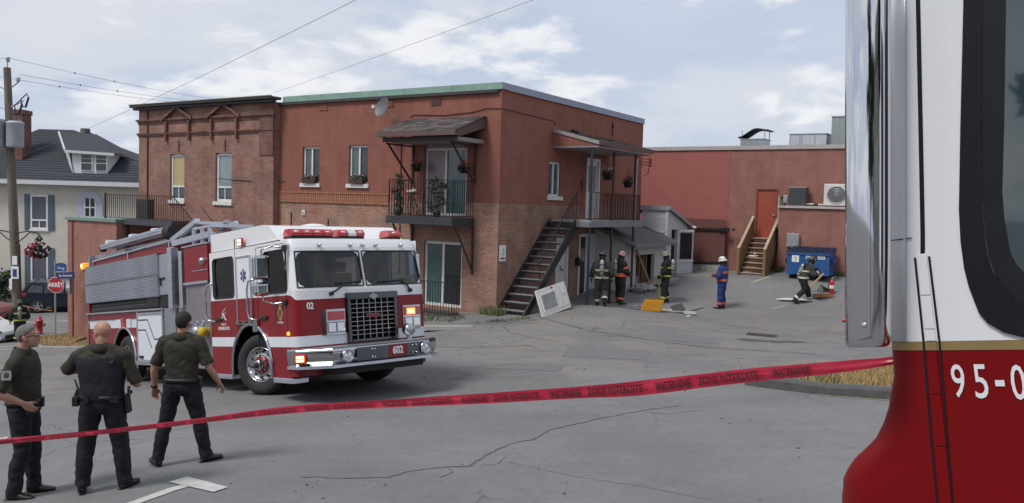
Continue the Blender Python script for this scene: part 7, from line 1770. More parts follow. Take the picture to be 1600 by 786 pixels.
def hair(t, H0, Qh, m, cut, grow=.005, nz=.0035):
    """hair as a shell over the skull; cut(v) says where it grows (v in head axes)"""
    b = MB(); vs = []; nu, nv = 40, 26
    for i in range(nv+1):
        th = math.pi*i/nv
        for j in range(nu):
            a = 2*math.pi*j/nu; vs.append(Vector(((.076+grow)*math.sin(th)*math.cos(a), -.012+(.098+grow)*math.sin(th)*math.sin(a), .035+(.092+grow)*math.cos(th)-.012*(math.cos(th)<-.2))))
    fs = []
    for i in range(nv):
        for j in range(nu):
            q = (i*nu+j,(i+1)*nu+j,(i+1)*nu+(j+1)%nu,i*nu+(j+1)%nu); c = sum((vs[k] for k in q), Vector())/4
            if cut(c) and not (abs(c.x) > .058 and c.z < .028 and -.05 < c.y): fs.append(q)
    vv = [H0+Qh@(v*(1+nz*10*noise.noise(v*60))) for v in vs]
    b.add(vv, fs, 0, True); o = b.build('hair', m, t); s_ = o.modifiers.new('th','SOLIDIFY'); s_.thickness = .004; s_.offset = -1; return o
def sunglasses(t, H0, Qh):
    b = MB(); P = lambda *v: H0+Qh@Vector(v)
    for s in (-1,1): b.tube([P(s*.012,.104,.015),P(s*.035,.102,.013),P(s*.06,.086,.012)],[.017,.020,.016],10,ry=[.005,.005,.005])
    g = b.build('sunglasses', M_SHADES, t)
    b = MB(); b.tube([P(-.07,.075,.018),P(-.085,.0,.014),P(-.08,-.02,.005)],.004,6); b.build('temple', M_GEAR, g)
    b = MB(); b.tube([P(.07,.075,.018),P(.085,.0,.014),P(.08,-.02,.005)],.004,6); b.build('temple', M_GEAR, g)
# ---- the three officers
f = skeleton(tw=-.15, head=(.0,.045,1.665), hyaw=R(4), hpitch=R(6), belly=1.12, build=.98,
    elR=(.335,-.115,1.155), wrR=(.235,.085,1.03), hdR=(-.30,.62,-.6), pnR=(-.9,-.2,.3), elL=(-.28,-.08,1.14), wrL=(-.20,.02,.98), hdL=(.2,.4,-.8),
    knL=(-.10,.05,.50), knR=(.10,.02,.50), anL=(-.11,.05,.085), anR=(.11,-.06,.085), toeL=(-.1,1), toeR=(.15,1))
t,body,coat,Qh,H0 = make_person('person','grey-haired man in olive shirt and sunglasses with hand on hip at the left edge',-5.0,8.36,R(-80),f,'officer',scale=1.005,leg=1.15,epm=mat('grey_slide',(.30,.31,.31),.7))
hair(t,H0,Qh,M_GHAIR,lambda v: v.z > .034+max(0,v.y)*.72-max(0,.01-v.y)*1.2 and v.z > -.06 and (v.y < .082))
sunglasses(t,H0,Qh)
b = MB(); b.prism([(-.042,-.05),(.042,-.05),(.046,0),(.037,.045),(-.037,.045),(-.046,0)],-.004,.004,'x'); pt = b.build('shoulder_patch', mat('patch_grey',(.22,.23,.22),.8), t); pt.location = (.322,-.035,1.335); pt.rotation_euler = (0,R(-16),R(10))
b = MB(); b.ball((.005,0,0),.003,.025,.028,nu=10,nv=8); p2 = b.build('patch_crest', mat('patch_dark',(.04,.045,.045),.8), pt)
b = MB(); b.tube([(.16,.09,.98),(.17,.11,.90)],[.03,.026],8); b.obox((-.05,.15,.98),.03,.02,.05); b.build('belt_pouch', M_GEAR, t, kind='stuff')
f = skeleton(tw=.12, head=(-.01,.02,1.655), hyaw=R(52), hpitch=R(-2), build=1.16, belly=1.1,
    shL=(-.215,-.005,1.43), shR=(.215,-.005,1.43), elL=(-.375,.05,1.245), wrL=(-.14,.29,1.25), hdL=(.9,.25,.05), pnL=(0,-1,0), elR=(.345,.02,1.13), wrR=(.12,.28,1.17), hdR=(-.9,.2,.1), pnR=(0,-1,0),
    hpL=(-.105,0,.93), hpR=(.105,0,.93), knL=(-.16,.02,.50), knR=(.165,.05,.50), anL=(-.185,-.03,.085), anR=(.20,.08,.085), toeL=(-.35,1), toeR=(.35,1))
t,body,coat,Qh,H0 = make_person('person','bald man in dark vest seen from behind with head turned left',-4.19,8.36,R(6),f,'officer',scale=1.0,shirt=M_OLIVE,leg=1.25,sleeve=.98)
b = MB(); rr = torso_rings(f,.022,1.0,1.43); b.rings(rr); g_ = remesh(b,'vest',M_VEST,t,.012,3,.006,6,seed=3)
for s in (-1,1): b = MB(); b.tube([(s*.12,-.12,1.36),(s*.135,-.05,1.475),(s*.12,.06,1.45)],.04,10,ry=.016); b.build('vest_shoulder', M_VEST, g_)
sunglasses(t,H0,Qh)
b = MB(); P = lambda *v: H0+Qh@Vector(v); b.ball(P(0,.052,-.075),.054,.045,.040,nu=14,nv=8); b.build('stubble', mat('stubble',(.16,.085,.062),.8,var=.2,vs=40), t)
b = MB(); b.obox((-.245,.02,1.0),.028,.04,.075,Matrix.Rotation(.35,3,'Y')); b.tube([(-.24,.02,1.06),(-.29,.05,1.16)],[.012,.008],6); b.build('radio', M_GEAR, t, bev=.008)
b = MB(); b.obox((-.235,-.06,.96),.03,.03,.05); b.build('pouch', M_GEAR, t, bev=.008)
b = MB(); b.obox((.255,.0,.93),.022,.045,.10,Matrix.Rotation(-.12,3,'Y')); hs = b.build('holster', M_GEAR, t, bev=.012)
b = MB(); b.bar((.27,-.01,1.02),(.29,-.075,1.11),.03,.045); b.bar((.27,.05,1.03),(.275,-.03,1.05),.03,.04); b.build('pistol_grip', M_SHADES, hs, bev=.008)
b = MB(); b.obox((.17,-.13,1.0),.04,.02,.035); b.obox((-.1,-.15,1.0),.03,.018,.03); b.build('belt_pouch', M_GEAR, t, kind='stuff')
b = MB(); b.ball((-.30,.0,1.335),.02,.035,.035,nu=10,nv=8); b.build('shoulder_patch', mat('patch_grey',(0,0,0)), t)
f = skeleton(tw=-.05, head=(.01,.015,1.665), hyaw=R(-8), hpitch=R(-3), hroll=R(4), build=1.06,
    elL=(-.31,-.02,1.13), wrL=(-.335,.06,.885), elR=(.315,-.02,1.15), wrR=(.395,.10,.95), curl=.8, pnL=(.6,-.6,0), pnR=(-.6,-.6,0),
    hpL=(-.10,0,.92), hpR=(.10,0,.92), knL=(-.185,.01,.50), knR=(.185,.05,.50), anL=(-.255,-.06,.085), anR=(.255,.09,.085), toeL=(-.75,.9), toeR=(.7,.8))
t,body,coat,Qh,H0 = make_person('person','dark-haired man in olive shirt seen from behind with legs apart before the fire engine',-3.80,9.44,R(3),f,'officer',scale=1.0,leg=1.2,sleeve=.86,sw=1.1)
hair(t,H0,Qh,M_DHAIR,lambda v: v.z > .05+max(0,v.y)*.5-max(0,.03-v.y)*1.6 and v.z > -.10 and v.y < .082,.010)
b = MB(); d = (Vector(f.wrL)-Vector(f.elL)).normalized(); c = Vector(f.wrL)-d*.02; b.tube([c-d*.013,c+d*.013],.034,14); w_ = b.build('watch', M_GEAR, t); b = MB(); b.ball(c+Vector((-.033,-.01,0)),.008,.018,.018,nu=8,nv=6); b.build('watch_face', M_SHADES, w_)
b = MB(); b.obox((.2,.0,.96),.02,.04,.07); b.obox((-.2,.03,.97),.02,.035,.06); b.build('belt_pouch', M_GEAR, t, kind='stuff')
# ---- firefighters
M_BG = mat('charcoal_gear',(.032,.031,.030),.9,var=.3,vs=6,bump=.3,bs=60,dirt=.4,dirtcol=(.07,.065,.06)); M_BK = mat('black_gear_coat',(.0125,.0125,.0125),.9,var=.3,vs=6,bump=.3,bs=60)
M_BLU = mat('royal_blue_gear',(.016,.036,.155),.9,var=.2,vs=6,bump=.3,bs=60)
M_LIME = mat('lime_band',(.42,.47,.10),.5,var=.12,vs=30); M_ORB = mat('orange_band',(.60,.115,.055),.5,var=.12,vs=30); M_PALE = mat('silver_lime_band',(.42,.42,.30),.5,var=.25,vs=30)
M_HW = mat('white_helmet',(.60,.60,.54),.35,var=.08,dirt=.2); M_HB = mat('black_helmet',(.025,.025,.027),.35,var=.3,vs=20,dirt=.5,dirtcol=(.25,.25,.24)); M_HR = mat('red_white_helmet',(.45,.25,.21),.4,var=.5,vs=20,dirt=.95,dirtcol=(.55,.52,.5))
FK = dict(vox=.02, leg=1.5, sw=1.45, grow=.06, hem=.93, sleeve=2, waist=1.0, wr=.012)
def ff(label,x,y,rz,f,coat,trou,band,helm,**k):
    a = dict(FK); a.update(k); a['zb'] = k.get('zb',((1.28,.03),(.98,.03)))
    return make_person('person',label,x,y,rz,f,'fire',shirt=coat,trouser=trou,band=band,helmet=helm,group='firefighters in the yard',**a)
ff('firefighter in charcoal gear with air cylinder walking away from the leaning door',3.06,27.6,R(-12),skeleton(tw=.05,hyaw=R(-10),hpitch=R(-10),elL=(-.33,-.05,1.13),wrL=(-.36,.06,.90),elR=(.33,-.04,1.14),wrR=(.34,.1,.92),knL=(-.13,.08,.50),anL=(-.13,.10,.085),knR=(.12,.06,.49),anR=(.14,-.24,.20),footpR=R(48)),M_BG,M_BG,M_PALE,M_HB,tank=1,zb=((1.22,.035),(.97,.03)))
ff('firefighter with red and white helmet and orange bands standing behind the charcoal one',3.84,28.75,R(-62),skeleton(hyaw=R(-6),hpitch=R(-8),elL=(-.32,.05,1.13),wrL=(-.20,.25,1.02),elR=(.31,.06,1.13),wrR=(.18,.27,1.02),anL=(-.17,.05,.085),anR=(.16,-.08,.085)),M_BK,M_BK,M_ORB,M_HR,tank=1,armband=1,zb=((1.03,.06),))
tf3 = ff('firefighter in black gear with lime bands holding a yellow handled tool upright',5.58,29.5,R(72),skeleton(tw=-.1,hyaw=R(4),hpitch=R(-12),elL=(-.32,.02,1.14),wrL=(-.25,.18,.98),elR=(.31,.02,1.13),wrR=(.22,.20,.93),anL=(-.15,.05,.085),anR=(.15,-.06,.085)),M_BK,M_BK,M_LIME,mat('olive_helmet',(.24,.24,.17),.4,var=.4,vs=20,dirt=.5),tank=1)
ff('firefighter in royal blue gear with orange bands and white helmet, arms folded',7.55,29.2,R(58),skeleton(tw=.0,hyaw=R(6),hpitch=R(-4),elL=(-.31,.04,1.14),wrL=(.02,.26,1.20),hdL=(.9,.1,0),elR=(.31,.04,1.14),wrR=(-.04,.29,1.16),hdR=(-.9,.1,0),anL=(-.13,.03,.085),anR=(.13,-.03,.085)),M_BLU,M_BLU,M_ORB,M_HW,armband=0,zb=((1.31,.045),(1.03,.045)),hood=mat('dark_hood',(.012,.013,.02),.9))
ff('firefighter in dark gear with air cylinder striding right in front of the blue dumpster',10.8,30.2,R(-88),skeleton(pel=(0,-.02,.90),chest=(0,.13,1.22),neck=(0,.22,1.41),head=(0,.29,1.55),hpitch=R(-14),shL=(-.195,.2,1.345),shR=(.195,.2,1.345),elL=(-.30,.36,1.12),wrL=(-.16,.50,1.24),elR=(.33,.22,1.06),wrR=(.26,.46,1.16),hpL=(-.095,-.02,.87),hpR=(.095,-.02,.87),knL=(-.12,.22,.50),anL=(-.12,.34,.09),knR=(.12,.0,.47),anR=(.12,-.36,.12),footpR=R(20),toeL=(-.1,1),toeR=(.1,1)),M_BG,M_BK,M_PALE,M_HB,tank=1,zb=((1.27,.03),(1.02,.035)))
tl = make_person('person','firefighter with dark lime-banded gear standing in the street beyond the grey-haired man',-21.45,35.6,R(30),skeleton(elL=(-.33,-.03,1.13),wrL=(-.36,.06,.90),elR=(.33,-.03,1.13),wrR=(.30,.2,1.0)),'fire',shirt=M_BK,trouser=M_BK,band=M_LIME,helmet=mat('dark_lime_helmet',(.06,.065,.03),.4,var=.5,vs=20),tank=1,**dict(FK,zb=((1.28,.03),(.98,.03))))
# yellow tool held by the third firefighter
tw_ = Matrix.LocRotScale(Vector(at(5.58,29.5)),Matrix.Rotation(R(72),3,'Z').to_quaternion(),None)
q = tw_@Vector((.24,.26,0)); t = thing('hand_axe','yellow handled axe held head down by the black clad firefighter','axe',(q.x,q.y,H(q.x,q.y)))
b = MB(); b.tube([(0,0,.06),(0,0,.93)],[.02,.017],8); b.build('handle', mat('yellow_handle',(.62,.50,.04),.5), t)
b = MB(); b.prism([(-.05,.0),(.03,.02),(.14,-.03),(.14,.14),(.03,.1),(-.05,.11)],-.015,.015,'y'); b.build('axe_head', mat('axe_orange',(.45,.2,.05),.5), t)
# ------------------------------------------------------------------ vehicles in the left street
def car_body(t, prof, w, belt, m, tum=.16):
    """prof: side outline (x,z) from tail bottom round to nose bottom; sides lean in above the belt line"""
    def yy(z): return w/2-(tum*((z-belt)/(1.7-belt)) if z > belt else 0) - (.05*((.5-z)/.3) if z < .5 else 0)
    n = len(prof); b = MB(); v = []
    for s in (-1,1):
        for x,z in prof: v.append((x, s*yy(z), z))
    b.add(v,[tuple(range(n)),tuple(range(n,2*n))[::-1]],0); b.add(v,[(i,n+i,n+(i+1)%n,(i+1)%n) for i in range(n)],0,False)
    return b.build('body', m, t, bev=.05, seg=3), yy
def car_wheel(t, x, y, r=.36, s=-1):
    b = MB(); b.lathe([(r*.62,.09*s),(r*.7,.115*s),(r*.92,.11*s),(r,.07*s),(r,-.09*s),(r*.6,-.1*s)],c=(x,y,r),axis='y',n=28); wl = b.build('wheel', M_RUB, t)
    b = MB(); b.lathe([(r*.66,.095*s),(r*.60,.06*s),(r*.2,.085*s),(.001,.09*s)],c=(x,y,r),axis='y',n=28); b.build('rim', mat('dark_rim',(.05,.052,.055),.4,.6), wl)
    b = MB()
    for k in range(5):
        a = k*2*math.pi/5+.3; b.bar((x,y+.10*s,r),(x+r*.6*math.cos(a),y+.095*s,r+r*.6*math.sin(a)),r*.2,.03,upv=(0,1,0))
    b.lathe([(r*.66,.1*s),(r*.6,.1*s)],c=(x,y,r),axis='y',n=28); b.build('spokes', M_ALU, wl)
M_CG = mat('car_glass',(.02,.028,.034),.06,var=.2,spec=.9); M_NVY = mat('car_navy',(.018,.03,.05),.3,.4,var=.08,coat=.4,dirt=.15,dirtcol=(.06,.065,.07))
M_TAIL = mat('tail_red',(.40,.03,.03),.2,var=.1,spec=.8)
sx, sy = -25.6, 47.1
t = thing('parked_suv','dark navy estate car parked before the stucco house, tail lamp towards us','car',(sx,sy,H(sx,sy)),(0,R(.5),R(24)))
prof = [(-2.3,.42),(-2.38,.62),(-2.36,1.0),(-2.22,1.12),(-1.95,1.62),(-1.75,1.70),(-.2,1.72),(.35,1.66),(1.15,1.12),(2.2,.98),(2.38,.80),(2.38,.42),(2.2,.34),(-2.15,.34)]
bd, yy = car_body(t,prof,1.9,1.05,M_NVY)
def sidepane(pts, s, nm='side_window', m_=M_CG, dy=.012, par=None):
    b = MB(); v = [(x,s*(yy(z)+dy),z) for x,z in pts]; b.add(v if s < 0 else v[::-1],[tuple(range(len(v)))[::-1]]); return b.build(nm,m_,par or t)
for s in (-1,1):
    sidepane([(-1.95,1.18),(-1.18,1.12),(-1.18,1.56),(-1.72,1.58)],s); sidepane([(-1.1,1.12),(-.12,1.10),(-.12,1.60),(-1.1,1.58)],s); sidepane([(-.04,1.10),(.98,1.10),(.42,1.58),(-.04,1.60)],s)
b = MB(); b.add([(-2.235,-.72,1.13),(-2.235,.72,1.13),(-1.99,.66,1.57),(-1.99,-.66,1.57)],[(0,1,2,3)[::-1]]); b.build('rear_window', mat('pale_glass',(.15,.18,.20),.12,var=.5,vs=3,spec=.9), t)
b = MB(); b.box(-2.05,-1.72,-.66,.66,1.63,1.69); b.build('spoiler', M_NVY, t, bev=.02)
for s in (-1,1):
    b = MB(); b.box(-2.40,-1.98,s*.62,s*.96,.92,1.12); b.build('tail_light', M_TAIL, t, bev=.03)
    b = MB(); b.box(-1.5,.2,s*.66-.02,s*.66+.02,1.74,1.78)
    for x in (-1.45,-.6,.15): b.box(x-.05,x+.05,s*.66-.02,s*.66+.02,1.69,1.74)
    b.build('roof_rail', M_ALU, t)
    for x in (-1.42,1.42):
        b = MB(); b.prism([(x+.45*math.cos(a),.40+.45*math.sin(a)) for a in [k*math.pi/10-.3 for k in range(14)]], s*.958, s*.966,'y'); b.build('arch', M_UNDER, t); car_wheel(t,x,s*.87,.37,s)
b = MB(); b.box(-2.44,-2.36,-.85,.85,.50,.74); b.build('bumper', mat('bumper_dark',(.04,.05,.06),.5), t, bev=.03)
b = MB(); b.box(-2.395,-2.375,-.26,.26,.78,.92); b.build('number_plate', M_SILL, t); b = MB(); b.box(-2.39,-2.37,-.45,.45,.98,1.03); b.build('chrome_strip', M_CHROME, t)
b = MB(); b.box(-.3,-.05,-.98,-.955,.92,.96); b.box(-1.2,-.98,-.98,-.955,.94,.98); b.build('door_handle', M_NVY, t, kind='stuff')
def saloon(label, x, y, rz, m, nose_right=True):
    global yy
    t = thing('car',label,'car',(x,y,H(x,y)),(0,0,rz))
    prof = [(-2.15,.36),(-2.2,.62),(-2.1,.90),(-1.5,.98),(-.95,1.40),(.15,1.44),(.95,.98),(1.85,.84),(2.12,.66),(2.18,.40),(2.0,.26),(-2.0,.26)]
    bd, yy = car_body(t,prof,1.76,.92,m,.2)
    for s in (-1,1):
        b = MB(); v = [(q[0],s*(yy(q[1])+.012),q[1]) for q in [(-1.3,1.0),(-.1,.99),(-.1,1.36),(-.9,1.34)]]; b.add(v if s<0 else v[::-1],[(3,2,1,0)]); b.build('side_window',M_CG,t)
        b = MB(); v = [(q[0],s*(yy(q[1])+.012),q[1]) for q in [(-.02,.99),(.8,.98),(.12,1.37),(-.02,1.37)]]; b.add(v if s<0 else v[::-1],[(3,2,1,0)]); b.build('side_window',M_CG,t)
        for xx in (-1.35,1.3):
            b = MB(); b.prism([(xx+.40*math.cos(a),.34+.40*math.sin(a)) for a in [k*math.pi/10-.3 for k in range(14)]], s*.884, s*.892,'y'); b.build('arch', M_UNDER, t); car_wheel(t,xx,s*.80,.32,s)
        b = MB(); b.prism([(1.72,.66),(2.13,.60),(2.11,.70),(1.78,.80)],s*.70,s*.90,'y'); b.build('headlight', mat('lamp_glass',(.10,.11,.12),.1,.4,var=.3,spec=.9), t, bev=.01)
    b = MB(); b.box(2.10,2.2,-.6,.6,.36,.52); b.build('grille', M_UNDER, t, bev=.02)
    b = MB(); b.add([(.93,-.70,1.0),(.93,.70,1.0),(.22,.62,1.41),(.22,-.62,1.41)],[(0,1,2,3)]); b.build('windscreen',M_CG,t); return t
saloon('white car nose entering at the left edge of the picture',-24.1,36.4,R(-8),mat('car_white',(.62,.63,.65),.3,var=.05,coat=.5))
saloon('dark red car at the left edge behind the white one',-28.35,42.9,R(0),mat('car_red',(.16,.012,.018),.3,var=.05,coat=.5))
# orange tape across the far street
t = thing('caution_tape','thin orange tape stretched across the far street','tape',(-26.3,43,-2.9))
b = MB(); b.tube([(0,0,.02),(.9,0,-.13),(1.6,0,-.26),(2.1,0,-.30)],[.045,.04,.04,.05],6,ry=[.01]*4); b.build('ribbon', mat('orange_tape',(.55,.22,.11),.6), t)
# ------------------------------------------------------------------ overhead cables
cable('single service cable sloping down across the sky and brick front to the far pole',(-23.05,37.9,4.55),(1.55,9,7.0),.22,.009)
cable('service cable running from above down to the corner roof edge',(-9.0,30.6,6.95),(4.67,12,7.80),.05,.009)
cable('uppermost power line running behind the roof from the pole pin',(-23.24,37.9,9.12),(-21.4,68,10.75),.25,.016,dots=2)
cable('middle power line running behind the roof from the insulator arm',(-22.8,37.9,8.4),(-21.9,68,10.6),.22,.016,dots=2)
cable('lower power line running behind the roof from the far insulator',(-23.9,37.9,8.3),(-22.9,68,10.45),.22,.016,dots=1)
cable('power line leaving the pole pin to the left',(-23.24,37.9,9.12),(-40,38,9.8),.3,.016)
cable('telephone cable running low from the pole past the dormer',(-23.0,37.9,4.0),(-14.2,38.6,4.0),.12,.014)
cable('thick telephone bundle across the stucco house eaves',(-40,38.4,4.0),(-23.1,38.05,3.62),.15,.03)
cable('low cable from the pole to the brick annex',(-23.0,37.9,3.0),(-17.5,37.2,2.9),.08,.012)
# ------------------------------------------------------------------ yard: marks, drain, debris
ribbon('parking_line',[(9.48,32.3),(10.47,33.0)],.11,mat('yellow_paint',(.34,.29,.19),.8,var=.3,dirt=.6,dirtcol=(.2,.19,.17)),step=.3)
ribbon('parking_line',[(9.3,29.3),(10.1,29.9)],.11,mat('faint_paint',(.24,.23,.2),.8,var=.3),step=.3)
M_CRK = mat('crack_dark',(.09,.09,.092),.95,var=.3)
for pts,w in (([(-2.3,8.95),(-1.75,9.0),(-1.34,9.1),(-1.1,9.45),(-.7,9.7),(-.45,9.75),(-.25,10.3),(.05,10.9),(.34,11.14),(.63,11.74),(1.35,12.42),(2.13,13.02),(2.89,13.44)],.028),
    ([(-.7,9.7),(-.62,9.45),(-.75,9.2)],.014),([(-.5,9.72),(-.1,9.9),(.0,10.3)],.012),([(-.0,10.04),(.4,9.75),(.83,9.44),(1.52,9.08),(2.22,8.42)],.010),([(3.2,13.1),(2.5,12.8),(2.2,13.0)],.012),([(4.6,10.2),(4.9,10.6),(5.3,10.5)],.012),
    ([(-1.9,20.6),(-1.2,20.3),(-.4,20.1),(.4,20.3),(.7,19.8)],.03),([(.4,24.6),(-.2,23.3),(.0,22.2),(.6,21.4),(1.2,20.9)],.025),([(-3.0,15.2),(-1.9,15.9),(-.8,15.6),(.4,16.0)],.02),([(.2,25.2),(.8,24.2),(-.4,23.7),(-1.3,23.9)],.035),([(3.5,24.5),(3.2,23.4),(3.6,22.5)],.018)):
    ribbon('crack',pts,w*.8,M_CRK,dz=.006,jitter=.55,parent=GROUND,kind=None,step=.07,wobble=w*.7)
ribbon('parking_line',[(-1.3,19.9),(.15,20.9)],.08,mat('faint_white_paint',(.25,.245,.24),.8,var=.3,dirt=.7,dirtcol=(.13,.13,.13)),step=.3)
ribbon('road_marking',[(-3.68,7.75),(-3.46,8.35),(-3.32,8.60)],.13,M_LINE,dz=.007,step=.15)
draped('road_marking',[(-3.61,8.62),(-3.50,8.84),(-2.91,8.44),(-2.99,8.25)],M_LINE,.011,.2)
ribbon('road_marking',[(-7.9,11.55),(-7.28,11.78)],.16,M_LINE,step=.2)
M_PATCH = mat('repair_asphalt',(.142,.143,.146),.92,var=.14,vs=5,bump=.4,bs=70); M_SEAM = mat('tar_seam',(.085,.085,.088),.8,var=.4,vs=3)
for k,(poly,mm_) in enumerate((([(1.2,18.6),(3.0,18.2),(3.5,19.6),(1.5,20.1)],M_PATCH),([(3.9,21.5),(5.4,21.0),(5.7,22.0),(4.2,22.6)],M_PATCH),([(-1.0,17.2),(1.0,16.6),(1.2,17.3),(-.8,17.9)],M_PATCH))):
    draped('asphalt_patch',poly,mm_,.005,.3,parent=GROUND,kind=None)
for pts in ([(.8,24.8),(2.2,22.5),(4.6,20.6),(7.4,19.6)],): ribbon('seam',pts,.05,M_SEAM,dz=.005,jitter=.7,parent=GROUND,kind=None,step=.12,wobble=.012)
t = struct(draped('drain_cover',[(6.75,23.25),(7.5,22.95),(7.75,23.5),(7.0,23.85)],mat('rusty_iron',(.085,.055,.045),.7,.3,var=.3,vs=12),.012,.2))
for k in range(7): ribbon('drain_bar',[(6.8+.1*k,23.22-.04*k),(7.02+.1*k,23.8-.04*k)],.03,M_IRON,dz=.02,parent=t,kind=None,step=.3)
ribbon('drain_patch',[(6.2,22.2),(7.2,21.95),(8.0,22.1)],.5,mat('dark_patch',(.07,.07,.072),.9,var=.3,vs=3),dz=.004,jitter=.4,step=.2)
t = thing('wheel_stop','pale concrete wheel stop beside the bumper of the fire engine','wheel stop',(-1.95,23.1,H(-1.95,23.1)),(0,0,R(12)))
b = MB(); b.prism([(-.11,0),(.11,0),(.08,.13),(-.08,.13)],-.95,.9,'x'); b.build('block', M_CONC, t, bev=.015)
W2 = lambda x,y: L2W(x,y)[:2]
G_WEED = [mat('weed_green',(.055,.09,.03),.8,var=.4,vs=6),mat('weed_pale',(.12,.14,.06),.8,var=.4,vs=6),mat('weed_dry',(.22,.19,.10),.8,var=.4,vs=6)]
for k,(poly,n_,hh,lab) in enumerate((([W2(-3.4,-1.9),W2(-.4,-1.8),W2(-.3,-1.1),W2(-3.4,-1.2)],420,.13,'weeds in front of the timber landing'),([W2(-.5,-.25),W2(.35,-.45),W2(.4,.0),W2(-.5,0)],260,.28,'weeds at the foot of the brick corner'),([W2(.3,-1.6),W2(1.0,-1.3),W2(1.6,-.3),W2(1.2,-.2)],240,.09,'weeds growing in the broken asphalt edge'),([W2(5.1,13.3),W2(5.35,13.3),W2(5.35,13.6),W2(5.1,13.6)],120,.3,'weeds between the wooden stair and the dumpster'),([W2(7.2,13.3),W2(9,13.3),W2(9,13.58),W2(7.2,13.58)],260,.25,'weeds along the extension wall right of the dumpster'))):
    o = grass_patch('weeds',poly,n_,hh,G_WEED,dz=0,seed=20+k); tag(o,lab,'weeds')
M_SPALL = mat('spalled_brick',(.38,.30,.26),.9,var=.3,vs=12)
# toolbox and scattered debris
t = wthing('yellow_case','open yellow plastic case lying among the firefighters','case',4.75,27.4,R(-14))
M_YEL = mat('case_yellow',(.62,.30,.015),.45,var=.1,dirt=.25,dirtcol=(.3,.15,.02))
b = MB(); b.prism([(-.38,0),(.30,0),(.40,.40),(-.22,.40)],-.10,.17,'y'); b.build('shell', M_YEL, t, bev=.03)
b = MB(); b.prism([(-.33,.03),(.27,.03),(.36,.37),(-.19,.37)],-.115,-.1005,'y'); b.build('face', mat('case_face',(.50,.23,.012),.5), t)
b = MB(); b.box(-.22,.40,-.08,.15,.40,.43); b.build('rim', mat('case_dark',(.13,.07,.02),.6), t)
b = MB(); b.tube([(.02,.17,.15),(.02,.24,.2),(.14,.24,.2),(.14,.17,.15)],.02,6); b.build('handle', M_POT, t)
def debris(name,label,x,y,rz,m,fn):
    t = wthing(name,label,'debris',x,y,rz); b = MB(); fn(b); b.build('piece', m, t, bev=.004); return t
debris('flat_board','pale board lying flat right of the yellow case',5.62,27.9,R(-10),mat('board_pale',(.46,.40,.36),.8,var=.15),lambda b: b.obox((0,0,.03),.42,.22,.018))
debris('tipped_panel','dark square panel tipped up on the pale board',5.72,27.82,R(20),mat('panel_dark',(.028,.028,.03),.5),lambda b: b.obox((0,0,.15),.21,.16,.015,Matrix.Rotation(R(38),3,'X')@Matrix.Rotation(R(-20),3,'Y')))
debris('long_lath','long pale wooden lath pointing from the yellow case to the debris',5.25,27.6,R(-14),mat('lath',(.42,.34,.24),.8),lambda b: b.obox((0,0,.04),.5,.025,.015))
debris('grey_tile','broken grey slab leaning on a dark bar at the right of the debris',6.05,27.5,R(14),mat('slab_grey',(.30,.30,.31),.7,var=.2),lambda b: b.obox((0,0,.06),.22,.14,.02,Matrix.Rotation(R(14),3,'X')))
debris('dark_bar','thin dark bar lying across the debris end',6.2,27.75,R(10),M_IRON,lambda b: b.bar((-.4,-.1,.05),(.45,.12,.20),.03,.03))
debris('small_chip','little white chip in front of the debris',5.9,26.9,R(50),M_PAPER,lambda b: b.obox((0,0,.03),.08,.035,.02))
t = wthing('hose_coil','thin grey cable loosely coiled left of the yellow case','hose',4.15,27.6)
b = MB(); b.tube([(.38*math.cos(a)*(1+.1*math.sin(3*a)),.25*math.sin(a),.03+.02*math.sin(2*a)) for a in [k*.35 for k in range(22)]]+[(.6,-.05,.02)],.02,6); b.build('coil', mat('cable_grey',(.12,.13,.15),.6), t)
rs = random.getstate(); random.seed(11)
b = MB()
for k in range(260):
    x,y = random.uniform(-3,9),random.uniform(7,26); r_ = random.uniform(.006,.022); b.ball((x,y,H(x,y)+r_*.4),r_,r_*.8,r_*.6,nu=5,nv=4,m=random.choice((0,0,1)))
o = b.build('gravel',[mat('grit',(.20,.20,.20),.9),mat('grit_dark',(.07,.07,.07),.9)]); o['kind'] = 'stuff'; random.setstate(rs); tag(o,'loose grit scattered over the asphalt','gravel')
# ------------------------------------------------------------------ grass island at the right with its asphalt kerb
isl = [(4.62,15.25),(5.02,14.9),(5.5,14.45),(6.0,14.15),(6.6,13.85),(8,13.0),(10,12.3),(14,13),(12,16.2),(8.2,17.2),(6.4,16.75),(4.95,15.75)]
draped('grass_island',isl,M_GRASS,.12,.4,thick=.25)
ribbon('kerb',[(4.5,15.25),(4.95,14.85),(5.42,14.4),(5.95,14.1),(6.55,13.8),(8,12.9),(10,12.2)],.24,mat('asphalt_kerb',(.085,.085,.087),.9,var=.3,vs=9,bump=.6,bs=35),h=.19,step=.25)
ribbon('kerb_line',[(5.35,14.2),(5.95,13.9),(6.5,13.6),(7.6,13.0)],.05,mat('dusty_sand',(.33,.28,.18),.9,var=.3),dz=.008,jitter=.4,step=.15)
rs_i = [(4.7,15.4),(5.12,15.05),(5.6,14.62),(6.1,14.32),(6.65,14.05),(8.0,13.2),(9.5,13),(9.5,16.6),(8.1,17.0),(6.4,16.6),(5.25,15.85)]
o = grass_patch('dry_grass',rs_i,5200,.17,G_DRY,dz=.1,seed=31); tag(o,'straw-coloured tall dry grass on the kerbed island at the right','grass')
o = grass_patch('green_tufts',[(4.65,15.35),(5.2,14.9),(6.0,14.6),(5.8,15.8),(4.9,15.7)],520,.2,[G_WEED[0],G_WEED[1],G_DRY[1]],dz=.08,seed=33); tag(o,'green weed tufts at the tip of the grassy island','weeds')
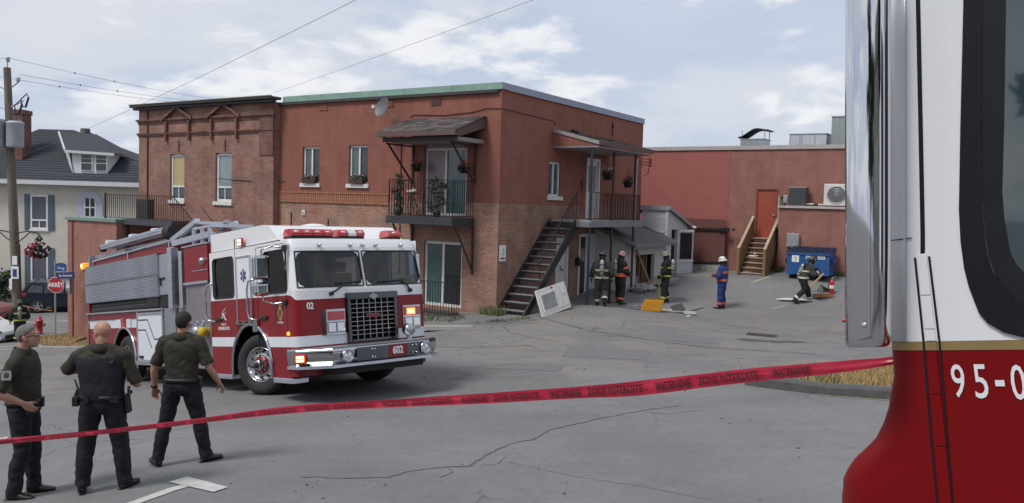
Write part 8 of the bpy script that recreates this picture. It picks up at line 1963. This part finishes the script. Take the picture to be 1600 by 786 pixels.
# ------------------------------------------------------------------ red warning tape across the front
TP = [(1.864, 3.62, 2.454, 2.426), (1.689, 3.65, 2.415, 2.377), (1.531, 3.85, 2.354, 2.296), (1.204, 4.3, 2.214, 2.139), (0.763, 4.7, 2.056, 1.97), (0.414, 4.95, 1.957, 1.882), (-0.186, 5.4, 1.791, 1.722), (-0.902, 5.9, 1.608, 1.551), (-1.709, 6.3, 1.438, 1.382), (-2.613, 6.7, 1.205, 1.162), (-3.562, 7.0, 1.002, 0.957), (-4.521, 7.2, 0.838, 0.786), (-5.28, 7.3, 0.716, 0.657)]
tpt,_ = smooth_path([(x,y,zt) for x,y,zt,zb in TP],[1]*len(TP),8); tpb,_ = smooth_path([(x,y,zb) for x,y,zt,zb in TP],[1]*len(TP),8)
t = thing('warning_tape','red fire zone tape with black lettering stretched across the street in front','tape',(0,5.2,1.8))
o0 = Vector(t.location)
b = MB(); rws = []
for k in range(7):
    u = k/6; rws.append([p.lerp(q_,u)-o0+Vector((0,-1,0))*(.012*noise.noise(Vector((i*.21,u*2.2,1)))+.008*noise.noise(Vector((i*.06,u*4,7)))) for i,(p,q_) in enumerate(zip(tpt,tpb))])
b.rings(rws,0,True,False,closed=False)
M_TAPE = mat('tape_red',(.50,.028,.062),.3,var=.12,vs=9,spec=.55)
tt_ = M_TAPE.node_tree; tl_ = tt_.nodes.new('ShaderNodeBsdfTranslucent'); tl_.inputs[0].default_value = (.62,.03,.075,1); tm_ = tt_.nodes.new('ShaderNodeMixShader'); tm_.inputs[0].default_value = .35
tt_.links.new(tt_.nodes['Principled BSDF'].outputs[0],tm_.inputs[1]); tt_.links.new(tl_.outputs[0],tm_.inputs[2]); tt_.links.new(tm_.outputs[0],tt_.nodes['Material Output'].inputs[0])
rb_ = b.build('ribbon', M_TAPE, t)
M_TINK = mat('tape_ink',(.05,.008,.012),.6,var=0)
acc = [0]
for a,c in zip(tpt[:-1],tpt[1:]): acc.append(acc[-1]+(c-a).length)
def tape_at(s):
    for i in range(len(acc)-1):
        if acc[i] <= s <= acc[i+1]: u = (s-acc[i])/(acc[i+1]-acc[i]); return tpt[i].lerp(tpt[i+1],u), tpb[i].lerp(tpb[i+1],u)
s0 = .55
while s0 < acc[-1]-.6:
    for txt,L_,gap in (('INCENDIE',.235,.05),('ZONE INTERDITE -',.42,.035)):
        # the tape is set from right to left in space, the words read left to right
        pa, qa = tape_at(s0); sb = min(acc[-1]-.01, s0+L_); pb, qb = tape_at(sb); hh = ((pa-qa).length+(pb-qb).length)/2
        cen = (pa+qa+pb+qb)/4; xd = ((pa+qa)-(pb+qb)); yd = (pa-qa)+(pb-qb); mw = frame(cen-o0,xd,yd); nrm = Vector((mw[0][2],mw[1][2],mw[2][2])); 
        for j in range(3): mw[j][3] += nrm[j]*.014
        tx = text_mesh('lettering',txt,1.0,M_TINK,rb_,Matrix.Identity(4),ext=0,bold=.025)
        V = np.empty(len(tx.data.vertices)*3); tx.data.vertices.foreach_get('co',V); V = V.reshape(-1,3); w_, h_ = np.ptp(V[:,0]), np.ptp(V[:,1]); V[:,0] = (V[:,0]-V[:,0].mean())/w_*L_*.97; c0 = (V[:,1].min()+V[:,1].max())/2; V[:,1] = (V[:,1]-c0)/h_*hh*.58
        V[:,0] -= (V[:,0].min()+V[:,0].max())/2; tx.data.vertices.foreach_set('co',V.ravel()); tx.matrix_local = mw; s0 = sb+gap
# ------------------------------------------------------------------ near fire truck at the right edge
e_ = Vector((.561,-.811,.168)).normalized(); n_ = Vector((-.822,-.569,0)).normalized(); v_ = n_.cross(e_).normalized(); e_ = v_.cross(n_).normalized()
NT_ = thing('near_fire_truck','cab of a red and white fire truck numbered 95-0 filling the right edge','fire truck',(1.52,3.26,2.511))
mm = Matrix((e_,-n_,v_)).transposed(); NT_.rotation_mode = 'XYZ'; NT_.rotation_euler = mm.to_euler('XYZ')
M_NW = mat('near_white',(.74,.755,.79),.35,var=.02,vs=1.5,coat=.2); M_NG = mat('pillar_shade_grey',(.60,.61,.63),.4,var=.04,coat=.3); M_NR = mat('near_red',(.175,.003,.005),.36,var=.06,vs=1.5,spec=.18); M_GOLD = mat('gold_stripe',(.30,.215,.09),.4,.3,var=.1)
M_GASK = mat('rubber_gasket',(.006,.0068,.010),.55,var=.15,spec=.3)
def xf(z): # front edge of the cab
    if z >= -.1: return .111*z-.04 if z > 0 else .02*z-.04
    pts = [(-.1,-.004),(-.236,-.04),(-.30,-.066),(-.368,-.105),(-.42,-.158),(-.47,-.217),(-.515,-.257),(-.558,-.287),(-.643,-.309),(-.8,-.315),(-1.2,-.30)]
    for (a,xa),(c,xc) in zip(pts[:-1],pts[1:]):
        if c <= z <= a: return xa+(xc-xa)*(a-z)/(a-c)-.04-.035*min(1,max(0,(-z-.2)*4))
    return -.36
def ring_n(z, full=True):
    x0 = xf(z); r_ = .13+.09*max(0,min(1,(-z-.2)/.4)); pts = []
    pts.append((2.9,0,z)); pts.append((x0+r_+.4,0,z))
    for k in range(13):
        a = math.pi/2*k/12; pts.append((x0+r_-r_*math.sin(a), r_*1.0-r_*1.0*math.cos(a) , z))
    pts.append((x0,2.3,z)); pts.append((2.9,2.3,z)); return pts
zs_ = [-1.15,-.8,-.643,-.6,-.558,-.515,-.47,-.42,-.368,-.30,-.236,-.1,-.0]
b = MB(); b.rings([ring_n(z) for z in zs_],0,True,False); b.build('lower_cab', M_NR, NT_)
b = MB(); b.rings([[(p[0],p[1]-.002 if i < 14 else p[1],p[2]) for i,p in enumerate(ring_n(z))] for z in (.001,.034)],0,True,False); b.build('stripe', M_GOLD, NT_)
hg = lambda z: (.128+.0 if z < 0 else .128+.098*z)-.0 # front gap of the door
b = MB(); zz = [.035,.25,.5,.75,1.0,1.25,1.5]; b.rings([ring_n(z) for z in zz],0,True,False); b.build('cab', M_NW, NT_)
b = MB() # rounded corner pillar, shade of its turn painted grey, proud of the white
RG = []
for z in (.036,.4,.8,1.2,1.5):
    x0 = xf(z); r_ = .13; RG.append([(x0+r_-r_*math.sin(math.pi/2*k/8)+(.0 if k else -.02*0), r_-r_*math.cos(math.pi/2*k/8)-.004, z) for k in range(0,9)])
b.rings([[ (p[0]-.014*(1 if j==0 else 0),p[1],p[2]) for j,p in enumerate(r__)] for r__ in RG],0,True,False,closed=False); pg = b.build('corner_pillar', M_NG, NT_); pg.modifiers.new('th','SOLIDIFY').thickness = .004
b = MB(); b.box(xf(.44)+.02,xf(.44)+.14,-.006,-.0045,.436,.440); b.build('pillar_joint', M_GASK, NT_)
b = MB() # dark door gap, sloping with the rake, and the lower pair of gaps beside the hinge
def stripq(pts, w, y, m_=0, mb=None):
    for (xa,za),(xc,zc) in zip(pts[:-1],pts[1:]): mb.add([(xa,y,za),(xa+w,y,za),(xc+w,y,zc),(xc,y,zc)],[(0,1,2,3)],m_)
stripq([(.278,1.5),(.215,.80),(.183,.45),(.173,.36)],.018,-.0015,0,b); stripq([(.147,.36),(.145,.02),(.140,-.10),(.134,-.35),(.130,-.58),(.13,-.9)],.009,-.0025,0,b); stripq([(.203,.36),(.207,.02),(.203,-.10),(.196,-.35),(.189,-.58),(.19,-.9)],.009,-.0025,0,b)
b.build('door_gap', M_GASK, NT_)
for k,(z1_,z0_,m_) in enumerate(((.372,.213,M_NW),(.210,.083,M_NW),(.080,.037,M_NW),(-.003,-.167,M_NR),(-.1695,-.362,M_NR),(-.3645,-.602,M_NR),(-.6045,-.85,M_NR))):
    b = MB(); x0 = .160 if z1_ > 0 else .158+.03*min(0,z1_+.02)*.5; b.box(x0,x0+.040,-.0065,-.002,z0_,z1_); b.build('hinge_knuckle', m_, NT_, bev=.002)
b = MB(); b.box(.160,.200,-.0058,-.002,.001,.034); b.build('hinge_stripe', M_GOLD, NT_)
# window: black gasket, inner frame, glass
out_ = [(.465,1.5),(.445,1.296),(.382,.83),(.342,.518),(.335,.40),(.337,.302),(.346,.235),(.360,.18),(.372,.135),(.398,.097),(.45,.062),(.51,.044),(.62,.036),(1.05,.036),(1.13,.06),(1.17,.14),(1.2,.5),(1.25,1.5)]
mid_ = [(.53,1.48),(.51,1.27),(.455,.8),(.43,.55),(.425,.42),(.428,.34),(.44,.28),(.46,.235),(.48,.20),(.505,.17),(.55,.14),(.60,.13),(.66,.125),(1.0,.125),(1.05,.15),(1.08,.2),(1.1,.5),(1.15,1.48)]
inn_ = [(.605,1.46),(.58,1.2),(.53,.8),(.497,.561),(.494,.46),(.501,.342),(.515,.30),(.536,.271),(.56,.25),(.59,.235),(.63,.225),(.67,.222),(.70,.22),(.94,.22),(.98,.235),(1.0,.27),(1.03,.5),(1.08,1.46)]
n_o = len(out_)
b = MB()
for A_,B_,ya,yb,m_ in ((out_,mid_,-.010,-.013,0),(mid_,inn_,-.0095,-.005,1)):
    for i in range(n_o-1): b.add([(A_[i][0],ya,A_[i][1]),(B_[i][0],yb,B_[i][1]),(B_[i+1][0],yb,B_[i+1][1]),(A_[i+1][0],ya,A_[i+1][1])],[(3,2,1,0)],m_)
for i in range(n_o-1): b.add([(out_[i][0],0,out_[i][1]),(out_[i][0],-.010,out_[i][1]),(out_[i+1][0],-.010,out_[i+1][1]),(out_[i+1][0],0,out_[i+1][1])],[(0,1,2,3)],0)
b.build('window_gasket', [M_GASK, mat('inner_gasket',(.0075,.0085,.012),.45,var=.1,spec=.35)], NT_)
b = MB(); b.add([(x,-.004,z) for x,z in inn_],[tuple(range(n_o))[::-1]]); b.build('side_window', mat('near_glass',(.028,.05,.058),.03,var=.25,vs=2.5,spec=1.0,coat=.6), NT_)
b = MB(); b.box(.4,1.3,.0,.003,1.501,1.51); b.box(xf(1.5),2.9,.03,2.28,1.5,1.62); b.build('roof', M_NW, NT_)
# interior things seen behind the glass edge: pale bar and a dark rounded seat top are mirror images on the pane
text_mesh('number','95-0',.166,M_LETTER,NT_,frame((.365,-.004,-.105),(1,0,0),(0,0,1)),bold=.006,ext=.0015,sx=.60) if False else None
cx_ = [(.247,'9'),(.328,'5'),(.394,'-'),(.456,'0'),(.53,'2')]
for x_,ch in cx_[:4]:
    tx = text_mesh('number',ch,1.0,M_LETTER,NT_,Matrix.Identity(4),ext=0,bold=.004); V = np.empty(len(tx.data.vertices)*3); tx.data.vertices.foreach_get('co',V); V = V.reshape(-1,3)
    w_,h_ = np.ptp(V[:,0]),np.ptp(V[:,1]); tw_,th_ = (.048,.124) if ch != '-' else (.032,.022)
    V[:,0] = (V[:,0]-(V[:,0].min()+V[:,0].max())/2)/w_*tw_; V[:,1] = (V[:,1]-(V[:,1].min()+V[:,1].max())/2)/h_*th_; tx.data.vertices.foreach_set('co',V.ravel())
    tx.matrix_local = frame((x_+.02,-.004,-.105-.008 if ch != '-' else -.118),(1,0,.02),(0,0,1))
# tall chrome mirror on its arms, ahead of the pillar
b = MB(); RM = []
for z,k in ((.03,.80),(.036,.93),(.05,.985),(.075,1.0),(.5,1),(1.0,1),(1.5,1),(1.6,.9)):
    cxm = .035+.112*z; RM.append([(cxm+.086*k*math.copysign(abs(math.cos(a))**.7,math.cos(a)), -.20+.05*k*math.copysign(abs(math.sin(a))**.8,math.sin(a)), z) for a in [2*math.pi*j/36 for j in range(36)]])
b.rings(RM,0,True,True); MI = b.build('mirror', mat('mirror_chrome',(.62,.63,.66),.05,1.,var=.04), NT_)
for z,x_ in ((.115,.065),): b = MB(); b.ball((x_,-.252,z),.011,.006,.011,nu=12,nv=8); b.build('screw', M_GREYMET, MI)
b = MB(); b.ball((-.042,-.215,.135),.008,.010,.008,nu=10,nv=8); b.build('side_screw', mat('red_reflector',(.5,.05,.05),.2), MI)
for z in (1.50,): b = MB(); b.tube([(.03+.112*z,-.15,z),(.09+.111*z,.05,z)],.014,8); b.build('mirror_arm', M_GEAR, MI)
b = MB(); b.lathe([(.30,-.12),(.46,-.15),(.5,-.1),(.5,.1),(.3,.12)],c=(.95,.2,-1.05),axis='y',n=32); wl = b.build('wheel', M_RUB, NT_); b = MB(); b.lathe([(.3,-.1),(.25,-.06),(.001,-.05)],c=(.95,.2,-1.05),axis='y',n=32); b.build('rim', M_CHROME, wl)
# ------------------------------------------------------------------ the street behind us, seen only in glass and chrome
def back_house(label, x, y, w, d, h, wallm, roofm):
    z = H(x,y); t = thing('house',label,'house',(x,y,z)); b = MB(); b.box(-w/2,w/2,-d/2,d/2,-2,h); b.build('wall',wallm,t)
    b = MB(); b.add([(-w/2-.4,-d/2-.4,h),(w/2+.4,-d/2-.4,h),(w/2+.4,d/2+.4,h),(-w/2-.4,d/2+.4,h),(-w/2-.4,0,h+d*.42),(w/2+.4,0,h+d*.42)],[(0,1,5,4),(2,3,4,5),(1,2,5),(3,0,4),(3,2,1,0)]); b.build('roof',roofm,t)
    for k in range(int(w/3)):
        for zz in (1.0,3.8): 
            if zz+1.3 < h: b = MB(); b.box(-w/2+1+k*3,-w/2+2.1+k*3,d/2+.001,d/2+.05,zz,zz+1.4); b.build('window',M_GLASSD,t)
    return t
back_house('grey roofed house standing behind the viewer on the left',-8,-13,10,7,5.6,MATS['cream_stucco'],M_SLATE)
back_house('brick house standing behind the viewer on the right',9,-24,12,9,6,M_OLD,M_SLATE)
tree('street_tree','leafy tree on the far side of the street behind the viewer',-11.5,-3,8.5,3.2,2600,.45,seed=45); tree('street_tree','broad leafy tree behind the viewer to the left',-18,-12,10,4.2,2600,.5,seed=41); tree('street_tree','tall leafy tree behind the viewer in the middle',-1.5,-9.5,8.5,3,2600,.55,seed=42); tree('street_tree','leafy tree behind the viewer beside the brick house',17,-12,11,4.5,2600,.5,seed=43); tree('street_tree','leafy tree standing uphill to the right of the viewer',22,6,9,4,2200,.5,seed=44)
